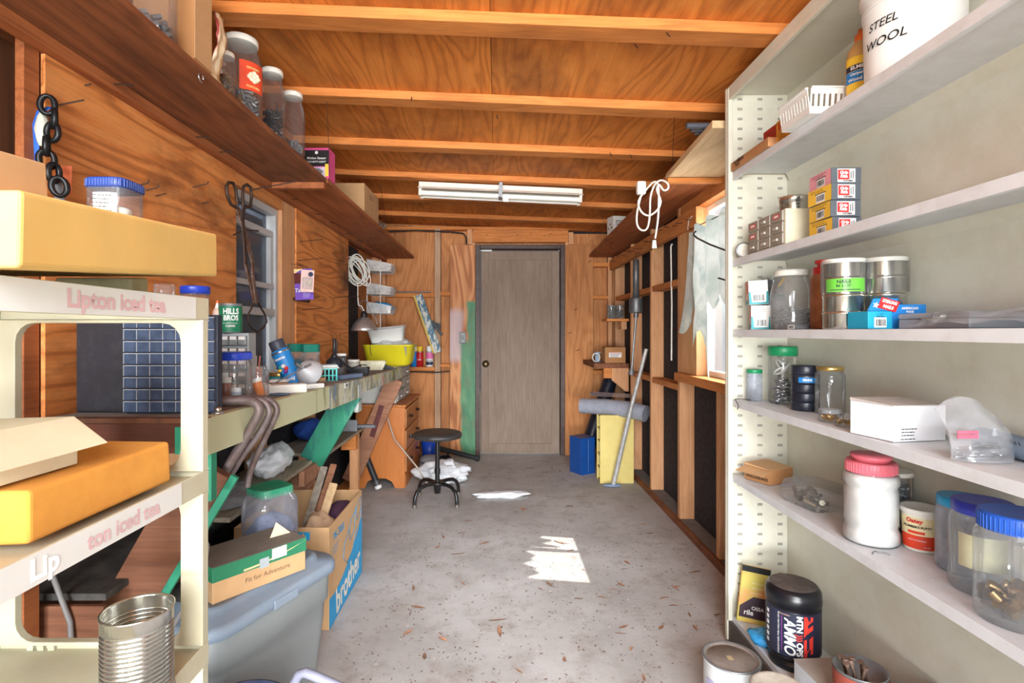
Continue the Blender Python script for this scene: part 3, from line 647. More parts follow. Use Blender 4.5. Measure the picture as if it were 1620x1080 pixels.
# stool
st = thing('stool', 'round black workshop stool on four bent steel legs', 'stool', (-.428, 3.87, 0))
obj('seat', MB().lathe([(0, .455), (.15, .455), (.172, .462), (.178, .478), (.172, .492), (.15, .499), (0, .4975)], 36), M('dusty black seat', (52, 50, 50), .5, var=.15, grime=(104, 98, 92), gamt=.35), st)
obj('post', MB().cyl((0, 0, .09), (0, 0, .454), .0165, n=18), blackm, st)
obj('collar', MB().cyl((0, 0, .20), (0, 0, .235), .021, n=18), blackm, st)
obj('hub', MB().lathe([(0, .06), (.022, .06), (.026, .1), (.032, .125), (.06, .13), (.062, .14), (.02, .145), (0, .145)], 20), blackm, st)
obj('screw_knob', MB().cyl((-.18, 0, .47), (-.195, 0, .475), .012, n=10), blackm, st)
for k in range(4):
    a = math.radians(47+90*k); ca, sa = math.cos(a), math.sin(a)
    pr = [(.03, .132), (.10, .135), (.15, .128), (.185, .105), (.203, .07), (.207, .035), (.207, .016)]
    lg = obj('leg', MB().tube([(r*ca, r*sa, z) for r, z in pr], .0135, 10), blackm, st)
    obj('foot', MB().cyl((.207*ca, .207*sa, .0005), (.207*ca, .207*sa, .022), .0155, n=12), M('worn glide', (120, 112, 104), .5, .4), lg)

# grey tote with blue grey lid
ta = math.radians(68.2)
tt = thing('tote', 'big grey plastic tote with a dusty blue grey lid', 'tote', (-.837, 1.772, 0), ta)
tm = M('grey tote plastic', (136, 140, 140), .5, var=.04, scale=4)
tl = M('blue grey tote lid', (130, 146, 164), .5, var=.07, scale=4, grime=(164, 162, 158), gamt=.4, gscale=5)
def R3(w_, d_, r, z): return [(x, y, z) for x, y in rrect(w_, d_, r)]
obj('bin', MB().loft([R3(.45, .27, .05, .001), R3(.50, .305, .06, .2), R3(.505, .31, .06, .26), R3(.525, .325, .06, .268), R3(.53, .33, .06, .372), R3(.515, .315, .055, .38)], smooth=True), tm, tt)
obj('lid', MB().loft([R3(.545, .345, .065, .362), R3(.565, .365, .07, .366), R3(.565, .365, .07, .392), R3(.55, .35, .07, .405), R3(.47, .27, .05, .408), R3(.46, .26, .05, .425), R3(.44, .24, .05, .43)], True, True, True), tl, tt)
obj('latch', MB().box(-.05, .05, -.186, -.18, .362, .39), tl, tt, bevel=.002)

# metal bucket-like blue tub and handle at the very front
bt = thing('bucket', 'dark blue bucket at the bottom edge beside the grey tote', 'bucket', (-.655, 1.355, 0))
obj('wall', MB().lathe([(0, .001), (.10, .001), (.125, .255), (.13, .262), (.121, .263), (.098, .01), (0, .008)], 32), M('dark navy plastic', (46, 60, 96), .5, var=.15, grime=(120, 124, 140), gamt=.4), bt)
obj('handle', MB().tube([(.123, .02, .18), (.131, .02, .28), (.138, .02, .325), (.15, .02, .345), (.165, .02, .35), (.195, .02, .338), (.255, .02, .312), (.31, .02, .27), (.33, .02, .1), (.335, .02, .012)], .012, 10), M('grey violet handle', (136, 138, 156), .5, var=.1), bt)
# ------------------------------------------------------------------ jars and boxes: makers
PROF = {
 'straight': lambda R, h: [(0, 0), (R*.9, 0), (R, R*.14), (R, h*.80), (R*.97, h*.86), (R*.84, h*.92), (R*.83, h)],
 'square': lambda R, h: [(0, 0), (R*.9, 0), (R, R*.14), (R, h*.76), (R*.95, h*.84), (R*.8, h*.92), (R*.79, h)],
 'round': lambda R, h: [(0, 0), (R*.85, 0), (R*.97, R*.16), (R, R*.4), (R, h*.62), (R*.93, h*.76), (R*.74, h*.88), (R*.72, h)],
 'vial': lambda R, h: [(0, 0), (R*.95, 0), (R, R*.1), (R, h)],
 'ribbed': lambda R, h: [(0, 0), (R*.92, 0), (R, .006), (R, h*.12), (R*.98, h*.15), (R*.92, h*.19), (R*.92, h*.23), (R*.96, h*.25), (R*.96, h*.66), (R*.92, h*.68), (R*.92, h*.72), (R, h*.75), (R, h*.81), (R*.97, h*.86), (R*.84, h*.92), (R*.83, h)],
}
def jar(name, label, loc, R, h, gm, lm, lr, lh, prof='straight', cat='jar', rotz=0, sq=0, ridge=False, group=None, lidname='lid', n=30):
    j = thing(name, label, cat, loc, rotz, group)
    j['R'] = R
    obj('wall', MB().lathe(PROF[prof](R, h), n, sq=sq), gm, j)
    if lm:
        z0 = h-lh*.75
        l = MB().lathe([(0, z0+.002), (lr*.97, z0), (lr, z0+.001), (lr, z0+lh*.86), (lr*.96, z0+lh), (lr*.9, z0+lh*.985), (0, z0+lh*.98)], n, sq=sq)
        lo = obj(lidname, l, lm, j)
        if ridge:
            rb_ = MB()
            for k in range(48):
                t = 2*PI*k/48; kk = 1/((abs(math.cos(t))**sq+abs(math.sin(t))**sq)**(1/sq)) if sq else 1
                x, y = (lr*kk)*math.cos(t), (lr*kk)*math.sin(t); rb_.cyl((x, y, z0+.002), (x, y, z0+lh*.84), .0012, n=5)
            obj('grip_ribs', rb_, lm, lo, kind='stuff')
    return j
def fill(j, m, R, z0, z1, n, L, r, seed=1, name='contents', spheres=False, flat=0):
    rn = random.Random(seed); b_ = MB()
    for k in range(n):
        z = z0+(z1-z0)*(k/n); rr = max(0, R-L*.35)*math.sqrt(rn.random()); a = rn.uniform(0, 2*PI)
        p = Vector((rr*math.cos(a), rr*math.sin(a), z+r)); d = Vector((rn.uniform(-1, 1), rn.uniform(-1, 1), rn.uniform(-.5, .5)+flat)).normalized()*L/2
        q = []
        for e in (p-d, p+d):
            k_ = math.hypot(e.x, e.y)
            if k_ > R-r: e = Vector((e.x*(R-r)/k_, e.y*(R-r)/k_, e.z))
            q.append(Vector((e.x, e.y, max(.003+r, e.z))))
        if spheres: b_.ball(p, (L*.5, L*.5, L*.3), 8, 5)
        else: b_.cyl(q[0], q[1], r, n=6)
    return obj(name, b_, m, j, kind='stuff')
def washers(j, m, R, z0, z1, n, ro, ri, seed=1, name='contents', std=.3):
    rn = random.Random(seed); b_ = MB()
    for k in range(n):
        z = z0+(z1-z0)*k/n; a = rn.uniform(0, 2*PI); rr = max(0, R-ro*1.05)*math.sqrt(rn.random())
        mm = Matrix.Translation((rr*math.cos(a), rr*math.sin(a), max(z, ro*.5)))@Matrix.Rotation(rn.uniform(0, 6), 4, 'Z')@Matrix.Rotation(rn.gauss(0, std), 4, 'X')
        w_ = MB(); rw = (ro-ri)/2
        w_.tube([((ri+rw)*math.cos(t*PI/7), (ri+rw)*math.sin(t*PI/7), 0) for t in range(14)], rw, 6, True); w_.xf(mm)
        b_.add(w_.v, w_.f, True)
    return obj(name, b_, m, j, kind='stuff')
def lump(j, m, R, z0, z1, name='contents', amp=.08):
    rings = []
    for i in range(9):
        z = z0+(z1-z0)*i/8; rr = R*(.97 if i < 7 else (.8 if i == 7 else .3))
        rings.append([(rr*math.cos(2*PI*k/24)*(1+amp*noise.noise((k*.7, i*.9, 3))-amp), rr*math.sin(2*PI*k/24)*(1+amp*noise.noise((k*.7, i*.9, 3))-amp), z+.01*noise.noise((k, i, 1))*(i > 5)) for k in range(24)])
    return obj(name, MB().loft(rings, smooth=True), m, j)
def tin_label(j, m, R, z0, z1, a, half, name='label'):
    return obj(name, MB().arc(R+.0006, z0, z1, a-half, a+half, 12), m, j)
def carton(name, label, loc, size, m, cat='box', rotz=0, group=None, bevel=.0015, rot=None):
    """closed carton: body and a separate top flap panel"""
    sx_, sy_, sz_ = size; c_ = thing(name, label, cat, loc, rotz, group)
    if rot: c_.rotation_euler = rot
    obj('body', MB().box(-sx_/2, sx_/2, -sy_/2, sy_/2, 0, sz_), m, c_, bevel=bevel)
    return c_
XD, UPZ = (0, -1, 0), (0, 0, 1)
def crumple(name, label, cat, c, r, m, seed=0, amp=.35, n=40, k=22, freq=5.0, rotz=0, parent=None):
    b_ = MB().ball((0, 0, 0), 1, n, k); out = []
    for p in b_.v:
        p = Vector(p); d = 1+amp*(.75*noise.noise(p*freq*.3+Vector((seed, 0, 0)))+.75*(.35-abs(noise.noise(p*freq*.42+Vector((seed, 5, 0)))))+.45*(.3-abs(noise.noise(p*freq*.8+Vector((0, seed, 0)))))+.2*(.3-abs(noise.noise(p*freq*1.9+Vector((2, seed, 0))))))
        q = Vector((p.x*r[0]*d, p.y*r[1]*d, max(-r[2]*.98, p.z*r[2]*d)))
        out.append((q.x, q.y, q.z+r[2]))
    b_.v = out; b_.sm = [True]*len(b_.sm)
    o = obj(name, b_, m, parent, loc=c, rot=(0, 0, rotz))
    if not parent: tag(o, label, cat)
    return o
def barcode(par, at, w_, h_, xd, up=(0, 0, 1), seed=3, bgm=None):
    xd = Vector(xd).normalized(); up = Vector(up).normalized(); nn = xd.cross(up); at = Vector(at); rn = random.Random(seed)
    if bgm:
        p = at+nn*.0004; obj('barcode_patch', MB().poly([p-xd*w_*.6-up*h_*.75, p+xd*w_*.6-up*h_*.75, p+xd*w_*.6+up*h_*.75, p-xd*w_*.6+up*h_*.75]), bgm, par)
    b_ = MB(); x = -w_/2; at = at+nn*.0009
    while x < w_/2:
        d = w_*rn.choice((.02, .03, .05)); b_.poly([at+xd*x-up*h_/2, at+xd*(x+d)-up*h_/2, at+xd*(x+d)+up*h_/2, at+xd*x+up*h_/2]); x += d+w_*rn.choice((.02, .035, .05))
    obj('barcode', b_, ink, par, kind='stuff')
def patch(par, at, w_, h_, xd, up, m, off=.0004, name='label'):
    xd = Vector(xd).normalized(); up = Vector(up).normalized(); nn = xd.cross(up); p = Vector(at)+nn*off
    return obj(name, MB().poly([p-xd*w_/2-up*h_/2, p+xd*w_/2-up*h_/2, p+xd*w_/2+up*h_/2, p-xd*w_/2+up*h_/2]), m, par)
def lines(par, at, w_, n, gap, xd, up, m=None, hgt=.0012, seed=1, name='small_print'):
    """rows of print too small to read"""
    xd = Vector(xd).normalized(); up = Vector(up).normalized(); nn = xd.cross(up); at = Vector(at)+nn*.0008; b_ = MB(); rn = random.Random(seed)
    for k in range(n):
        x, y = -w_/2, -k*gap; end = w_/2-rn.random()*w_*.3
        while x < end:
            d = rn.uniform(.1, .22)*w_; d = min(d, end-x+.0005); b_.poly([at+xd*x+up*(y-hgt/2), at+xd*(x+d)+up*(y-hgt/2), at+xd*(x+d)+up*(y+hgt/2), at+xd*x+up*(y+hgt/2)]); x += d+.03*w_
    obj(name, b_, m or ink, par, kind='stuff')
Z1, Z2, Z3, Z4, Z5, Z6 = [z+.0012 for z in LV]
# ------------------------------------------------------------------ top shelf of the white unit
l = Vector((1.02, 1.316, Z1)); a = facing(l)
bk = thing('bucket', 'white plastic bucket hand lettered STEEL WOOL on the top shelf', 'bucket', l)
obj('wall', MB().lathe([(0, 0), (.098, 0), (.1, .01), (.1035, .2), (.1085, .203), (.1085, .235), (.104, .24), (.1, .236), (0, .235)], 44), M('white bucket plastic', (232, 232, 230), .35, var=.02), bk)
obj('rim', MB().lathe([(.109, .206), (.1115, .209), (.1115, .225), (.109, .228)], 44), white, bk)
for zz in (.17, .178): obj('ring', MB().lathe([(.1035, zz), (.1055, zz+.001), (.1055, zz+.003), (.1035, zz+.004)], 44), white, bk)
ctext('STEEL', .027, ink, bk, .104, .122, a-.62, bold=.0002, sx=1.05, shear=.2); ctext('WOOL', .029, ink, bk, .103, .080, a-.6, bold=.0002, sx=1.1, shear=.2)
l = Vector((1.0, 1.475, Z1)); a = facing(l)
gb = thing('glue_bottle', 'tan wood glue bottle with orange cap beside the white bucket', 'bottle', l); gb.scale = (1.15, 1.15, 1.0)
obj('wall', MB().lathe([(0, 0), (.028, 0), (.031, .006), (.031, .125), (.028, .15), (.017, .172), (.012, .18)], 24), M('tan glue plastic', (198, 158, 100), .4, var=.04), gb)
obj('cap', MB().lathe([(.0135, .178), (.0135, .196), (.008, .199), (.006, .212), (0, .213)], 18), M('orange cap', (228, 110, 44), .4), gb)
tin_label(gb, yell, .0312, .022, .128, a, 1.15); tin_label(gb, navy, .0316, .09, .106, a, 1.15, 'band'); tin_label(gb, sky_b, .0316, .058, .089, a, 1.15, 'band')
ctext("ELMER'S", .0125, inkw, gb, .0318, .098, a, bold=.0004); ctext("Carpenter's", .0095, inkw, gb, .0318, .081, a, bold=.0003); ctext('Wood Glue', .0115, inkw, gb, .0318, .066, a, bold=.0003)
obj('emblem', MB().arc(.0317, .108, .124, a-.35, a+.35, 4), M('cream print', (240, 226, 150), .5), gb)
# slotted white basket
bk = thing('basket', 'white slotted plastic basket at the edge of the top shelf', 'basket', (.99, 1.595, Z1))
def slotwall(p0, p1, h, n, par, lean):
    p0, p1 = Vector(p0), Vector(p1); d = (p1-p0); L = d.length; d.normalize(); nn = Vector((d.y, -d.x, 0)); up = Vector((0, 0, 1))+nn*lean; b_ = MB()
    def bar(x0, x1, z0, z1):
        q = []
        for t_ in (0, .0025):
            q += [p0+d*x0+up*z0-nn*t_, p0+d*x1+up*z0-nn*t_, p0+d*x1+up*z1-nn*t_, p0+d*x0+up*z1-nn*t_]
        b_.hexa(q)
    bar(0, L, 0, .016); bar(0, L, h-.016, h)
    st_ = L/n
    for k in range(n+1): bar(max(0, k*st_-st_*.28), min(L, k*st_+st_*.28), .0161, h-.0161)
    obj('slotted_side', b_, white, par)
    obj('rim', MB().beam(p0+up*(h+.001), p1+up*(h+.001), .009, .005, side=nn), white, par, bevel=.001)
for p0, p1, n in (((-.105, .075), (-.105, -.075), 10), ((-.105, -.075), (.1, -.075), 13), ((.1, -.075), (.1, .075), 10), ((.1, .075), (-.105, .075), 13)):
    slotwall((*p0, .004), (*p1, .004), .066, n, bk, .12)
obj('bottom', MB().box(-.105, .1, -.075, .075, .0005, .0038), white, bk, bevel=.001)
wb_ = thing('marked_board', 'thin wooden slat hand lettered PLUMBERS TAPE on the top shelf', 'board', (.935, 1.93, Z1))
obj('slat', MB().box(-.032, .03, -.14, .14, 0, .031), wood('tan slat', (150, 100, 62), (190, 136, 90), (206, 158, 112), 'y', 4, 2), wb_, bevel=.001)
text('PLUMBERS', .018, ink, wb_, (-.0325, .075, .0225), XD, bold=.0004); text('TAPE', .016, ink, wb_, (-.0325, .085, .0085), XD, bold=.0003)
bx = thing('small_box', 'flat red box leaning on the far end of the top shelf', 'box', (.965, 1.86, Z1+.0315)); obj('body', MB().box(-.02, .02, -.045, .045, 0, .055), M('dull red card', (168, 44, 26), .7), bx, bevel=.001); text('LITE', .012, M('dark red print', (90, 20, 16), .7), bx, (-.0206, .005, .036), XD)
bx = thing('small_box', 'orange and yellow printed packet between the red box and the basket', 'box', (.955, 1.755, Z1+.0005)); obj('body', MB().box(-.022, .022, -.04, .04, 0, .08), M('orange yellow card', (220, 160, 60), .7, var=.35, scale=60), bx, bevel=.001); patch(bx, (-.0222, 0, .058), .05, .022, XD, UPZ, M('orange print', (206, 84, 40), .6)); lines(bx, (-.0224, 0, .04), .05, 5, .007, XD, UPZ)

# ------------------------------------------------------------------ second shelf: nail boxes, little drawers, tin
grey_card = M('slate grey card', (84, 92, 100), .6, var=.06); pink_c = M('pink card', (232, 160, 170), .6); yel_c = M('yellow card', (236, 190, 66), .6, var=.05)
z = Z2+.0005
for k, (mm, lab) in enumerate(((yel_c, 'lowest nail box of the stack, yellow side and slate end'), (yel_c, 'second nail box from the shelf, yellow side and slate end'), (yel_c, 'yellow nail box directly under the pink sided one'), (pink_c, 'topmost nail box with a pink side and slate end'))):
    ox = (.004, .0, -.004, .003)[k]
    nb = thing('nail_box', lab, 'box', (.992+ox, 1.58+ox, z), (.02, -.03, .03, -.02)[k], 'stacked nail boxes')
    obj('body', MB().box(-.042, .042, -.055, .055, 0, .0465), grey_card, nb, bevel=.0012)
    patch(nb, (-.042, 0, .0232), .108, .045, XD, UPZ, mm, .0007)
    patch(nb, (0, -.055, .0235), .05, .038, (1, 0, 0), UPZ, inkw, .0006, 'badge'); patch(nb, (-.008, -.055, .0255), .032, .028, (1, 0, 0), UPZ, red, .0012, 'badge_field')
    text('Grip', .0125, inkw, nb, (-.008, -.0564, .031), bold=.0005, shear=.15); text('Rite', .0125, inkw, nb, (-.008, -.0564, .0205), bold=.0005, shear=.15); text("FAS'NERS", .0065, ink, nb, (.004, -.0558, .0078), bold=.0003)
    obj('nail_drawing', MB().box(.011, .014, -.0568, -.0558, .014, .034).box(.017, .02, -.0568, -.0558, .014, .037), steel_d, nb)
    barcode(nb, (-.0428, -.005, .016), .034, .016, XD, seed=k, bgm=white)
    lines(nb, (-.0428, 0, .04), .08, 2, .005, XD, UPZ, seed=k); obj('nail_print', MB().box(-.0436, -.0428, -.03, .02, .0285, .0305), ink, nb)
    z += .0468
do = thing('drawer_cabinet', 'little cream cabinet of nine clear drawers on the second shelf', 'organizer', (.97, 1.858, Z2), 0)
obj('case', MB().box(-.038, .042, -.125, .125, 0, .118), M('cream cabinet plastic', (220, 212, 184), .5, var=.04), do, bevel=.002)
for r_ in range(3):
    for c_ in range(3):
        y, zz = -.081+c_*.081, .006+r_*.0375
        d_ = obj('drawer', MB().box(-.046, -.0385, y-.037, y+.037, zz, zz+.034), M('smoky drawer', (150, 142, 130), .25, var=.15), do, bevel=.002)
        if (r_, c_) in ((2, 0), (2, 2), (1, 2)): patch(d_, (-.046, y, zz+.018), .04, .014, XD, UPZ, red, .0006); patch(d_, (-.046, y, zz+.018), .028, .007, XD, UPZ, inkw, .001, 'print')
        else: obj('pull', MB().box(-.052, -.0465, y-.012, y+.012, zz+.012, zz+.02), M('clear pull', (190, 186, 176), .2), d_, bevel=.001)
tn = thing('tin', 'round shallow tin standing on the little drawer cabinet', 'tin', (.985, 1.785, Z2+.1185)); obj('wall', MB().lathe([(0, 0), (.042, 0), (.043, .002), (.043, .03), (.0445, .031), (.0445, .045), (.043, .047), (.04, .0445), (0, .044)], 32), tin, tn)
for q in (.01, .02): obj('bead', MB().lathe([(.043, q), (.0442, q+.0015), (.043, q+.003)], 32), tin, tn)
rg = thing('round_tin', 'chrome ringed flat round tin standing on edge at the shelf end', 'tin', (.935, 2.035, Z2+.0285))
obj('ring', MB().tube([(.027*math.cos(t*PI/12), 0, .027*math.sin(t*PI/12)) for t in range(24)], .0036, 8, True), steel_d, rg); obj('disc', MB().cyl((0, -.002, 0), (0, .003, 0), .0245, n=24), M('dusty white disc', (206, 202, 192), .5), rg)

# ------------------------------------------------------------------ third shelf, at eye level
for k, (lab, dz, ry, lo) in enumerate((('lower white and teal carton with coral side, standing on the shelf', 0, 0, (.962, 1.965)), ('tilted white and teal carton on top of another', .0905, .06, (.955, 1.97)))):
    c_ = thing('small_box', lab, 'box', (lo[0], lo[1], Z3+.0006+dz), -.35, 'teal cartons at the shelf end'); c_.rotation_euler = (0, -.045 if k else 0, -.35+ry)
    obj('body', MB().box(-.032, .032, -.035, .035, 0, .0865), white, c_, bevel=.001)
    patch(c_, (-.032, 0, .062), .069, .048, XD, UPZ, coral); patch(c_, (-.032, 0, .02), .069, .034, XD, UPZ, M('pale coral card', (224, 190, 180), .6)); patch(c_, (-.032, .006, .01), .05, .016, XD, UPZ, teal, .0007)
    obj('teal_corner', MB().poly([(-.032, -.0356, 0.001), (.032, -.0356, .001), (.032, -.0356, .046), (.026, -.0356, .046), (.024, -.0356, .008), (-.022, -.0356, .008), (-.026, -.0356, .046), (-.032, -.0356, .046)]), teal, c_)
    barcode(c_, (0, -.0352, .024), .034, .022, (1, 0, 0), seed=9+k); lines(c_, (0, -.0352, .078), .04, 5, .007, (1, 0, 0), UPZ, seed=k); lines(c_, (-.0325, 0, .078), .045, 5, .009, XD, UPZ, m=inkw, seed=k, hgt=.002)
l = (1.03, 2.01, Z3); j = jar('jar', 'cloudy jar lettered BRAD NAILS with a green lid', l, .052, .125, frost, teal_lid, .04, .016); a = facing(l)
ctext('BRAD', .022, ink, j, .0525, .085, a-.78, bold=.0004); ctext('NAILS', .022, ink, j, .0525, .05, a-.74, bold=.0004); fill(j, steel_d, .046, .004, .028, 90, .03, .0012, 3)
l = (1.035, 2.015, Z3+.1295); j = jar('jar', 'small clear tub of nails stacked on the BRAD NAILS jar', l, .038, .07, glass, None, 0, 0, 'vial'); fill(j, steel_d, .034, .004, .055, 150, .03, .0013, 4)
obj('strap', MB().tube([(.0, -.04, .03), (.02, -.038, .055), (.03, -.03, .07), (.025, .0, .078)], .005, 6), yell, j)
l = (1.0, 1.822, Z3); j = jar('jar', 'big round glass jar of nails with a white lid on the eye level shelf', l, .0655, .195, dusty, white_lid, .052, .02, 'round'); fill(j, steel_d, .06, .004, .062, 260, .05, .0016, 5)
l = (1.045, 1.70, Z3); j = jar('jar', 'tall clear jar of rusty nails with a red screw lid', l, .047, .19, glass, red_lid, .04, .028, 'straight'); obj('top_knob', MB().lathe([(.026, .196), (.028, .206), (.034, .209), (.034, .218), (0, .218)], 24), red_lid, j); fill(j, iron, .043, .004, .15, 80, .075, .0018, 6, flat=.9)
rusty = M('rust brown nail', (168, 112, 78), .6, .5, var=.3)
j.children[-1].data.materials[0] = rusty
for k, (l, lab) in enumerate((((.972, 1.505, Z3), 'front stack of shiny round tins with a green NAILS label'), ((1.063, 1.475, Z3), 'second stack of shiny round tins behind the green labelled one'))):
    a = facing(l); tn = thing('tin_stack', lab, 'tin', l)
    for q in range(4):
        z0 = q*.0475; obj('tin', MB().lathe([(0, z0), (.0505, z0), (.052, z0+.003), (.052, z0+.040), (.0535, z0+.042), (.0535, z0+.047), (.05, z0+.0472), (0, z0+.0472)], 36), tin, tn)
    obj('lid', MB().lathe([(.0545, .182), (.055, .184), (.055, .1915), (.053, .1935), (0, .1925)], 36), white_lid, tn)
    if k == 0:
        tin_label(tn, green_p, .0542, .102, .138, a+.1, .95); ctext('NAILS', .0125, ink, tn, .0548, .129, a, bold=.0004); ctext('8d 2-1/2"', .0095, ink, tn, .0548, .118, a, bold=.0003); obj('nail_print', MB().arc(.0552, .106, .1085, a-.6, a+.75, 10), ink, tn)
    obj('wrap', MB().lathe([(.0562, .10), (.0566, .19)], 36), glass, tn)
# opened nail box
bx = thing('nail_box', 'opened blue nail box lettered STERLING NAILS beside the tins', 'box', (1.035, 1.405, Z3+.0005))
blue_c = M('bright blue card', (28, 128, 206), .55); cyan_c = M('cyan card', (24, 158, 196), .55)
obj('tray', MB().box(-.092, -.03, -.04, .04, 0, .0445), cyan_c, bx, bevel=.001)
obj('body', MB().box(-.0295, .06, -.035, .04, 0.0, .062), blue_c, bx, bevel=.001)
obj('flap', MB().hexa([(-.095, -.043, .0455), (-.03, -.043, .0455), (-.03, -.041, .0455), (-.095, -.041, .0455), (-.085, -.05, .076), (-.022, -.05, .076), (-.022, -.048, .076), (-.085, -.048, .076)]), blue_c, bx)
barcode(bx, (-.061, -.0402, .016), .026, .017, (1, 0, 0), bgm=white); text('1 1/2"', .007, ink, bx, (-.061, -.0405, .037)); lines(bx, (-.061, -.0405, .031), .02, 1, .01, (1, 0, 0), UPZ, hgt=.002)
fu = Vector((.008, -.007, .0305)).normalized(); fn = Vector((1, 0, 0)); fn = (fn-fu*fn.dot(fu)).normalized()
patch(bx, (-.045, -.0465, .061), .05, .028, fn, fu, red, .0012, 'red_field')
text('STERLING', .0105, inkw, bx, (-.0445, -.0505, .0668), fn, fu, bold=.0005, sx=.85); text('NAILS', .0105, inkw, bx, (-.0465, -.0478, .0545), fn, fu, bold=.0006)
obj('star', MB().poly([tuple(Vector((-.078, -.047, .06))+fn*(.009 if k % 2 == 0 else .004)*math.sin(k*PI/5)+fu*(.009 if k % 2 == 0 else .004)*math.cos(k*PI/5)-Vector((0, .0018, 0))) for k in range(10)]), inkw, bx)
text('AMERICAN', .0085, inkw, bx, (.018, -.0352, .052), bold=.0003); text('MADE', .007, inkw, bx, (.018, -.0352, .043), bold=.0003); text('NAILS', .0115, inkw, bx, (.022, -.0352, .032), bold=.0004)
fb = thing('metal_case', 'flat grey steel case lying right of the blue nail box', 'case', (1.06, 1.21, Z3+.0005)); obj('body', MB().box(-.062, .065, -.075, .125, 0, .022), grey_p, fb, bevel=.003); obj('cover', MB().box(-.063, .066, -.076, .126, .0225, .036), grey_p, fb, bevel=.004); obj('hinge', MB().cyl((-.064, -.02, .0225), (-.064, .05, .0225), .003, n=8), steel, fb)
pf = MB(); nx, ny = 24, 16; vs_ = []
for i in range(nx+1):
    for k in range(ny+1):
        x = .935+.19*k/ny; y = 1.22-.5*i/nx; s_ = min(1, i/12)*min(1, k/5); vs_.append((x, y, Z3+.002+(.005 if i < 2 else .03)*(.4+s_)+.018*noise.noise((x*22, y*14, 3))*min(1, i/6+.1)+.012*abs(noise.noise((x*40, y*30, 9)))))
pf.add(vs_, [(i*(ny+1)+k, (i+1)*(ny+1)+k, (i+1)*(ny+1)+k+1, i*(ny+1)+k+1) for i in range(nx) for k in range(ny)], True)
for q in range(len(pf.v)):
    if .985 < pf.v[q][0] < 1.14 and pf.v[q][1] > 1.125: pf.v[q] = (pf.v[q][0], pf.v[q][1], max(pf.v[q][2], Z3+.0385))
tag(obj('plastic_film', pf, film), 'crumpled clear plastic sheet over the grey steel case', 'plastic sheet')
bb = thing('small_box', 'tiny clear box with a barcode in front of the big nail jar', 'box', (.945, 1.735, Z3+.0005), .1); obj('body', MB().box(-.014, .03, -.05, .055, 0, .014), cplas, bb, bevel=.001); obj('nail_slug', MB().box(-.008, .024, -.045, .05, .002, .009), steel_d, bb); patch(bb, (-.014, -.03, .0072), .034, .013, XD, UPZ, white, .0007); barcode(bb, (-.0148, -.03, .0072), .026, .009, XD)

# ------------------------------------------------------------------ fourth shelf
l = (.98, 2.045, Z4); j = jar('vial', 'slim clear vial of screws with a green cap at the shelf end', l, .0265, .115, frost, green_lid, .028, .014, 'vial'); fill(j, steel_d, .023, .003, .04, 60, .025, .0012, 8)
l = (1.045, 1.965, Z4); j = jar('jar', 'tall clear jar of metal rings with a wide green lid', l, .047, .2, glass, green_lid, .05, .034, 'straight'); washers(j, steel, .043, .006, .085, 34, .02, .012, 9, std=.5); washers(j, white, .043, .12, .15, 3, .026, .02, 10, std=1.3, name='ring')
l = (1.033, 1.80, Z4); a = facing(l); j = thing('tin_stack', 'black ribbed canister with a small blue label beside the glass jar', 'canister', l)
for q in range(5): obj('ring_tin', MB().lathe([(0, q*.03), (.0415, q*.03), (.043, q*.03+.003), (.043, q*.03+.026), (.0415, q*.03+.0295), (0, q*.03+.0295)], 32), M('blue black canister', (30, 34, 48), .35, var=.2, grime=(90, 92, 100), gamt=.2), j)
tin_label(j, sky_b, .0438, .094, .111, a+.2, .65); ctext('FENDE', .009, inkw, j, .0442, .1025, a+.15, bold=.0004)
l = (1.062, 1.713, Z4); j = jar('jar', 'empty clear glass jar with a gold lid', l, .0425, .148, glass, gold_lid, .039, .014, 'straight'); lump(j, M('white grains', (224, 228, 230), .8), .036, .003, .018)
for k, (l, lab) in enumerate((((.973, 1.565, Z4), 'little glass dish of brass bits before the gold lidded jar'), ((.972, 1.49, Z4), 'second little glass dish of brass bits beside the white box'))):
    j = jar('dish', lab, l, .031, .028, glass, None, 0, 0, 'vial', 'dish'); fill(j, brass, .027, .003, .014, 26, .014, .0025, 12+k)
wbx = thing('carton', 'plain white carton with small print on the fourth shelf', 'box', (1.0, 1.345, Z4+.0005), math.radians(10)); obj('body', MB().box(-.074, .074, -.062, .062, 0, .084), M('white card', (234, 234, 238), .6, var=.02), wbx, bevel=.001)
obj('flap', MB().hexa([(-.0745, -.0625, .0845), (.0745, -.0625, .0845), (.0745, .0625, .0845), (-.0745, .0625, .0845), (-.0745, -.0625, .086), (.0745, -.0625, .086), (.0745, .0625, .09), (-.0745, .0625, .092)]), M('dusty card top', (196, 188, 182), .8, var=.1), wbx)
lines(wbx, (-.03, -.0622, .03), .045, 3, .0075, (1, 0, 0), UPZ, hgt=.0022); lines(wbx, (-.03, -.0622, .006), .05, 1, .006, (1, 0, 0), UPZ, hgt=.002, seed=5)
zb = thing('zip_bag', 'clear zip bag of hardware with a red seal strip', 'bag', (.992, 1.10, Z4+.001))
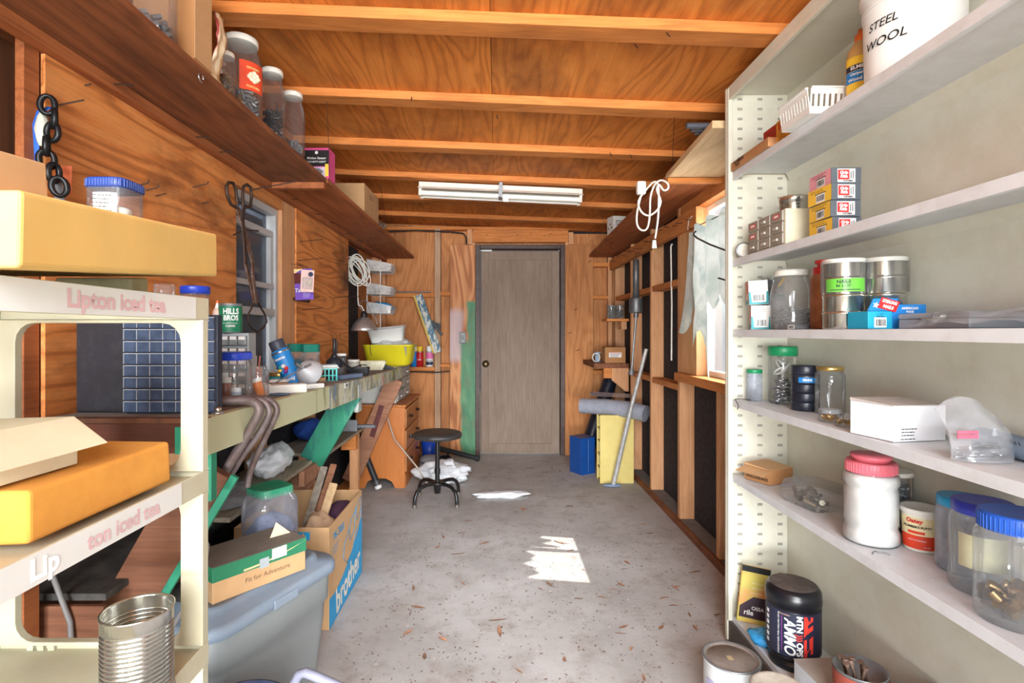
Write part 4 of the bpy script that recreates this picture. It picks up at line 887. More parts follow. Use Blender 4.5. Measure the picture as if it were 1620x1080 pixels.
def bagskin():
    b_ = MB(); nu, nv = 22, 22; vs_ = []
    for sgn in (1, -1):
        for i in range(nu+1):
            for k in range(nv+1):
                u_, v_ = i/nu-.5, k/nv
                x = u_*.125+.012*v_; fat = .03*(1-v_)**1.5*(1-(2*u_)**4)+.006*(1-abs(2*u_))
                y = -sgn*fat+.045*v_**2-.02*u_*v_; zz = .122*v_*(1-.35*(u_+.1)**2*4*v_)+.0008
                y += .007*noise.noise((u_*7, v_*5, sgn*2))*min(1, v_*3)
                vs_.append((x, y, max(.0008, zz)))
    m1 = (nu+1)*(nv+1)
    fs = [(o_+i*(nv+1)+k, o_+(i+1)*(nv+1)+k, o_+(i+1)*(nv+1)+k+1, o_+i*(nv+1)+k+1) for o_ in (0, m1) for i in range(nu) for k in range(nv)]
    return b_.add(vs_, fs, True)
obj('skin', bagskin(), film, zb); obj('seal_strip', MB().box(-.062, -.02, -.016, -.0145, .055, .061).box(-.062, -.02, -.016, -.0145, .046, .053), M('rose seal', (226, 92, 116), .5), zb)
rn = random.Random(4); hb = MB()
for k in range(16): hb.tube([(rn.uniform(-.045, .045)+.012*math.cos(t), rn.uniform(-.0, .0)+.004+.008*math.sin(t*2), .006+.0012*k+.006*math.sin(t)) for t in [q*.7 for q in range(9)]], .0026, 5)
obj('hardware', hb, steel, zb, kind='stuff')
gt = thing('tube', 'grey blue tube lettered ALL lying at the end of the fourth shelf', 'tube', (1.075, 1.12, Z4+.0245), math.radians(78)); gt.rotation_euler = (0, 0, math.radians(82))
obj('wall', MB().lathe([(0, -.09), (.023, -.09), (.024, -.085), (.024, .085), (.02, .09), (0, .09)], 24).xf(Matrix.Rotation(-PI/2, 4, 'Y')), M('slate plastic', (108, 122, 138), .5), gt)
obj('label', MB().arc(.0244, -.07, -.01, -2.7, -.6, 10).xf(Matrix.Rotation(-PI/2, 4, 'Y')), M('pale slate label', (170, 182, 194), .6), gt)
me = textmesh('ALL', .02, .0005)
for v_ in me.vertices: x, y = v_.co.x, v_.co.y; t_ = -1.65+y/.0246; v_.co = (.04+x, 0, 0) if 0 else (.04+x, .0248*math.cos(t_+PI/2)*1, 0); v_.co.y = -.0249*math.cos(y/.0249-.4); v_.co.z = .0249*math.sin(y/.0249+.4)
me.materials.clear(); me.materials.append(ink); obj('lettering', me, ink, gt, rot=(0, 0, PI))

# ------------------------------------------------------------------ fifth shelf
cb_ = thing('carton', 'opened brown carton lettered HARD ENCLOSURES at the shelf end', 'box', (1.011, 2.0, Z5+.0005), math.radians(25))
obj('body', MB().box(-.06, .06, -.055, .055, 0, .052), cardb_d, cb_, bevel=.001)
obj('top_flap', MB().hexa([(-.06, -.055, .053), (.06, -.055, .053), (.06, .055, .053), (-.06, .055, .053), (-.06, -.055, .0545), (.06, -.055, .0545), (.06, .055, .062), (-.06, .055, .062)]), cardb, cb_)
obj('side_flap', MB().hexa([(-.0605, -.055, .05), (-.0605, .055, .05), (-.062, .055, .05), (-.062, -.055, .05), (-.105, -.06, .036), (-.105, .058, .036), (-.107, .058, .036), (-.107, -.06, .036)]), cardb, cb_)
text('HARD', .019, ink, cb_, (-.061, .02, .036), XD, bold=.0004); text('ENCLOSURES', .0155, ink, cb_, (-.061, 0, .016), XD, bold=.0003)
cl = thing('clamshell', 'clear plastic clamshell box with metal parts on the fifth shelf', 'box', (1.02, 1.72, Z5+.0005), math.radians(12))
obj('base', MB().loft([R3(.13, .15, .02, .0), R3(.15, .175, .022, .026), R3(.158, .183, .024, .027)], True, False, True), cplas, cl); obj('cover', MB().loft([R3(.158, .183, .024, .0285), R3(.146, .17, .022, .03), R3(.134, .158, .03, .066), R3(.116, .138, .03, .072)], False, True, True), cplas, cl)
cb2 = MB()
rn = random.Random(5)
for k in range(14): x, y = rn.uniform(-.045, .045), rn.uniform(-.055, .055); cb2.cyl((x, y, .012), (x+rn.uniform(-.03, .03), y+rn.uniform(-.03, .03), .02+rn.random()*.02), .005+.006*rn.random(), n=10)
obj('metal_parts', cb2, M('olive grey metal', (130, 126, 108), .35, .7, var=.2), cl, kind='stuff')
l = (.992, 1.425, Z5); j = jar('jar', 'clear jar of white powder with a pink double lid', l, .0655, .205, glass, pink_lid, .058, .03, 'ribbed', ridge=True); obj('contents', MB().lathe([(r_*.962, z_+.002) for r_, z_ in PROF['ribbed'](.0655, .205) if z_ < .178]+[(.05, .18), (0, .183)], 40), M('white powder', (222, 220, 216), .9), j)
obj('top_knob', MB().lathe([(.04, .205), (.042, .217), (.047, .219), (.047, .229), (0, .2285)], 28), pink_lid, j)
l = (1.095, 1.475, Z5); j = jar('jar', 'clear jar of bolts with a worn white lid behind the pink lidded jar', l, .038, .17, glass, white_lid, .041, .012, 'vial'); fill(j, steel_d, .034, .004, .13, 170, .032, .004, 21)
l = (1.083, 1.372, Z5); a = facing(l); j = thing('tub', 'red yellow and white putty tub on the fifth shelf', 'tub', l); obj('wall', MB().lathe([(0, 0), (.036, 0), (.037, .003), (.0415, .096)], 32), M('tub plastic', (234, 230, 216), .5, var=.02), j); obj('lid', MB().lathe([(.044, .094), (.0455, .096), (.0455, .105), (.043, .107), (.041, .103), (0, .102)], 32), white_lid, j)
obj('red_band', MB().arc(.0385, .008, .042, a-1.3, a+1.3, 16, R1=.0397), M('orange red print', (222, 66, 34), .5), j); obj('white_band', MB().arc(.0397, .042, .086, a-1.3, a+1.3, 16, R1=.0416), M('cream label', (238, 224, 176), .55), j); obj('swoosh', MB().arc(.0402, .046, .053, a-.7, a+.2, 8, R1=.0405), M('orange red print', (222, 66, 34), .5), j)
ctext('Oatey', .014, red, j, .0414, .078, a-.35, bold=.0006, shear=.1); ctext("PLUMBER'S PUTTY", .0075, ink, j, .0409, .063, a-.2, bold=.0003); ctext('NON-STAINING', .0052, inkw, j, .0397, .03, a-.2); ctext('14 OZ', .0052, inkw, j, .0392, .015, a+.3)
l = (1.083, 1.25, Z5); j = jar('jar', 'cloudy empty jar with a cyan lid', l, .05, .165, frost, cyan_lid, .048, .022, 'straight')
l = (1.042, 1.152, Z5); j = jar('jar', 'empty clear jar with a dark blue lid and paper inside', l, .0585, .185, cplas, dblue, .0535, .026, 'straight'); a = facing(l); obj('paper', MB().arc(.05, .055, .125, a-.9, a+.9, 12), M('pale yellow paper', (214, 206, 160), .8), j)
l = (.995, 1.028, Z5); j = jar('jar', 'big clear jar of brass fittings with a ribbed blue lid', l, .064, .2, cplas, M('bright blue lid', (36, 90, 190), .4, var=.05), .058, .034, 'straight', ridge=True); a = facing(l); fill(j, M('dull brass fittings', (150, 124, 84), .35, .8, var=.3), .058, .006, .05, 26, .024, .011, 31); tin_label(j, white, .0645, .05, .165, a+1.0, .4)
obj('label_bars', MB().arc(.0652, .05, .15, a+.8, a+.86, 2).arc(.0652, .05, .15, a+1.0, a+1.04, 2), navy, j)
tag(obj('twist', MB().tube([(.93+.02*t_, 1.33+.01*math.sin(t_*2), Z5+.003+.003*abs(math.sin(t_*3))) for t_ in [q*.25 for q in range(9)]], .002, 5), steel_d), 'twist of wire lying before the putty tub', 'wire')
tag(obj('wire', MB().tube([(.905, 2.02, .93), (.9, 2.0, .945), (.9, 2.03, .965), (.92, 2.045, .966), (.96, 2.03, .963)], .0016, 5), cord_b), 'thin black wire hanging over the end of the fourth shelf', 'wire')

# ------------------------------------------------------------------ bottom shelf and the floor before it
l = (.992, 1.80, Z6); a = facing(l); bl = thing('tub', 'big black supplement tub lettered AMMO on the bottom shelf', 'tub', l); bl.scale = (.94, .94, .95)
navyl = M('navy tub label', (36, 40, 62), .4, var=.05)
obj('wall', MB().lathe([(0, 0), (.078, 0), (.079, .002), (.079, .022), (.07, .025), (.07, .032), (.084, .042), (.088, .055), (.088, .205), (.085, .212), (.09, .216), (.091, .235), (.089, .258), (.08, .272), (.06, .276), (0, .274)], 44), M('gloss black tub', (22, 23, 28), .28, var=.1), bl)
obj('dust', MB().lathe([(.076, .2745), (.06, .2768), (0, .2748)], 40), M('dust on the tub', (92, 82, 78), .95, var=.3, scale=30), bl)
tin_label(bl, navyl, .0882, .055, .205, a+.1, 1.5)
ctext('AMMO', .048, inkw, bl, .0892, .125, a-.12, turn=1, bold=.0012, shear=.18, sx=.82); ctext('MTN', .026, inkw, bl, .0892, .172, a+.22, turn=1, bold=.001); ctext('OPS', .026, inkw, bl, .0892, .088, a+.22, turn=1, bold=.001)
ctext('WHEY PROTEIN MEAL REPLACEMENT', .0085, inkw, bl, .0892, .128, a-.52, turn=1); obj('stripe', MB().arc(.0891, .07, .19, a-.41, a-.385, 2), M('violet stripe', (140, 70, 150), .5), bl)
def wrapped(pts, par, m, name):
    b_ = MB(); b_.poly([(.0895*math.cos(a+x/.0895), .0895*math.sin(a+x/.0895), z) for x, z in pts]); return obj(name, b_, m, par)
emr = M('red emblem', (222, 62, 48), .45)
for pts in ([(.034, .20), (.066, .214-.016), (.066, .185), (.047, .172)], [(.034, .20), (.047, .172), (.047, .145), (.034, .13)], [(.047, .16), (.066, .172), (.066, .155), (.047, .143)], [(.052, .125), (.066, .135), (.066, .1), (.052, .09)], [(.034, .06), (.034, .12), (.043, .125), (.043, .085)], [(.034, .06), (.043, .085), (.066, .1), (.066, .075)]): wrapped(pts, bl, emr, 'emblem')
for q in range(3): wrapped([(.006, .139-q*.008), (.018, .134-q*.008), (.03, .139-q*.008), (.03, .135-q*.008), (.018, .130-q*.008), (.006, .135-q*.008)], bl, emr, 'chevron')
for q in range(6): obj('facts', MB().arc(.0891, .075+q*.02, .088+q*.02, a-1.15, a-.98, 4), inkw, bl)
ctext('chocolate', .009, M('peach print', (224, 180, 160), .6), bl, .0892, .197, a-.3)
pk = thing('packet', 'colourful sunset printed packet leaning at the end of the bottom shelf', 'packet', (.958, 2.03, Z6)); pk.rotation_euler = (-.10, .12, -.25)
mm, t, b = nodes('sunset print'); sx2 = N(t, 'ShaderNodeTexCoord'); nz = N(t, 'ShaderNodeTexNoise', i_Scale=9, i_Detail=1); t.links.new(sx2.outputs['Object'], nz.inputs['Vector']); t.links.new(ramp(t, nz.outputs['Fac'], [(.3, lin((206, 190, 90))), (.45, lin((196, 178, 84))), (.55, lin((214, 150, 84))), (.68, lin((200, 80, 70)))]), b.inputs['Base Color'])
obj('sleeve', MB().box(-.05, .05, -.006, .006, 0.001, .21), mm, pk, bevel=.004); obj('dark_header', MB().box(-.05, .05, -.0066, -.0061, .188, .21), ink, pk)
obj('dark_print', MB().poly([(-.045, -.0064, .02), (.05, -.0064, .02), (.05, -.0064, .1), (.0, -.0064, .1), (-.045, -.0064, .06)]), M('plum print', (56, 36, 48), .5), pk); text('rile', .026, inkw, pk, (-.012, -.0066, .04), bold=.0006); text('OSSA', .018, inkw, pk, (.018, -.0066, .058), bold=.0005); lines(pk, (.015, -.0062, .15), .05, 3, .018, (1, 0, 0), UPZ, m=inkw)
crumple('glove', 'crumpled bright blue glove on the bottom shelf', 'glove', (.945, 1.90, Z6), (.05, .04, .022), M('blue nitrile', (56, 156, 216), .5), 3, .4, 30, 16)
# paint can, tubs and boxes on the floor
pc = thing('paint_can', 'white gallon paint can with a dusty grey lid on the floor', 'paint can', (.742, 1.70, 0))
obj('wall', MB().lathe([(0, .001), (.082, .001), (.083, .004), (.083, .183), (.086, .186), (.086, .191), (.082, .193)], 44), M('can label white', (206, 206, 204), .5, var=.06), pc); obj('lid', MB().lathe([(.0822, .1925), (.078, .192), (.074, .184), (.07, .189), (0, .1885)], 44), M('dusty grey lid', (134, 122, 114), .8, var=.2), pc); obj('rim', MB().lathe([(.0825, .19), (.0865, .19), (.087, .194), (.083, .1955), (.078, .193)], 44), steel_d, pc)
a = facing((.742, 1.7)); tin_label(pc, M('violet label print', (150, 146, 176), .5), .0836, .02, .14, a-.5, .5); obj('sticker', MB().box(-.012, .004, -.01, .012, .1888, .1896), M('tan sticker', (190, 170, 130), .8), pc)
pc2 = thing('tub', 'white tub with a dusty white lid before the bottom shelf', 'tub', (.80, 1.52, 0)); obj('wall', MB().lathe([(0, .001), (.06, .001), (.062, .005), (.07, .2)], 36), offwhite, pc2); obj('lid', MB().lathe([(.075, .198), (.077, .2), (.077, .212), (.072, .216), (.066, .213), (0, .212)], 36), M('stained white lid', (206, 198, 184), .7, var=.06, grime=(130, 118, 104), gamt=.5, gscale=24), pc2)
bx = thing('carton', 'dusty white carton lying before the bottom shelf', 'box', (.985, 1.60, 0.0005), .05); obj('body', MB().box(-.085, -.0855+.0, -.05, .05, 0, .01), offwhite, bx) if 0 else None
bx.location = (1.0, 1.595, Z6); obj('body', MB().box(-.075, .115, -.06, .075, 0, .085), M('pale grey card', (206, 208, 212), .7, var=.03), bx, bevel=.002); obj('top', MB().box(-.076, .116, -.061, .076, .0855, .0875), M('dusty lid card', (168, 160, 152), .9, var=.1), bx)
l = (.984, 1.455, Z6); cn = thing('can', 'open tin can of rusty bolts at the bottom shelf', 'can', l); obj('wall', MB().lathe([(0, .001), (.062, .001), (.064, .19), (.0655, .192), (.063, .193), (.061, .1), (0, .098)], 32), steel_d, cn); obj('rust_band', MB().lathe([(.0642, .14), (.0648, .185)], 32), M('rust red can', (150, 70, 56), .6), cn)
rn = random.Random(8)
for k in range(9):
    p = Vector((rn.uniform(-.02, .03), rn.uniform(-.02, .02), .11)); d = Vector((rn.uniform(-.35, .1), rn.uniform(-.3, .2), 1)).normalized()
    bo = MB().cyl(p, p+d*.1, .0042, n=8).cyl(p+d*.1, p+d*.106, .0085, n=6); obj('bolt', bo, M('rust brown bolt', (124, 100, 88), .6, .4, var=.25), cn)
fill(cn, steel_d, .056, .10, .14, 60, .03, .003, 44)
tn = thing('tray', 'blue grey folded sheet metal tray right of the bolt can', 'tray', (1.078, 1.305, Z6)); obj('pan', MB().loft([R3(.09, .13, .01, .001), R3(.11, .15, .012, .2), R3(.106, .146, .012, .2), R3(.086, .126, .01, .004)], True, True), M('blue grey sheet', (150, 172, 196), .5, .2, var=.08), tn)
# ------------------------------------------------------------------ jars and boxes on the high left shelf
S1 = SZ+.0008
j = jar('jar', 'clear jar of metal parts nearest on the high left shelf', (-.905, 1.395, S1), .066, .27, glass, white_lid, .056, .02, 'round'); fill(j, steel_d, .06, .004, .07, 60, .035, .007, 51)
c_ = thing('carton', 'tall brown carton between jars on the high left shelf', 'box', (-.925, 1.535, S1)); obj('body', MB().box(-.085, .085, -.045, .045, 0, .285), cardb_d, c_, bevel=.002); obj('flap', MB().box(.0855, .0875, -.044, .044, .02, .284), cardb, c_)
pb = MB(); nn_ = 14; vs_ = []
for i in range(nn_+1):
    for k in range(7):
        t_ = i/nn_; vs_.append((.0+.022*math.sin(t_*5+.5)*t_+.010*noise.noise((i*.5, k*.6, 2)), -.03+.05*k/6+.015*t_, .20-.19*t_))
pb.add(vs_, [(i*7+k, i*7+k+1, (i+1)*7+k+1, (i+1)*7+k) for i in range(nn_) for k in range(6)], True)
mm, t, b = nodes('striped paper bag'); tc = N(t, 'ShaderNodeTexCoord'); sp = N(t, 'ShaderNodeSeparateXYZ'); t.links.new(tc.outputs['Object'], sp.inputs[0])
mr = N(t, 'ShaderNodeMapRange'); mr.inputs['From Min'].default_value = -.032; mr.inputs['From Max'].default_value = .038; t.links.new(sp.outputs[1], mr.inputs['Value'])
t.links.new(ramp(t, mr.outputs[0], [(0, lin((40, 34, 34))), (.14, lin((150, 40, 40))), (.2, lin((222, 206, 180))), (.4, lin((206, 172, 128))), (.65, lin((226, 210, 180))), (.8, lin((204, 166, 120)))]), b.inputs['Base Color'])
pg = tag(obj('paper_bag', pb, mm, loc=(-.830, 1.608, S1+.004)), 'striped paper bag slumped against the tall brown carton', 'bag')
pg.modifiers.new('thickness', 'SOLIDIFY').thickness = .0015
j = jar('jar', 'small clear jar of rings just left of the red labelled jar', (-.88, 1.738, S1), .033, .155, glass, white_lid, .029, .014, 'straight'); fill(j, M('bronze bits', (140, 112, 70), .4, .8), .029, .004, .08, 40, .02, .005, 52)
l = (-.905, 1.9, S1); a = facing(l); j = jar('jar', 'largest glass jar with a red POPCORN label on the high shelf', l, .0725, .285, glass, white_lid, .057, .022, 'round'); fill(j, steel_d, .066, .004, .09, 120, .03, .005, 53); fill(j, brass, .066, .05, .1, 20, .03, .003, 54, name='brass_bits')
tin_label(j, M('orange red label', (220, 72, 40), .55), .0729, .09, .19, a+.55, .62); obj('cream_border', MB().arc(.0733, .182, .187, a+.0, a+1.1, 8).arc(.0733, .093, .097, a+.0, a+1.1, 8), M('cream print', (240, 226, 150), .5), j)
pt = [(.021*math.cos(q*PI/10)*(1+.04*(q % 2)), .14-.012+.027*math.sin(q*PI/10)*(1+.03*(q % 2))) for q in range(20)]
kb = MB()
for x, z_ in ((0, .14), (.011, .147), (-.011, .146), (.009, .131), (-.009, .131), (0, .153), (.001, .126), (.017, .139), (-.017, .138)):
    t_ = a+.6+x/.0735; kb.ball((.0728*math.cos(t_), .0728*math.sin(t_), z_), .0085, 10, 6)
obj('kernel_picture', kb, M('cream kernel print', (238, 226, 200), .6), j)
ctext('GOURMET', .0105, M('cream print', (240, 226, 150), .5), j, .0731, .168, a+.58, bold=.0002); ctext('POPCORN', .0105, M('cream print', (240, 226, 150), .5), j, .0731, .104, a+.58, bold=.0002)
j = jar('jar', 'clear jar half full of black hardware on the high left shelf', (-.885, 2.115, S1), .0495, .28, glass, white_lid, .041, .02, 'round'); fill(j, black, .044, .004, .12, 160, .03, .004, 55); fill(j, steel, .044, .01, .04, 30, .02, .005, 56, name='shiny_bits')
j = jar('jar', 'clear jar with a few bolts right before the magenta carton', (-.868, 2.285, S1), .05, .265, glass, white_lid, .04, .02, 'round'); fill(j, steel_d, .045, .004, .055, 60, .03, .005, 57)
c_ = thing('carton', 'black and magenta SECURITY LIGHT carton on the high left shelf', 'box', (-.873, 2.65, S1)); obj('body', MB().box(-.06, .06, -.05, .05, 0, .148), M('magenta carton', (214, 74, 140), .5, var=.05), c_, bevel=.001)
patch(c_, (0, -.05, .098), .118, .078, (1, 0, 0), UPZ, ink); patch(c_, (-.006, -.05, .03), .1, .05, (1, 0, 0), UPZ, M('pale lilac print', (206, 190, 214), .5)); patch(c_, (.05, -.05, .04), .016, .06, (1, 0, 0), UPZ, M('yellow print', (240, 200, 60)), .0006)
text('Motion Sensor', .0155, inkw, c_, (0, -.0503, .098), bold=.0004, shear=.15); text('SECURITY LIGHT', .012, inkw, c_, (0, -.0503, .08), bold=.0003, shear=.15); obj('lamp_picture', MB().poly([(-.03, -.0508, .02), (.02, -.0508, .015), (.035, -.0508, .035), (.01, -.0508, .05), (-.02, -.0508, .042)]), steel_d, c_); obj('logo', MB().ball((0, -.0505, .125), (.008, .0008, .008), 10, 6), inkw, c_)
c_ = thing('carton', 'plain brown carton at the far end of the high left shelf', 'box', (-.925, 3.58, S1)); obj('body', MB().box(-.095, .093, -.205, .2, 0, .192), cardb, c_, bevel=.002); lines(c_, (.0932, -.02, .15), .1, 2, .02, (0, 1, 0), UPZ, hgt=.006); obj('tape', MB().box(-.012, .012, -.206, .201, .1921, .1926), M('carton tape', (190, 150, 100), .4), c_)
tag(obj('wire_tangle', MB().tube([(-.835+.03*math.sin(t_*1.7), 3.84+.05*math.sin(t_*.9), S1+.02+.018*math.sin(t_*2.3)) for t_ in [q*.3 for q in range(40)]], .0025, 5), steel_d), 'tangle of wire beside the far brown carton', 'wire')
for lab, p0, p1 in (('thin wire from a rafter to the high left shelf edge', P(517, 150, 2.4), (-.815, 2.62, 1.97)), ('thin wire from a rafter to the far part of the left shelf', (-.78, 3.6, 2.22), (-.812, 3.95, 1.97)), ('thin wire holding up the right hand shelf from a rafter', (.80, 2.42, 2.19), (.868, 2.66, 2.045)), ('thin wire from a rafter to the far part of the right shelf', (.80, 4.2, 2.18), (.885, 4.3, 2.0))):
    tag(obj('hanging_wire', MB().tube([p0, p1], .0014, 5), iron), lab, 'wire')

# ------------------------------------------------------------------ rack: foam slabs, boxes, jar, can
def slabfoam(name, label, pts, m):
    b_ = MB().hexa(pts); o = obj(name, b_, m); bv = o.modifiers.new('edge', 'BEVEL'); bv.width = .006; bv.segments = 3; return tag(o, label, 'foam')
slabfoam('foam_slab', 'thick pale yellow foam slab on top of the ivory rack', [(-.92, .55, 1.2868), (-.49, .55, 1.2868), (-.54, 1.04, 1.328), (-.93, 1.04, 1.328), (-.92, .555, 1.368), (-.49, .552, 1.368), (-.54, 1.038, 1.41), (-.93, 1.035, 1.41)], foam_y)
slabfoam('foam_prop', 'pale scrap of foam propping the far end of the yellow slab', [(-.80, .97, 1.2862), (-.66, .97, 1.2862), (-.66, 1.02, 1.2862), (-.80, 1.02, 1.2862), (-.80, .97, 1.319), (-.66, .97, 1.319), (-.66, 1.02, 1.3235), (-.80, 1.02, 1.3235)], M('ivory foam scrap', (214, 206, 160), .9))
slabfoam('foam_slab', 'orange foam slab on the middle tier of the rack', [(-.93, .62, .9592), (-.575, .66, .9592), (-.572, .945, .9592), (-.93, .97, .9592), (-.93, .62, 1.028), (-.575, .66, 1.026), (-.572, .94, 1.030), (-.93, .965, 1.03)], foam_o)
c_ = thing('carton', 'flat tan carton lying on the yellow foam slab', 'box', (-.69, .575, 1.3725), .05); c_.rotation_euler = (.085, -.0, .05); obj('body', MB().box(-.16, .15, -.07, .07, 0, .046), cardb, c_, bevel=.002); obj('spot', MB().cyl((.06, -.0708, .03), (.06, -.0702, .03), .004, n=10), ink, c_)
l = (-.628, .885, 1.398); a = facing(l); j = jar('jar', 'clear plastic jar with a blue lid on the yellow foam slab', l, .0315, .066, cplas, M('deep blue lid', (26, 52, 120), .4), .0325, .016, 'vial', sq=5, ridge=True); tin_label(j, white, .0335, .006, .045, a-.5, .55); lines(j, (.0345*math.cos(a-.5), .0345*math.sin(a-.5), .04), .03, 5, .006, (-math.sin(a-.5), math.cos(a-.5), 0), UPZ); lump(j, M('white powder', (236, 234, 230), .9), .026, .003, .03)
c_ = thing('carton', 'cream carton with an open lid on the orange foam slab', 'box', (-.73, .715, 1.0305), -.06); obj('body', MB().box(-.15, .12, -.085, .07, 0, .043), cream_card, c_, bevel=.002)
obj('lid_flap', MB().hexa([(-.16, -.10, .050), (.16, -.095, .028), (.155, .085, .028), (-.16, .09, .050), (-.16, -.10, .056), (.10, -.097, .066), (.10, .087, .066), (-.16, .09, .056)]), cream_card, c_, bevel=.002)
cn = thing('can', 'ribbed empty tin can on the lowest tier of the rack', 'can', (-.585, .875, .6308))
pr = [(0, .002), (.05, .002), (.052, 0), (.0535, .003), (.051, .006)]
for q in range(15): pr += [(.0515, .010+q*.0072), (.0515, .0122+q*.0072), (.0488, .0138+q*.0072), (.0488, .0158+q*.0072)]
pr += [(.0512, .118), (.0512, .136), (.053, .138), (.053, .1405), (.0505, .141), (.0498, .137), (.0495, .01), (0, .006)]
obj('wall', MB().lathe(pr, 40), tin, cn)

# ------------------------------------------------------------------ things standing on the near end of the bench
bt_ = bz(1.42)+.001
c_ = thing('black_case', 'flat black case standing behind the ivory rack', 'case', (-1.04, 1.43, bt_)); obj('body', MB().box(-.075, .066, -.012, .05, 0, .30), M('scuffed black board', (36, 36, 44), .5, var=.15, grime=(120, 120, 124), gamt=.12, gscale=30), c_, bevel=.003)
og = thing('drawer_cabinet', 'dark cabinet of small clear drawers behind the ivory rack', 'organizer', (-.8465, 1.42, bt_))
obj('case', MB().box(-.1185, .1185, -.02, .006, 0, .257), M('navy cabinet plastic', (44, 52, 70), .5), og, bevel=.002)
drm = MB().box(-.015, .015, -.012, 0, 0, .026).mesh('drawer', M('smoky blue drawer', (74, 88, 112), .18, var=.3, scale=40)); rimm = MB().box(-.0165, .0165, -.014, -.011, .0255, .0275).box(-.0165, -.015, -.0135, -.011, 0, .0255).mesh('drawer_rim', M('pale drawer rim', (176, 182, 190), .3))
for r_ in range(8):
    for k in range(7):
        x, z_ = -.1008+k*.0336, .006+r_*.031; d_ = obj('drawer', drm, None, og, loc=(x, -.0212, z_)); obj('rim', rimm, None, d_)
j = jar('jar', 'jar with a blue lid on the dark drawer cabinet', (-.80, 1.425, bt_+.258), .034, .07, cplas, blue_lid, .036, .02, 'vial')
j = jar('jar', 'small clear tumbler on the dark drawer cabinet', (-.875, 1.415, bt_+.258), .025, .08, cplas, None, 0, 0, 'vial')
tag(obj('stone', MB().ball((0, 0, .022), (.04, .03, .022), 14, 8), M('brown lump', (120, 84, 64), .8, var=.2), loc=(-.94, 1.415, bt_+.258)), 'brown lump lying on the dark drawer cabinet', 'lump')
y_ = 1.90; b2 = bz(y_)+.001
og = thing('drawer_cabinet', 'small grey cabinet of labelled drawers under the green coffee can', 'organizer', (-.932, y_, b2))
obj('case', MB().box(-.063, .063, -.02, .04, 0, .22), M('pale grey cabinet', (158, 166, 170), .5), og, bevel=.003)
for r_ in range(5):
    for k in range(4):
        x, z_ = -.0455+k*.0303, .009+r_*.042; d_ = obj('drawer', MB().box(x-.014, x+.014, -.033, -.0205, z_, z_+.034), M('grey clear drawer', (128, 134, 138), .2, var=.3, scale=60), og, bevel=.002); obj('tag', MB().box(x-.011, x+.011, -.0345, -.0335, z_+.02, z_+.032), white, d_)
l = (-.945, 1.905, b2+.2205); a = facing(l); cn = thing('can', 'green coffee can lettered HILLS BROS on the grey drawer cabinet', 'can', l)
obj('wall', MB().lathe([(0, 0), (.037, 0), (.038, .002), (.038, .098), (.039, .1), (.039, .103), (.037, .104), (.036, .1), (0, .1)], 32), steel_d, cn); tin_label(cn, M('can green', (14, 118, 82), .4, var=.05), .0384, .004, .094, a, 1.6)
ctext('HILLS', .027, inkw, cn, .0392, .075, a+.05, bold=.0008, sx=.8); ctext('BROS', .025, inkw, cn, .0392, .052, a+.05, bold=.0008, sx=.8); ctext('VACUUM PACKED', .006, inkw, cn, .0392, .034, a); ctext('COFFEE', .009, inkw, cn, .0392, .024, a, bold=.0002)
l = (-.982, 1.888, b2+.2205); gb = thing('glue_bottle', 'pale glue bottle with an orange tip before the green coffee can', 'bottle', l); obj('wall', MB().lathe([(0, 0), (.014, 0), (.0155, .003), (.0155, .075), (.010, .085), (.0085, .087)], 20), M('pinkish glue', (214, 186, 170), .4), gb); obj('nozzle', MB().cyl((0, 0, .085), (0, 0, .105), .009, .004, 14), white, gb); obj('tip', MB().cyl((0, 0, .105), (0, 0, .114), .0055, .005, 12), M('orange tip', (232, 110, 50), .4), gb)
# front jars
p = BP(364, 641); j = jar('jar', 'large clear plastic jar with a blue lid and a brown bottle inside', p, .052, .152, cplas, blue_lid, .05, .024, 'square', sq=5, ridge=True)
obj('brown_bottle', MB().lathe([(0, .004), (.018, .004), (.018, .05), (.014, .06), (.014, .066), (0, .066)], 18, c=(-.016, .006, 0)), M('brown bottle', (150, 84, 54), .3), j); obj('bottle_cap', MB().cyl((-.016, .006, .066), (-.016, .006, .082), .016, n=18), white, j); obj('small_bottle', MB().lathe([(0, .004), (.014, .004), (.014, .04), (0, .041)], 16, c=(.022, -.008, 0)), M('pale blue bottle', (180, 196, 214), .4), j); obj('small_cap', MB().cyl((.022, -.008, .041), (.022, -.008, .053), .0145, n=16), white, j); obj('tag', MB().box(-.012, .018, -.046, -.0455, .085, .1), white, j)
p = BP(408, 631); j = jar('jar', 'clear jar without lid holding an orange pill bottle', p, .035, .108, cplas, None, 0, 0, 'straight')
pm = Matrix.Translation((.0, 0, .006))@Matrix.Rotation(-.32, 4, 'Y'); obj('pill_bottle', MB().lathe([(0, .004), (.015, .004), (.0155, .05), (.0155, .052)], 18).xf(Matrix.Translation((.012, 0, .006))@Matrix.Rotation(-.32, 4, 'Y')), M('amber plastic', (236, 132, 44), .3), j); obj('pill_cap', MB().cyl((0, 0, .051), (0, 0, .064), .0185, n=18).xf(Matrix.Translation((.012, 0, .006))@Matrix.Rotation(-.32, 4, 'Y')), white, j)
p = BP(345, 655); k_ = thing('knob', 'small shiny round knob at the near corner of the bench', 'knob', p); obj('base', MB().lathe([(0, 0), (.014, 0), (.016, .004), (.012, .007), (0, .008)], 18), steel, k_); obj('cap', MB().lathe([(.008, .008), (.009, .014), (.006, .018), (0, .018)], 16), tin, k_)
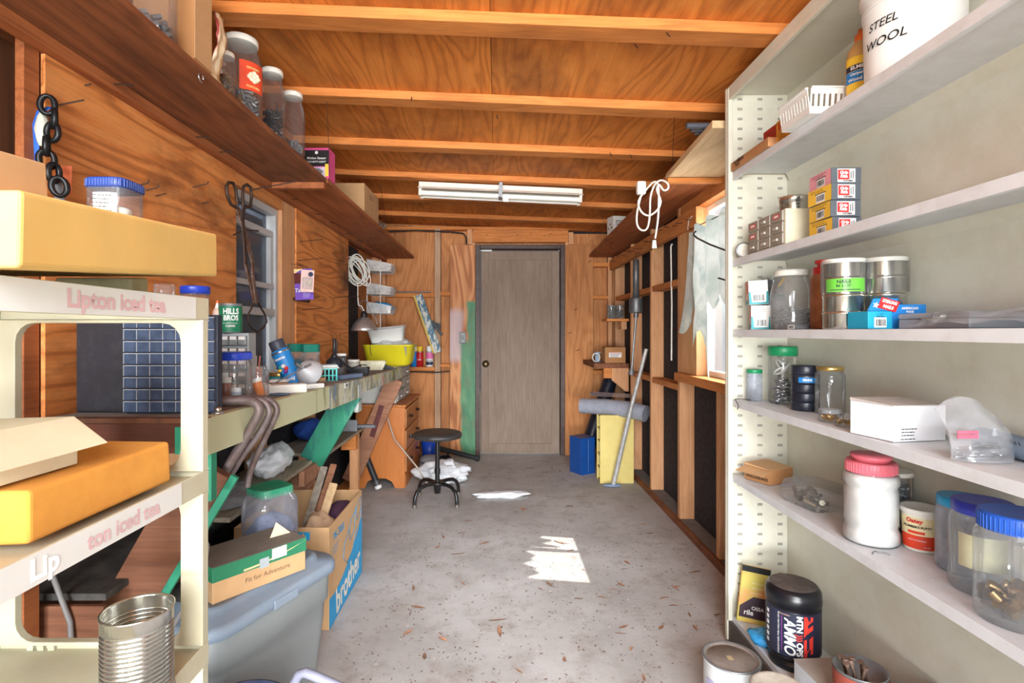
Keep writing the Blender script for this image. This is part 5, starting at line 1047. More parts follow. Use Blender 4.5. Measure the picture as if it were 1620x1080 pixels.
p = BP(401, 618); p = Vector((-.955, 2.12, bz(2.12)+.001)); c_ = thing('cup', 'brown cup of pencils behind the clear jars', 'cup', p); obj('wall', MB().lathe([(0, 0), (.026, 0), (.028, .004), (.028, .09), (.026, .091), (.025, .01), (0, .008)], 22), M('terracotta plastic', (188, 122, 84), .6), c_); obj('ball_top', MB().ball((-.03, .02, .16), .012, 12, 8), M('orange ball', (206, 104, 52), .5), c_)
for x, y, m_ in ((-.01, .006, teal), (.004, .0, M('pencil pale', (226, 220, 210), .5)), (.012, .004, coral)): obj('pencil', MB().cyl((x*.4, y, .012), (x*1.6, y, .135), .003, n=6), m_, c_)
tag(obj('screwdriver', MB().cyl((-.845, 2.02, bz(2)+.03), (-.76, 2.15, bz(2)+.09), .003, n=8).cyl((-.765, 2.142, bz(2)+.0865), (-.75, 2.165, bz(2)+.097), .006, n=8), steel_d), 'thin metal rod leaning out of the clutter by the window', 'tool')
p = BP(440, 627); tag(obj('pen_knife', MB().tube([p+Vector((-.03, .0, .006)), p+Vector((0, .008, .006)), p+Vector((.035, .012, .006))], [.004, .006, .004], 8), M('blue grey knife', (70, 84, 104), .5)), 'small dark pen knife at the bench edge', 'knife')
# spray can leaning
p = Vector((-.865, 2.30, bz(2.30)+.001)); sc_ = thing('spray_can', 'blue spray can tilted among the clutter on the bench', 'can', p); sc_.rotation_euler = (.0, -.40, .2); sc_.scale = (1.25,)*3; sc_.location.z += .012
a = -1.9; obj('wall', MB().lathe([(0, .0), (.03, 0), (.0305, .003), (.0305, .118), (.028, .126), (.012, .134), (.012, .137), (0, .137)], 28), sky_b, sc_); obj('cap', MB().lathe([(.024, .126), (.025, .13), (.025, .158), (.023, .161), (0, .161)], 22), M('dark spray cap', (60, 66, 80), .5), sc_); obj('rim', MB().lathe([(.0305, .115), (.0318, .118), (.0305, .121)], 24), steel, sc_)
ctext('Cameron', .0145, inkw, sc_, .031, .098, a, bold=.0004, sx=.8); ctext('spray', .0165, inkw, sc_, .031, .022, a+.25, bold=.0006)
for q in range(6):
    ag = q*PI/3; cx_, cz_ = .0115*math.cos(ag), .06+.0115*math.sin(ag); t_ = a+cx_/.031; obj('flower_petal', MB().ball((.0312*math.cos(t_), .0312*math.sin(t_), cz_), (.0075, .0075, .0075), 10, 6), (red, inkw, teal, yell, sky_b, M('purple petal', (130, 60, 150), .5))[q], sc_)
p = Vector((-1.06, 2.64, bz(2.64)+.001)); b_ = thing('bottle', 'white bottle behind the blue spray can', 'bottle', p); obj('wall', MB().lathe([(0, 0), (.03, 0), (.031, .004), (.031, .13), (.022, .145), (.022, .15)], 22), white, b_); obj('cap', MB().lathe([(.025, .15), (.026, .152), (.026, .182), (0, .184)], 22), white_lid, b_); tin_label(b_, navy, .0314, .06, .11, -1.2, .7)
for k, (x, lab) in enumerate(((-.975, 'left of the two jars with green octagonal lids'), (-.885, 'right of the two jars with green octagonal lids'))):
    j = thing('jar', lab, 'jar', (x, 2.62-.07*(x+.975)/.09+(-.0), bz(2.6)+.002), .39); obj('wall', MB().lathe([(0, 0), (.04, 0), (.041, .004), (.041, .15)], 8, smooth=False), dusty, j); obj('lid', MB().lathe([(0, .146), (.0435, .146), (.0445, .148), (.0445, .18), (.042, .183), (0, .183)], 8, smooth=False), teal_lid, j)
    fill(j, M('dusty blue bits', (70, 96, 116), .5, .3, var=.4), .036, .004, .10, 50, .03, .006, 60+k)
    if k == 0: tin_label(j, M('teal label', (24, 110, 130), .5), .0418, .03, .10, facing((x, 2.6)), .8)
fu_ = thing('funnel', 'dusty grey metal funnel lying on the bench', 'funnel', BP(487, 612)); fu_.rotation_euler = (math.radians(62), .25, -.5); fu_.location.z += .057; fu_.location.x += .012
obj('bowl', MB().lathe([(.058, .0), (.057, .012), (.047, .035), (.026, .058), (.011, .066), (.009, .068)], 30), M('dusty grey zinc', (186, 188, 192), .5, .2, var=.1, grime=(120, 116, 110), gamt=.35), fu_); obj('spout', MB().cyl((0, 0, .067), (.0, 0, .105), .0095, .006, 14, False), steel_d, fu_); obj('rim', MB().tube([(.058*math.cos(q*PI/15), .058*math.sin(q*PI/15), 0) for q in range(30)], .002, 6, True), steel_d, fu_)
p = BP(452, 622); c_ = thing('adapter', 'white plastic adapter block lying at the bench edge', 'adapter', p, .62); obj('body', MB().box(-.07, .07, -.03, .03, 0, .034), offwhite, c_, bevel=.006); obj('plate', MB().box(-.08, -.06, -.034, .034, .0, .04), white, c_, bevel=.003)
p = BP(496, 614); c_ = thing('bracket', 'small white plastic bracket beside the adapter', 'bracket', p, .9); obj('body', MB().box(-.04, .04, -.018, .018, 0, .018), white, c_, bevel=.003); obj('recess', MB().box(-.03, .03, -.0186, -.0181, .004, .014), offwhite, c_)
p = BP(468, 613); c_ = thing('box', 'brown and white little box behind the adapter', 'box', Vector((-.875, 2.16, bz(2.16)+.001)), .3); obj('body', MB().box(-.03, .03, -.025, .025, 0, .03), M('brown card', (170, 116, 70), .8), c_, bevel=.002); obj('lid', MB().box(-.034, .034, -.03, .03, .0305, .04), white, c_, bevel=.002)
p = Vector((-.955, 2.36, bz(2.36)+.001)); c_ = thing('tin', 'teal tin with a gold lid behind the spray can', 'tin', p); obj('wall', MB().lathe([(0, 0), (.044, 0), (.045, .003), (.045, .045)], 26), teal, c_); obj('lid', MB().lathe([(.0465, .043), (.047, .045), (.047, .056), (.044, .059), (0, .058)], 26), gold_lid, c_)
c_ = thing('tag', 'small white price tag with a barcode stuck on the bench front', 'tag', (-.7165, 2.56, bz(2.56)-.012)); c_.rotation_euler = (0, 0, .02); obj('card', MB().box(0.0, .002, -.035, .035, -.012, .012), white, c_); barcode(c_, (.0022, 0, 0), .045, .014, (0, 1, 0))
p = BP(505, 604); c_ = thing('crate', 'little turquoise plastic crate on the bench', 'crate', Vector((-.845, 2.70, bz(2.7)+.001)), .35)
tq = M('turquoise plastic', (56, 192, 186), .45)
obj('rim', MB().box(-.04, .04, -.03, .03, .056, .062), tq, c_, bevel=.001)
for x in (-.037, -.018, .0, .018, .037): obj('post', MB().box(x-.003, x+.003, -.03, -.026, .001, .0555), tq, c_)
for y in (-.012, .008, .027): obj('post', MB().box(.034, .04, y-.003, y+.003, .001, .0555), tq, c_)
obj('base', MB().box(-.04, .04, -.03, .03, 0, .0009), tq, c_); obj('cross_rail', MB().box(-.036, .033, -.0285, -.0265, .025, .03), tq, c_)
c_ = thing('papers', 'little pile of dusty papers on the turquoise crate', 'papers', Vector((-.85, 2.70, bz(2.7)+.0635)), .5); [obj('sheet', MB().box(-.05+.004*q, .05-.003*q, -.035, .035, .004*q, .004*q+.0035), (offwhite, grey_p, white)[q % 3], c_) for q in range(5)]
tag(obj('tape_roll', MB().lathe([(.018, 0), (.032, 0), (.032, .022), (.018, .022), (.018, 0)], 26), M('tan tape', (200, 168, 128), .6), loc=(-.845, 2.55, bz(2.55)+.002)), 'roll of tan tape behind the grey funnel', 'tape')
c_ = thing('oil_can', 'black oil can with a tall pump column on the bench', 'oil can', Vector((-.865, 2.86, bz(2.86)+.0022))); obj('foot', MB().lathe([(0, 0), (.05, 0), (.052, .05), (.05, .06), (0, .06)], 24), M('grey tin base', (104, 104, 104), .5, .4), c_); obj('body', MB().lathe([(.044, .06), (.046, .07), (.040, .095), (.022, .112), (0, .113)], 24), M('blue black enamel', (34, 40, 52), .4), c_); obj('column', MB().lathe([(.016, .112), (.016, .125), (.009, .13), (.008, .20), (.01, .205), (.006, .212), (0, .213)], 16), black, c_); obj('lever', MB().box(.012, .017, -.004, .004, .13, .20), black, c_); obj('spout', MB().tube([(.02, -.01, .10), (.05, -.02, .085), (.11, -.04, .05)], .005, 8), black, c_)
j = jar('jar', 'clear jar with a white lid right of the black oil can', (-.885, 3.03, bz(3.03)+.001), .036, .128, glass, white_lid, .036, .014, 'straight'); fill(j, M('beige bits', (176, 150, 130), .7), .03, .004, .05, 40, .02, .005, 66)
j = jar('tub', 'small clear tub with a white lid before the cream tray', (-.895, 3.36, bz(3.36)+.02), .035, .066, clear('milky plastic', haze=.55, hazec=(222, 220, 210)), white_lid, .037, .012, 'vial', 'tub')
tag(obj('block', MB().box(-.05, .05, -.04, .04, 0, .0185), grey_y, loc=(-.895, 3.36, bz(3.36)+.0008), bevel=.002), 'grey scrap of wood under the small clear tub', 'wood block')
c_ = thing('tray', 'shallow cream plastic tray before the yellow tub', 'tray', (-.89, 3.86, bz(3.86)+.012), .2); obj('pan', MB().loft([R3(.14, .09, .01, 0), R3(.19, .13, .012, .062), R3(.183, .123, .012, .062), R3(.134, .084, .01, .004)]), M('cream tray plastic', (230, 226, 196), .45), c_); c_.location.z = bz(3.8)+.001
c_ = thing('tray', 'black plastic tray with wires on the bench', 'tray', (-.86, 3.34-.17, bz(3.2)+.0045), .25); obj('pan', MB().loft([R3(.2, .13, .012, 0), R3(.215, .145, .014, .042), R3(.203, .133, .012, .042), R3(.19, .12, .01, .004)]), black, c_)
obj('wire', MB().tube([(-.09+.02*q, .03*math.sin(q*1.4), .05+.01*math.sin(q)) for q in range(10)], .003, 6), cord_b, c_); obj('probe', MB().tube([(.0, -.05, .048), (-.08, -.075, .05), (-.15, -.11, .058)], .004, 6), black, c_)
c_ = thing('wedge', 'dark plastic wedge lying beside the yellow tub', 'wedge', (-.80, 3.98, bz(3.98)+.001), .2); obj('body', MB().prism([(-.06, -.03, 0), (.06, -.03, 0), (-.06, -.03, .05)], (0, .06, 0)), M('charcoal plastic', (56, 58, 62), .6), c_, bevel=.002)
p = BP(545, 601); c_ = thing('sanding_block', 'blue grey bar lying at the bench edge', 'bar', (-.782, 2.84, bz(2.84)+.004), 1.15); obj('body', MB().box(-.085, .085, -.025, .025, 0, .022), M('slate blue bar', (98, 112, 136), .6, var=.1), c_, bevel=.002); obj('base', MB().box(-.084, .084, -.024, .024, -.0005, -.0001), black, c_)
crumple('cable_clump', 'clump of black cable at the wall end of the bench', 'cable', (-1.03, 3.62, bz(3.62)+.001), (.05, .08, .055), M('dark cable clump', (48, 48, 52), .6, var=.3), 9, .5, 30, 16)
# yellow tub on the drawer box with a white tub on top
yb = thing('tub', 'yellow plastic tub of rags on the grey drawer box', 'tub', (-.893, 4.50, .9392))
obj('pan', MB().loft([R3(.30, .20, .05, 0), R3(.36, .26, .07, .02), R3(.41, .30, .07, .165), R3(.42, .31, .07, .168), R3(.42, .31, .07, .174), R3(.405, .295, .07, .173), R3(.35, .25, .06, .02), R3(.3, .2, .05, .006)], smooth=True), M('yellow tub plastic', (232, 218, 40), .4, var=.03), yb); obj('drip', MB().tube([(.15, -.152, .16), (.155, -.149, .12), (.16, -.147, .085)], [.012, .008, .004], 6), M('dry grey drip', (170, 170, 140), .7), yb); obj('hook', MB().tube([(-.13, -.16, .18), (-.128, -.162, .12), (-.12, -.16, .09)], .003, 6), iron, yb)
rg = thing('rag_pile', 'crumpled printed paper bulging out of the yellow tub', 'paper', (-.87, 4.50, 1.045)); crumple('rag', '', '', (0, 0, 0), (.165, .115, .058), M('printed newspaper', (188, 190, 188), .8, var=.35, scale=70), 5, .3, 44, 24, parent=rg)
wt = thing('tub', 'white plastic tub tilted on the yellow tub', 'tub', (-.91, 4.50, 1.145)); wt.rotation_euler = (.12, -.10, .06); obj('pan', MB().loft([R3(.26, .17, .03, 0), R3(.30, .2, .035, .1), R3(.315, .215, .035, .102), R3(.315, .215, .035, .107), R3(.295, .195, .035, .105), R3(.255, .165, .03, .005)], smooth=True), white, wt)
# ------------------------------------------------------------------ hanging on the left wall
ch = thing('chain', 'black iron chain hanging from a nail at the left', 'chain', PX(84, 165, -1.075)); ch.scale = (1.35, 1.35, 1.05)
for k in range(7):
    z_ = -.008-.031*k; w_ = MB()
    w_.tube([(.011*math.cos(q*PI/8), 0, .021*math.sin(q*PI/8)) for q in range(16)], .0052, 7, True)
    w_.xf(Matrix.Translation((.010*math.sin(k*1.3)+.006*k*.3, -.012, z_))@Matrix.Rotation((k % 2)*PI/2+.5*math.sin(k*2.2)+.4, 4, 'Z')@Matrix.Rotation(.25*math.sin(k*3.1), 4, 'Y')); obj('link', w_, M('black chain iron', (30, 30, 32), .4, .5), ch)
sp_ = thing('strap', 'bright blue webbing strap hanging beside the iron chain', 'strap', PX(70, 170, -1.1))
b_ = MB(); pts = [(.02, 0, .0), (.0, -.004, -.012), (-.012, -.004, -.05), (-.018, -.002, -.11), (-.022, -.001, -.17), (-.026, 0, -.20)]
vs_ = [(x+s_*.011, y-.004*abs(s_), z_) for x, y, z_ in pts for s_ in (-1, 0, 1)]; b_.add(vs_, [(i*3+k, i*3+k+1, i*3+k+4, i*3+k+3) for i in range(5) for k in range(2)], True); o = obj('webbing', b_, M('blue webbing', (40, 96, 196), .7), sp_); o.modifiers.new('t', 'SOLIDIFY').thickness = .002
crumple('rag', 'small torn pale rag between the blue strap and the chain', 'rag', PX(66, 232, -1.098), (.013, .012, .042), M('pale rag', (190, 190, 176), .9), 4, .3, 20, 12)
tag(obj('leather_tag', MB().box(-.016, .016, -.002, .002, -.07, .0), M('orange leather', (190, 96, 58), .7, var=.1), loc=PX(104, 262, -1.09), bevel=.002), 'orange leather flap hanging under the chain', 'leather')
tag(obj('blade', MB().prism([(-.012, 0, 0), (.008, 0, 0), (.022, 0, -.09), (-.006, 0, -.09)], (0, .003, 0)), steel_d, loc=PX(92, 286, -1.07)), 'grey steel blade sticking up behind the carton', 'blade')
tg = thing('tongs', 'long rusty ice tongs hanging before the left window', 'tongs', (0, 0, 0)); XT = -1.045
def T(cx_, cy_, x=XT): return PX(340+cx_/4.155, 260+cy_/4.155, x)
def TR(px, py, x=XT): return PX(px, py, x)
rm = M('rust and flaked paint', (104, 72, 56), .7, .3, var=.5, scale=60, grime=(186, 182, 174), gamt=.45, gscale=22)
obj('handle', MB().tube([T(150, 290), T(105, 262), T(82, 205), T(75, 145), T(90, 118), T(120, 122), T(138, 170), T(148, 275)], .0065, 8), iron, tg)
obj('handle', MB().tube([T(190, 285), T(235, 275), T(240, 210), T(236, 150), T(212, 132), T(188, 145), T(182, 200), T(184, 275)], .0065, 8), iron, tg)
def strip(pts, wd): 
    b_ = MB()
    for p0, p1 in zip(pts, pts[1:]): b_.beam(p0, p1, .006, wd, side=(1, 0, 0))
    return b_
obj('arm', strip([T(150, 288), T(178, 380), T(212, 500), T(250, 650)], .024), rm, tg); obj('arm', strip([T(190, 285, XT+.007), T(182, 370, XT+.007), T(196, 520, XT+.007), T(202, 655, XT+.007)], .02), iron, tg)
obj('arm', strip([T(198, 640, XT), T(235, 780), T(260, 905)], .02), rm, tg); obj('arm', strip([T(250, 640, XT+.007), T(248, 720, XT+.007), T(268, 870, XT+.007), T(276, 910, XT+.007)], .02), rm, tg)
obj('jaw', MB().tube([T(262, 900), TR(402, 479), TR(393, 497), TR(392, 511), TR(399, 520), TR(407, 524)], .0042, 8), iron, tg); obj('jaw', MB().tube([T(276, 905), TR(408, 479), TR(419, 497), TR(422, 509), TR(416, 519), TR(408, 524)], .0042, 8), iron, tg)
obj('cross_bar', MB().tube([T(120, 465), T(200, 430), T(285, 436)], .004, 6), iron, tg)
for k, (px, w_, h_, m_, lab) in enumerate(((479, .095, .165, M('violet card', (112, 70, 180), .5), 'violet and red hanging card pack on the left wall'), (487, .068, .115, M('pale pink card', (232, 196, 186), .5), 'pale pink hanging card pack with a plastic fitting'))):
    y_ = 2.86-.035*k; q = P(px, 425+2*k, y_); c_ = thing('card_pack', lab, 'card pack', q); c_.rotation_euler = (0, -.06 if k == 0 else .05, .05)
    obj('card', MB().box(-w_/2, w_/2, 0, .002, -h_, 0), m_, c_)
    if k == 0: obj('red_part', MB().box(-w_/2, w_/2-.02, -.0012, -.0003, -.078, -.022), M('dark red print', (160, 40, 36), .5), c_); obj('yellow_corner', MB().poly([(-w_/2, -.0008, 0), (.0, -.0008, 0), (-w_/2, -.0008, -.025)]), M('pale yellow print', (230, 206, 140), .5), c_); text('Tough', .03, inkw, c_, (-.012, -.0005, -.115), up=(0, 0, 1), bold=.0005, shear=.2); lines(c_, (.015, -.0005, -.13), .045, 4, .007, (1, 0, 0), UPZ, m=inkw)
    else: obj('fitting', MB().lathe([(0, 0), (.012, 0), (.014, .012), (.008, .03), (0, .031)], 14).xf(Matrix.Translation((.006, -.004, -.08))@Matrix.Rotation(.4, 4, 'Y')), M('cream fitting', (216, 200, 180), .4), c_); obj('dot', MB().cyl((.016, -.001, -.022), (.016, -.0003, -.022), .013, n=18), navy, c_); obj('blister', MB().box(-.02, .03, -.02, -.0005, -.10, -.04), cplas, c_, bevel=.004)
    obj('hook', MB().tube([(0, .004, .0), (.0, .004, .015), (-.06, .01, .03)], .0015, 5), iron, c_)
tag(obj('wooden_peg', MB().cyl((-1.108, 2.935, 1.40), (-1.02, 2.92, 1.385), .010, n=12), M('dark peg', (70, 46, 34), .6)), 'dark round peg sticking out below the card packs', 'peg')
# cord coil and clamp lamp
cc = MB()
for k in range(11):
    cc.tube([PX(565, 428, -1.09)+Vector((.022*math.sin(k*1.1)+(.066+.016*math.sin(k*2))*math.cos(q*PI/14+k*.1), .004*k-.02, (.098+.018*math.cos(k*1.7))*math.sin(q*PI/14)+.01*math.cos(k*2.1))) for q in range(28)], .0042, 6, True)
cl_ = thing('cord_coil', 'coiled white electric cord hanging in the far left corner', 'cord'); obj('coil', cc, cord_w, cl_)
q0 = P(566, 448, 4.1); obj('tail', MB().tube([q0, P(566, 470, 4.1), P(567, 483, 4.1)], .004, 6), cord_w, cl_)
lp = thing('clamp_lamp', 'round aluminium clamp lamp hanging over the far end of the bench', 'lamp', P(576, 523, 4.12)); obj('reflector', MB().lathe([(.098, 0), (.1, .003), (.096, .02), (.082, .05), (.055, .082), (.034, .098), (.022, .104), (.02, .104), (.05, .08), (.08, .045), (.096, .004)], 40), chrome, lp); obj('socket', MB().lathe([(.024, .10), (.026, .106), (.024, .135), (.014, .15), (0, .152)], 20), M('black socket', (28, 28, 30), .5), lp)
obj('clamp', MB().tube([(.0, .0, .145), (-.03, 0, .17), (-.035, 0, .21), (-.012, 0, .235), (.02, 0, .225), (.03, 0, .19), (.05, 0, .15), (.09, 0, .09), (.1, .0, .05)], .0035, 6), steel_d, lp); obj('cord', MB().tube([P(568, 483, 4.1)-lp.location, Vector((-.02, 0, .19)), Vector((0, 0, .152))], .004, 6), cord_w, lp)
# white wire rack of three baskets
wr_ = thing('wire_rack', 'white three tier wire rack on the wall in the far left corner', 'rack')
for x in (-1.1, -.985): obj('upright', MB().tube([(x, 4.55, .945+.30), (x, 4.55, 1.83)], .004, 6), white, wr_)
for k, (z_, it) in enumerate(((1.73, 0), (1.535, 1), (1.375, 2))):
    bs = obj('basket', MB().loft([[(-1.09+x, 4.50+y, z_) for x, y in ((0, 0), (.19, .03), (.19, .24), (0, .24))], [(-1.09+x, 4.50+y, z_+.095*s_) for x, y, s_ in ((0, 0, 1), (.2, .03, .62), (.2, .24, .62), (0, .24, 1))]], True, False), clear('white wire mesh', (240, 240, 240), haze=.55, hazec=(232, 232, 230), amount=.4), wr_)
    obj('basket_rim', MB().tube([(-1.09, 4.50, z_+.095), (-.89, 4.53, z_+.059), (-.89, 4.74, z_+.059), (-1.09, 4.74, z_+.095)], .0035, 6, True), white, bs); obj('basket_foot', MB().tube([(-1.09, 4.50, z_), (-.9, 4.53, z_), (-.9, 4.74, z_), (-1.09, 4.74, z_)], .003, 6, True), white, bs)
crumple('rag', 'blue glove lying in the lowest basket of the wire rack', 'glove', (-.99, 4.6, 1.40), (.09, .07, .035), M('blue nitrile', (56, 156, 216), .5), 6, .4, 26, 14)
tag(obj('can', MB().lathe([(0, 0), (.035, 0), (.037, .003), (.037, .055), (0, .056)], 20), tin, loc=(-1.04, 4.57, 1.378)), 'short shiny can in the lowest wire basket', 'can')
tag(obj('can', MB().lathe([(0, 0), (.033, 0), (.035, .003), (.035, .06), (0, .061)], 20), M('brown tin', (140, 96, 84), .5), loc=(-1.02, 4.6, 1.538)), 'brown tin in the middle wire basket', 'can')

# ------------------------------------------------------------------ back wall: spray cans, leaning strip, bracket
for x, m_, cm, lab, txt in ((-.818, sky_b, white, 'slim blue spray can beside the yellow tub', ''), (-.762, M('red can', (186, 30, 34), .35), M('yellow cap', (226, 190, 40), .4), 'red spray can with a yellow cap on the back wall ledge', 'RUST'), (-.665, white, white, 'white and pink spray can with a white cap on the back wall ledge', 'GLOSS')):
    s_ = thing('spray_can', lab, 'can', (x, 5.318, .8728)); R_ = .036 if x > -.8 else .03
    obj('wall', MB().lathe([(0, 0), (R_, 0), (R_, .145), (R_*.8, .155), (0, .156)], 24), m_, s_); obj('cap', MB().lathe([(R_*.85, .152), (R_*.88, .156), (R_*.88, .2), (R_*.8, .205), (0, .205)], 22), cm, s_); obj('rim', MB().lathe([(R_, .142), (R_+.0015, .145), (R_*.95, .149)], 22), steel, s_)
    if m_ is white: tin_label(s_, M('pink print', (226, 110, 170), .5), R_, .08, .14, -PI/2, 1.4); tin_label(s_, navy, R_, .02, .05, -PI/2, 1.2)
    if txt: ctext(txt, .018, inkw if m_ is not white else navy, s_, R_, .07 if m_ is not white else .06, -PI/2, bold=.0004)
mm, t, b = nodes('peeling blue white paint'); nz = N(t, 'ShaderNodeTexNoise', i_Scale=30, i_Detail=6, i_Roughness=.7); t.links.new(coords(t, (1, 1, .4)), nz.inputs['Vector']); t.links.new(ramp(t, nz.outputs['Fac'], [(.4, lin((60, 100, 124))), (.5, lin((86, 126, 146))), (.54, lin((212, 208, 196))), (.62, lin((196, 200, 190)))]), b.inputs['Base Color'])
tr_ = thing('board_strip', 'peeling blue and white strip of board leaning on the back wall', 'board'); p0, p1 = P(693, 557, 5.255), P(662, 466, 5.285)
obj('face', MB().beam(p0, p1, .02, .075, side=(0, 1, 0)), mm, tr_, bevel=.002); dv = Vector((-.040, -.012, -.012)); obj('gold_edge', MB().beam(p0+dv, p1+dv, .016, .016, side=(0, 1, 0)), M('gold painted edge', (206, 176, 66), .5), tr_)
bk_ = thing('bracket', 'dark angle bracket on the stud behind the peeling strip', 'bracket'); obj('arm', MB().beam(P(684, 508, 5.25), P(699, 530, 5.24), .03, .03), black, bk_); obj('plate', MB().beam(P(682, 512, 5.27), P(697, 516, 5.27), .02, .05), M('charcoal plastic', (56, 58, 62), .6), bk_)
tag(obj('curtain_rod', MB().cyl((-1.0, 5.28, 1.605), (-.655, 5.28, 1.61), .006, n=8), steel_d), 'thin grey rod lying on the upper back wall ledge', 'rod')

# ------------------------------------------------------------------ floor by the dresser
bb_ = thing('bin', 'small bright blue bin behind the stool', 'bin', (-.635, 5.06, 0)); obj('wall', MB().lathe([(0, .001), (.062, .001), (.078, .2), (.074, .2), (.058, .01), (0, .008)], 26), bluebin, bb_); crumple('liner', '', '', (0, 0, .15), (.05, .05, .06), rag, 2, .3, 18, 12, parent=bb_)
sv = thing('shop_vacuum', 'low grey shop vacuum behind the stool', 'vacuum', (-.60, 4.80, 0)); obj('tank', MB().lathe([(0, .001), (.088, .001), (.092, .01), (.092, .07), (.08, .1), (.05, .115), (0, .117)], 30), grey_p, sv); obj('band', MB().lathe([(.0925, .06), (.0945, .065), (.0925, .072)], 30), M('dark band', (70, 76, 84), .5), sv); obj('motor_head', MB().lathe([(.05, .02), (.06, .02), (.06, .085), (.05, .09)], 22).xf(Matrix.Translation((.13, .06, 0))), black, sv)
tag(obj('vacuum_wand', MB().cyl((-.55, 5.13, .105), (-.20, 5.03, .04), .025, .022, 14).cyl((-.2, 5.03, .04), (-.165, 5.02, .033), .027, .027, 14), M('black wand', (40, 42, 46), .5)), 'black vacuum wand lying on the floor by the green smeared panel', 'wand')
tag(obj('cable', MB().tube([(-.5+.07*math.cos(q*.5), 4.95+.05*math.sin(q*.5), .012+.11*max(0, math.sin(q*.5-.2))) for q in range(13)], .006, 6), cord_b), 'loop of black cable beside the vacuum', 'cable')
crumple('plastic_bag', 'crumpled white plastic bag on the floor behind the stool', 'bag', (-.44, 4.36, 0.001), (.20, .14, .085), rag, 11, .42, 64, 34, 6)
crumple('plastic_bag', 'limp scrap of white plastic on the open floor', 'bag', (.04, 3.95, 0.001), (.19, .05, .022), rag, 14, .5, 50, 24, 5, rotz=.12)
pp = thing('pipe', 'black pipe with a white end leaning by the dresser', 'pipe'); obj('tube', MB().cyl((-1.085, 4.148, .45), (-.932, 4.148, .065), .024, n=16), M('black pipe', (38, 40, 44), .5), pp); obj('coupling', MB().cyl((-.934, 4.148, .07), (-.921, 4.148, .037), .026, n=16), M('scuffed steel', (90, 90, 92), .5, .5), pp); obj('end', MB().cyl((-.9205, 4.148, .036), (-.912, 4.148, .012), .027, n=16), white, pp)
tag(obj('cord', MB().tube([P(x, y, 4.14 if x < 620 else 4.02) for x, y in ((601, 617), (605, 632), (614, 664), (624, 695), (643, 718))]+[Vector((-.60, 4.0, .22)), Vector((-.52, 4.12, .03))], .006, 8), M('grey beige cord', (176, 160, 150), .5)), 'grey beige cord looping down before the dresser', 'cord')

# ------------------------------------------------------------------ big printed carton full of scraps
bc = thing('open_carton', 'open brown carton lettered brother full of wood scraps', 'box')
bx0, bx1, by0, by1, bh = -1.075, -.685, 2.195, 2.725, .42
for x0, x1, y0, y1, nm in ((bx1-.006, bx1, by0, by1, 'side_wall'), (bx0, bx0+.006, by0, by1, 'side_wall'), (bx0+.0062, bx1-.0062, by0, by0+.006, 'end_wall'), (bx0+.0062, bx1-.0062, by1-.006, by1, 'end_wall')): obj(nm, MB().box(x0, x1, y0, y1, .001, bh), cardb, bc, bevel=.001)
obj('bottom', MB().box(bx0+.0062, bx1-.0062, by0+.0062, by1-.0062, .001, .006), cardb, bc)
br = M('carton blue print', (34, 148, 200), .6)
pts = [(bx1+.0006, by0, .002), (bx1+.0006, by1, .002)]+[(bx1+.0006, by1-(by1-by0)*q/8, .29*(1-q/8)**1.6+.125*(q/8)) for q in range(9)]
obj('blue_field', MB().poly(pts), br, bc)
text('brother', .15, M('carton white print', (222, 214, 198), .7), bc, (bx1+.0004, by0+.29, .082), (0, 1, .10), (0, -.10, 1), bold=.004, sx=.85)
text('PE-7000', .048, br, bc, (bx1+.0002, by0+.135, .355), (0, 1, 0), bold=.001)
lines(bc, (bx1, by0+.09, .318), .1, 3, .014, (0, 1, 0), UPZ, m=br, hgt=.004)
def pl(pts): return MB().tube([(bx1+.001, by0+u_, v_) for u_, v_ in pts], .0016, 4)
obj('line_drawing', pl([(.20, .21), (.22, .27), (.30, .30), (.31, .25), (.38, .27), (.40, .36), (.50, .395), (.515, .30), (.46, .26), (.40, .245), (.36, .19), (.26, .165), (.20, .21)]), br, bc); obj('line_drawing', pl([(.27, .285), (.33, .34), (.39, .355)]), br, bc); obj('line_drawing', pl([(.42, .37), (.43, .30), (.51, .33)]), br, bc)
for q in range(4):
    p_ = (bx0+.10+q*.062, by0, .385); patch(bc, p_, .05, .034, (1, 0, 0), UPZ, br); obj('pictogram', MB().poly([(p_[0]-.012, by0-.001, .375), (p_[0]+.012, by0-.001, .375), (p_[0]+(.0 if q % 2 else .012), by0-.001, .397), (p_[0]-.006, by0-.001, .397)]), cardb, bc)
obj('near_flap', MB().hexa([(bx0+.0062, by0-.001, bh-.002), (bx1-.1, by0-.001, bh-.002), (bx1-.1, by0+.003, bh+.0), (bx0+.0062, by0+.003, bh+.0), (bx0, by0-.10, bh-.05), (bx1-.12, by0-.10, bh-.05), (bx1-.12, by0-.097, bh-.048), (bx0, by0-.097, bh-.048)]), cardb, bc) if 0 else None
for lab, a_, c_, m_, wd in (('grey weathered stick leaning in the printed carton', (-.93, 2.30, .02), P(513, 738, 2.62), grey_y, .034), ('brown stick leaning in the printed carton', (-.90, 2.32, .02), P(528, 734, 2.64), plank_x, .03), ('pale fresh cut stick leaning in the printed carton', (-.87, 2.28, .02), P(528, 764, 2.50), pale_y, .038)):
    tag(obj('stick', MB().beam(a_, c_, .014, wd, side=(.3, 1, 0)), m_, bevel=.002), lab, 'stick')
crumple('paper_bag', 'brown paper bag in the printed carton', 'bag', (-.775, 2.36, .25), (.072, .085, .085), M('kraft paper', (178, 146, 116), .85), 21, .35, 40, 20)
crumple('rag', 'dark purple cloth in the printed carton', 'rag', (-.77, 2.60, .28), (.07, .09, .055), M('plum cloth', (78, 48, 72), .9), 22, .35, 30, 16)
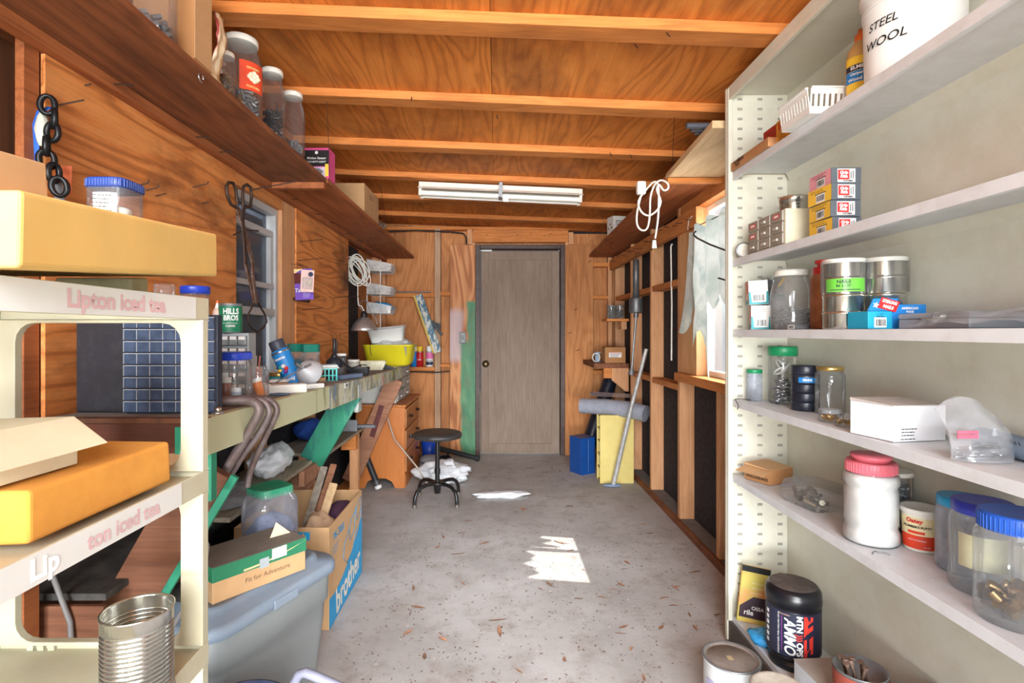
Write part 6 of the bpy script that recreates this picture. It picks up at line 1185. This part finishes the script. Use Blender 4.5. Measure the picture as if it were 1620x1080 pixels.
c_ = thing('plastic_part', 'white louvred plastic part in the printed carton', 'plastic part', (-.955, 2.30, .34)); c_.rotation_euler = (0, .35, .2); obj('body', MB().box(-.05, .05, -.02, .02, 0, .07), white, c_, bevel=.002); [obj('louvre', MB().box(-.045, .0, -.0225, -.0202, .012+q*.014, .018+q*.014), offwhite, c_) for q in range(4)]
tag(obj('folder', MB().box(-1.06, -.83, 2.235, 2.255, .12, .40), M('teal folder', (34, 134, 120), .5), bevel=.002), 'teal folder standing inside the printed carton', 'folder')
tag(obj('filler_board', MB().box(-1.06, -.70, 2.21, 2.71, .2, .21), cardb_d), 'cardboard sheet lying inside the printed carton', 'cardboard')

# ------------------------------------------------------------------ on the tote
TL = .4312
sb = thing('shoe_box', 'flat carton with a green lid lettered Fit for Adventure on the tote', 'box', (-.795, 1.722, TL), math.radians(52)); obj('body', MB().box(-.15, .15, -.083, .083, 0, .08), cardb, sb, bevel=.002)
obj('lid', MB().box(-.152, .152, -.086, .086, .062, .106), M('dark green card', (40, 120, 84), .6, var=.05), sb, bevel=.002); obj('dust_top', MB().box(-.151, .151, -.085, .085, .1062, .1068), M('dusty card top 2', (134, 126, 116), .9, var=.12), sb)
text('Fit for Adventure', .021, M('brown print', (104, 76, 56), .7), sb, (.02, -.0832, .034)); obj('cream_curve', MB().poly([(-.06+.21*q/10, -.0866, .066+.034*(q/10)**2) for q in range(11)]+[(.15-.21*q/10, -.0866, .072+.034*(1-q/10)**2*.8) for q in range(11)]), M('cream curve print', (214, 200, 150), .6), sb)
patch(sb, (.055, -.0862, .088), .05, .034, (1, 0, 0), UPZ, M('dotted washi tape', (222, 200, 206), .6, var=.5, scale=220), .001, 'tape'); obj('torn_tape', MB().box(-.01, .02, -.0875, -.0862, .056, .086), M('grey tape', (170, 178, 182), .5), sb)
tag(obj('paper_scrap', MB().prism([(-.03, 0, 0), (.04, 0, 0), (.0, 0, .045)], (0, .001, .0)), M('cream scrap', (232, 220, 186), .8), loc=(-.73, 1.80, TL+.107), rot=(-.5, 0, .8)), 'torn cream paper scrap on the green lidded carton', 'paper')
j = jar('jar', 'big square clear jar with a green lid on the grey tote', (-.838, 1.985, TL), .083, .215, clear('clouded jar plastic', haze=.2, hazec=(206, 208, 220)), M('green cap plastic', (18, 150, 110), .45, grime=(150, 170, 160), gamt=.35), .066, .03, 'square', sq=4.5, rotz=.9, ridge=True); crumple('blue_lint', '', '', (0, 0, .004), (.072, .072, .055), M('blue lint', (134, 150, 192), .95, var=.2, scale=60), 8, .3, 30, 18, parent=j)
# bent bars hooked over the bench edge
for lab, pts, r_ in (('thickest bent bar hooked over the bench edge', ((326, 800, 1.50), (362, 738, 1.51), (388, 695, 1.51), (402, 670, 1.51), (410, 653, 1.51), (405, 641, 1.51), (388, 635, 1.51), (345, 637, 1.49)), .0135), ('middle bent bar hooked over the bench edge', ((338, 800, 1.55), (380, 728, 1.56), (408, 690, 1.565), (421, 668, 1.565), (426, 653, 1.565), (420, 640, 1.565), (408, 634, 1.56), (380, 633, 1.55)), .010), ('right hand thin bent bar hooked over the bench edge', ((391, 772, 1.63), (396, 748, 1.63), (412, 710, 1.625), (431, 670, 1.62), (438, 652, 1.62), (433, 640, 1.62), (420, 633, 1.61), (395, 631, 1.60)), .0095)):
    q = [P(*p_)+Vector((0, 0, .004)) for p_ in pts]; sm = []
    for i in range(len(q)-1):
        a0, a1, a2, a3 = q[max(0, i-1)], q[i], q[i+1], q[min(len(q)-1, i+2)]
        for t_ in (0, .25, .5, .75): sm.append(.5*((2*a1)+(a2-a0)*t_+(2*a0-5*a1+4*a2-a3)*t_*t_+(3*a1-a0-3*a2+a3)*t_**3))
    sm.append(q[-1]); tag(obj('bent_bar', MB().tube(sm, r_, 10), ironr), lab, 'bar')
# under the bench
crumple('plastic_bag', 'white crumpled bag on the low shelf under the bench', 'bag', (-1.045, 2.50, .5645), (.072, .15, .06), rag, 31, .4, 54, 28, 5)
crumple('plastic_sheet', 'dusty clear sheet on the low shelf under the bench', 'plastic sheet', (-1.06, 2.08, .5642), (.12, .16, .02), film, 32, .4, 40, 20)
cl2 = thing('clamp', 'grey steel clamp on the far low shelf', 'clamp', (-.95, 3.5, .5745)); obj('plate', MB().box(-.07, .045, -.03, .0, .0, .075), steel_d, cl2, bevel=.003); obj('bar', MB().box(-.03, .16, -.02, .005, .022, .042), M('grey iron bar', (120, 124, 132), .45, .6), cl2, bevel=.002)
crumple('rag', 'bright blue rag at the wall under the bench', 'rag', (-1.12, 3.2, .5742), (.07, .08, .06), M('blue rag', (40, 80, 170), .8), 33, .4, 26, 14)
tag(obj('ring', MB().tube([(-.985+.035*math.cos(q*.45), 2.30+.06*math.sin(q*.45), .567) for q in range(12)], .0028, 6), iron), 'open iron ring lying on the low shelf', 'ring')
tag(obj('metal_strip', MB().hexa([(-1.1, 1.9, .50), (-.9, 2.12, .46), (-.86, 2.10, .46), (-1.0, 1.9, .50), (-1.1, 1.9, .503), (-.9, 2.12, .463), (-.86, 2.1, .463), (-1.0, 1.9, .503)]), steel_d), 'bent sheet metal strip under the low shelf', 'sheet metal') if 0 else None
for lab, pts in (('grey cable hanging under the bench by the near brace', ((-1.10, 1.33, .62), (-1.06, 1.335, .50), (-1.05, 1.33, .40), (-1.0, 1.335, .30), (-.95, 1.33, .24))), ('second grey cable hanging behind the rack post', ((-.80, 1.42, .85), (-.79, 1.41, .72), (-.76, 1.41, .66), (-.78, 1.42, .56), (-.84, 1.42, .47), (-.86, 1.43, .44)))): tag(obj('cable', MB().tube(pts, .0065, 8), M('grey cable', (128, 126, 126), .5)), lab, 'cable')

# ------------------------------------------------------------------ right wall and corner
m, t, b = nodes('sun bleached curtain cloth'); t.nodes.remove(b); out = t.nodes['Material Output']
nz = N(t, 'ShaderNodeTexNoise', i_Scale=7, i_Detail=5); t.links.new(coords(t), nz.inputs['Vector']); cc_ = ramp(t, nz.outputs['Fac'], [(.35, lin((176, 186, 178))), (.55, lin((206, 210, 204))), (.7, lin((160, 176, 172)))])
d1 = N(t, 'ShaderNodeBsdfDiffuse'); d2 = N(t, 'ShaderNodeBsdfTranslucent'); mx = N(t, 'ShaderNodeMixShader'); mx.inputs[0].default_value = .10
t.links.new(cc_, d1.inputs[0]); t.links.new(cc_, d2.inputs[0]); t.links.new(d1.outputs[0], mx.inputs[1]); t.links.new(d2.outputs[0], mx.inputs[2]); t.links.new(mx.outputs[0], out.inputs[0])
cu = MB(); ny, nz_ = 60, 44; idx = {}
def zlow(y):                      # torn lower hem
    base = 1.37+.02*math.sin(y*31)+.015*math.sin(y*83)
    if y > 3.0: base = 1.27-.10*max(0, (y-3.05))/.2+.03*math.sin(y*60)
    if 2.90 < y < 3.0: base = 1.18+.05*math.sin(y*90)
    if 2.84 < y < 2.885: base = .985+.03*math.sin(y*120)
    return base
for i in range(ny+1):
    for k in range(nz_+1):
        v_ = k/nz_; zt = 1.815-.02*math.sin(i*.35)
        y = 2.47+(3.135-2.47)*i/ny
        z0 = zlow(y); zz = zt+(z0-zt)*v_
        ye = y+(.12*v_**1.5 if i == ny else .12*v_**1.5*max(0, (i-ny*.72)/(ny*.28)))
        cu.v.append((1.122-.014*math.sin(i*.42+v_)-.02*v_*noise.noise((i*.12, v_*3, 4))-.03*max(0, v_-.75)*noise.noise((i*.3, v_*7, 1)), ye, zz))
for i in range(ny):
    for k in range(nz_): cu.f.append((i*(nz_+1)+k, (i+1)*(nz_+1)+k, (i+1)*(nz_+1)+k+1, i*(nz_+1)+k+1)); cu.sm.append(True)
ct = thing('curtain', 'torn sun bleached white cloth hung over the right window', 'curtain'); obj('cloth', cu, m, ct)
obj('tie', MB().tube([(1.10, 3.03, 1.87), (1.10, 3.08, 1.86), (1.112, 3.13, 1.815)], .003, 6), cord_w, ct); obj('curtain_wire', MB().tube([(1.122, 3.13, 1.814), (1.122, 2.46, 1.8)], .0025, 6), iron, ct)
tag(obj('hook_rod', MB().tube([(.912, 2.117, 1.537), (.905, 2.28, 1.59), (.902, 2.42, 1.642), (.898, 2.45, 1.66), (.90, 2.455, 1.672), (.904, 2.44, 1.676)], .004, 6), cord_b), 'black hooked rod sticking out before the curtain', 'hook')
tag(obj('hook_rod', MB().tube([(.915, 2.117, 1.42), (.908, 2.2, 1.44)], .004, 6), cord_b), 'short black rod below the hooked one', 'hook')
# extension cord
ec = thing('extension_cord', 'looped white extension cord hanging from the right shelf', 'cord')
ptsx = [(1015, 306), (1008, 335), (1008, 355), (1015, 364), (1024, 361), (1028, 340), (1029, 312), (1036, 292), (1046, 285), (1056, 290), (1057, 298), (1050, 301), (1043, 292), (1039, 300), (1045, 318), (1040, 332), (1026, 341), (1014, 334), (1010, 318), (1022, 300), (1034, 288), (1041, 292), (1042, 320), (1041, 345), (1038, 368), (1036, 380)]
q = [P(x, y, 2.70+.006*math.sin(k*1.3)) for k, (x, y) in enumerate(ptsx)]; sm = []
for i in range(len(q)-1):
    a0, a1, a2, a3 = q[max(0, i-1)], q[i], q[i+1], q[min(len(q)-1, i+2)]
    for t_ in (0, .33, .66): sm.append(.5*((2*a1)+(a2-a0)*t_+(2*a0-5*a1+4*a2-a3)*t_*t_+(3*a1-a0-3*a2+a3)*t_**3))
obj('cord', MB().tube(sm, .0048, 8), cord_w, ec); pq = P(1014, 298, 2.70); obj('tap', MB().box(pq.x-.022, pq.x+.022, 2.68, 2.715, pq.z-.032, pq.z+.034), white, ec, bevel=.008); pq = P(1035, 388, 2.70); obj('plug', MB().cyl(pq+Vector((0, 0, .025)), pq+Vector((0, 0, -.015)), .009, .013, 12), white, ec); [obj('prong', MB().box(pq.x+s_-.0015, pq.x+s_+.0015, 2.697, 2.703, pq.z-.034, pq.z-.015), brass, ec) for s_ in (-.006, .006)]
tag(obj('nail', MB().tube([P(1046, 288, 2.74), P(1046, 288, 2.66)], .003, 6), iron), 'nail in the shelf batten carrying the extension cord', 'nail')
c_ = thing('small_box', 'small white electrical box on the right shelf', 'box', (.975, 4.32, rsz(4.32)+.003), .25); obj('body', MB().box(-.07, .1, -.055, .055, 0, .14), offwhite, c_, bevel=.003); [obj('knockout', MB().cyl((-.0705, -.03+.03*q, .05+.03*(q % 2)), (-.0712, -.03+.03*q, .05+.03*(q % 2)), .008, n=10), ink, c_) for q in range(3)]; lines(c_, (0, -.0552, .1), .1, 3, .014, (1, 0, 0), UPZ, hgt=.005)
c_ = thing('wood_block', 'cut wooden block at the far end of the right shelf', 'wood block', (1.02, 4.78, rsz(4.78)+.002)); obj('body', MB().prism([(-.09, -.03, 0), (.08, -.03, 0), (.08, -.03, .09), (-.06, -.03, .07)], (0, .1, 0)), cardb_d, c_, bevel=.002)
for k in range(3): tag(obj('tube', MB().cyl((.79+.03*k, 2.24+.035*k, rsz(2.2)+.0135), (1.12, 2.24+.035*k, rsz(2.2)+.0135), .0125, n=12), M('dark grey tube', (86, 92, 104), .4, .3)), ('front grey tube lying over the near end of the right shelf', 'middle grey tube lying over the near end of the right shelf', 'rear grey tube lying over the near end of the right shelf')[k], 'tube', 'grey tubes on the right shelf')
# tool hanging on the stud, rods
sh = thing('slide_hammer', 'grey steel plunger tool hanging on the right wall', 'tool', (1.08, 4.17, 0)); obj('hook', MB().tube([(.03, .0, 1.83), (.0, 0, 1.83), (0, 0, 1.775)], .003, 6), iron, sh); gm = M('grey cast metal', (112, 114, 116), .45, .6, var=.15)
obj('barrel', MB().lathe([(0, 1.78), (.018, 1.778), (.024, 1.77), (.025, 1.48), (0, 1.48)], 20), gm, sh); obj('weight', MB().lathe([(0, 1.365), (.05, 1.366), (.052, 1.37), (.052, 1.474), (.05, 1.479), (0, 1.48)], 26), gm, sh); obj('nut', MB().cyl((0, 0, 1.33), (0, 0, 1.3645), .018, n=6), gm, sh); obj('rod', MB().cyl((0, 0, 1.33), (-.032, 0, .94), .0085, n=10), steel_d, sh); obj('foot', MB().cyl((-.032, 0, .94), (-.036, 0, .885), .012, .03, 16), steel_d, sh)
tag(obj('white_rod', MB().tube([(1.158, 3.55, 1.80), (1.15, 3.55, 1.78), (1.156, 3.55, 1.4), (1.154, 3.55, 1.03)], .0055, 8), cord_w), 'thin white rod hanging between studs on the right wall', 'rod')
tag(obj('steel_pole', MB().cyl((1.128, 4.055, 1.09), (1.03, 4.135, .62), .015, n=14).cyl((1.03, 4.135, .62), (.917, 4.225, .02), .0175, n=14), M('worn steel pole', (190, 190, 188), .4, .35, var=.2, scale=30)), 'long steel pole leaning on the right wall', 'pole')
tag(obj('pole_foot', MB().ball((0, 0, .012), (.075, .04, .012), 18, 8), M('pale blue rag', (128, 150, 180), .9), loc=(.91, 4.235, 0)), 'flattened blue rag under the steel pole', 'rag')
# yellow pigeonhole cabinet, blue box
yc = thing('pigeonhole_cabinet', 'pale yellow pigeonhole cabinet standing in the right corner', 'cabinet', (.967, 4.32, 0)); ym = M('pale yellow paint', (216, 198, 120), .6, var=.06, scale=6, grime=(206, 168, 80), gamt=.5, gscale=5)
obj('side', MB().box(-.137, .135, 0, .013, .0, .548), ym, yc, bevel=.002); obj('side', MB().box(-.137, .135, .137, .15, .0, .548), ym, yc, bevel=.002); obj('back', MB().box(.125, .135, .0135, .1365, 0, .548), ym, yc)
for k in range(6): obj('divider', MB().box(-.132, .1245, .0135, .1365, .004+.106*k, .013+.106*k), ym, yc)
bb_ = thing('metal_box', 'tall blue metal box beside the yellow cabinet', 'box', (.755, 4.66, 0), math.radians(30)); bm = M('blue painted steel', (20, 70, 140), .4, var=.1)
obj('body', MB().box(-.085, .065, -.07, .09, 0, .305), bm, bb_, bevel=.003); obj('rim', MB().box(-.087, .067, -.072, .092, .3055, .313), bm, bb_, bevel=.002); obj('seam', MB().box(-.01, -.007, -.0708, -.0703, .02, .3), M('pale seam', (110, 140, 180), .5), bb_)
tag(obj('plastic_roll', MB().tube([P(919, 643, 4.52), P(960, 645, 4.42), P(1000, 650, 4.3), P(1022, 656, 4.22)], [.062, .066, .068, .066], 24), M('smoky grey plastic roll', (150, 154, 166), .25, var=.12, scale=30)), 'rolled grey plastic sheet on the yellow cabinet', 'roll').location = (0, 0, .008)
tag(obj('plastic_sheet', MB().hexa([(.78, 4.5, .683), (1.1, 4.36, .683), (1.12, 4.46, .70), (.80, 4.60, .705), (.78, 4.5, .685), (1.1, 4.36, .685), (1.12, 4.46, .702), (.80, 4.60, .707)]), film), 'loose edge of clear plastic over the grey roll', 'plastic sheet')
tag(obj('black_roll', MB().cyl((.815, 4.93, .10), (1.09, 5.1, .80), .068, n=24), M('black plastic roll', (28, 32, 44), .35, var=.2)), 'thick black plastic roll leaning in the right corner', 'roll')
# corner shelf with carton, upper shelf with jars
cs = thing('corner_shelf', 'rough wooden shelf on a bracket in the right corner', 'shelf'); CZ = .945
obj('board', MB().box(.845, 1.146, 4.66, 5.27, CZ-.042, CZ), old_y, cs, bevel=.002); obj('bracket', MB().prism([(1.0, 4.67, CZ-.0425), (1.146, 4.67, CZ-.0425), (1.146, 4.67, .70), (1.12, 4.67, .70), (1.0, 4.67, .80)], (0, .03, 0)), lum_z, cs, bevel=.002); obj('block', MB().box(.93, .999, 4.67, 4.75, CZ-.13, CZ-.0425), lum_x, cs, bevel=.002)
c_ = thing('carton', 'small brown carton with a white label on the corner shelf', 'box', (1.035, 4.76, CZ+.0008)); obj('body', MB().box(-.09, .09, -.065, .08, 0, .138), cardb_d, c_, bevel=.002); patch(c_, (.0, -.065, .07), .11, .042, (1, 0, 0), UPZ, white); obj('red_line', MB().box(-.05, .05, -.0665, -.0656, .082, .086), red, c_); lines(c_, (0, -.0658, .075), .09, 3, .01, (1, 0, 0), UPZ, hgt=.004); text('Fancy goods', .018, M('brown print', (104, 76, 56)), c_, (.02, -.0652, .12), shear=.2)
cw = MB(); [cw.tube([(.885+.032*math.cos(q*PI/9), 4.78+.012*k, CZ+.045+.038*math.sin(q*PI/9)) for q in range(18)], .004, 6, True) for k in range(3)]; tag(obj('cable_coil', cw, cord_w), 'coil of white cable beside the small brown carton', 'cable')
tag(obj('spool', MB().lathe([(0, 0), (.03, 0), (.03, .012), (.022, .015), (.022, .075), (.03, .078), (.03, .09), (0, .09)], 20), M('pale blue spool', (150, 176, 200), .5), loc=(.91, 4.86, CZ+.0008)), 'pale blue spool behind the cable coil', 'spool')
us = thing('corner_shelf', 'tiny upper shelf with jars in the right corner', 'shelf'); obj('board', MB().box(.955, 1.146, 4.66, 4.9, 1.31, 1.332), lum_x, us, bevel=.002); obj('cleat', MB().box(1.1, 1.146, 4.74, 4.86, 1.24, 1.3095), lum_z, us)
for k, (x, y) in enumerate(((1.005, 4.72), (1.082, 4.73), (1.04, 4.82))):
    j = jar('jar', ('left clear jar of fittings on the tiny corner shelf', 'right clear jar of fittings on the tiny corner shelf', 'rear clear jar of fittings on the tiny corner shelf')[k], (x, y, 1.3328), .037, .115, dusty, steel_d, .035, .014, 'vial'); fill(j, M('dark fittings', (72, 72, 74), .4, .7), .032, .004, .09, 40, .025, .006, 80+k)

# ------------------------------------------------------------------ fluorescent fixture under the rafters
fx = thing('shop_light', 'long white fluorescent shop light hanging under the rafters', 'light', (.027, 3.66, 2.210)); fx.rotation_euler = (0, math.atan(.045), 0)
fm = M('white fixture enamel', (226, 222, 212), .4, var=.03)
obj('housing', MB().box(-.553, .553, -.035, .035, -.035, -.001), fm, fx, bevel=.002)
obj('reflector', MB().loft([[(x, y, z_) for y, z_ in ((-.036, -.033), (-.085, -.055), (-.085, -.057), (-.034, -.0355), (.034, -.0355), (.085, -.057), (.085, -.055), (.036, -.033))] for x in (-.553, .553)]), fm, fx)
for y in (-.04, .04):
    obj('tube', MB().cyl((-.53, y, -.078), (.53, y, -.078), .0165, n=16), M('white glass tube', (238, 238, 232), .25, var=.01), fx)
    for x in (-.54, .54): obj('lamp_holder', MB().box(x-.01, x+.01, y-.016, y+.016, -.098, -.038), fm, fx, bevel=.002)
obj('strap', MB().box(-.012, .012, -.09, -.086, -.09, .004).box(-.012, .012, -.0895, .0, -.094, -.0905), steel_d, fx); obj('pull_tab', MB().box(.02, .055, -.06, -.05, -.118, -.095), fm, fx)

# ------------------------------------------------------------------ litter on the floor
rn = random.Random(3); lms = []
for k in range(5):
    n_ = 6; vs_ = []; L_ = .030+.006*k; W_ = .009+.002*(k % 3)
    for i in range(n_+1):
        t_ = i/n_; w_ = W_*math.sin(PI*min(1, t_*.95+.03)); cu_ = .008*math.sin(t_*3+k)
        vs_ += [((t_-.5)*L_*2, -w_, .004+cu_*.5+.006*abs(math.sin(k+t_*4))), ((t_-.5)*L_*2, 0, .0015+cu_*.5), ((t_-.5)*L_*2, w_, .005+cu_*.5)]
    mn = min(v_[2] for v_ in vs_); vs_ = [(a_, b_, c_-mn+.0005) for a_, b_, c_ in vs_]
    fs = [(i*3+q, i*3+q+1, i*3+q+4, i*3+q+3) for i in range(n_) for q in range(2)]
    lms.append(MB().add(vs_, fs, True).mesh('leaf', (M('dry oak leaf', (166, 122, 94), .8, var=.25), M('dry brown leaf', (140, 108, 86), .8, var=.25))[k % 2]))
def spot(rn):
    while True:
        y = rn.choice((rn.uniform(1.6, 2.6), rn.uniform(1.6, 4.9))); x = rn.uniform(-.45, 1.05)
        if y < 2.2 and x > .55: continue
        if y > 4.1 and (x > .6 or x < -.2): continue
        if y > 3.5 and x < -.1: continue
        return x, y
for k in range(70):
    x, y = spot(rn); o = obj('fallen_leaf', lms[k % 5], None, loc=(x, y, 0), rot=(0, 0, rn.uniform(0, 6.28))); s_ = rn.uniform(.35, .85); o.scale = (s_, s_, s_*.8)
    tag(o, 'curled dry brown leaf lying on the concrete floor', 'leaf', 'dry leaves scattered over the floor')
db = MB()
for k in range(1900):
    x, y = rn.uniform(-.6, 1.08), rn.choice((rn.uniform(1.4, 5.2), rn.uniform(1.4, 3.4))); a_ = rn.uniform(0, 6.28); l_ = rn.uniform(.002, .011); w_ = rn.uniform(.001, .004)
    c_, s_ = math.cos(a_), math.sin(a_); z_ = rn.uniform(.001, .004)
    if y < 2.15 and x > .7: continue
    db.add([(x-l_*c_, y-l_*s_, .0006), (x+w_*s_, y-w_*c_, z_), (x+l_*c_, y+l_*s_, .0006), (x-w_*s_, y+w_*c_, z_*.6)], [(0, 1, 3), (1, 2, 3)])
obj('litter', db, M('dark twig litter', (122, 102, 88), .9, var=.35), kind='stuff')
db = MB()
for k in range(60):
    x, y = spot(rn); r_ = rn.uniform(.003, .009); db.add([(x+r_*rn.uniform(.4, 1)*math.cos(q*1.26), y+r_*rn.uniform(.4, 1)*math.sin(q*1.26), .0012) for q in range(5)], [(0, 1, 2, 3, 4)])
obj('debris', db, M('pale chips', (214, 210, 204), .8), kind='stuff')
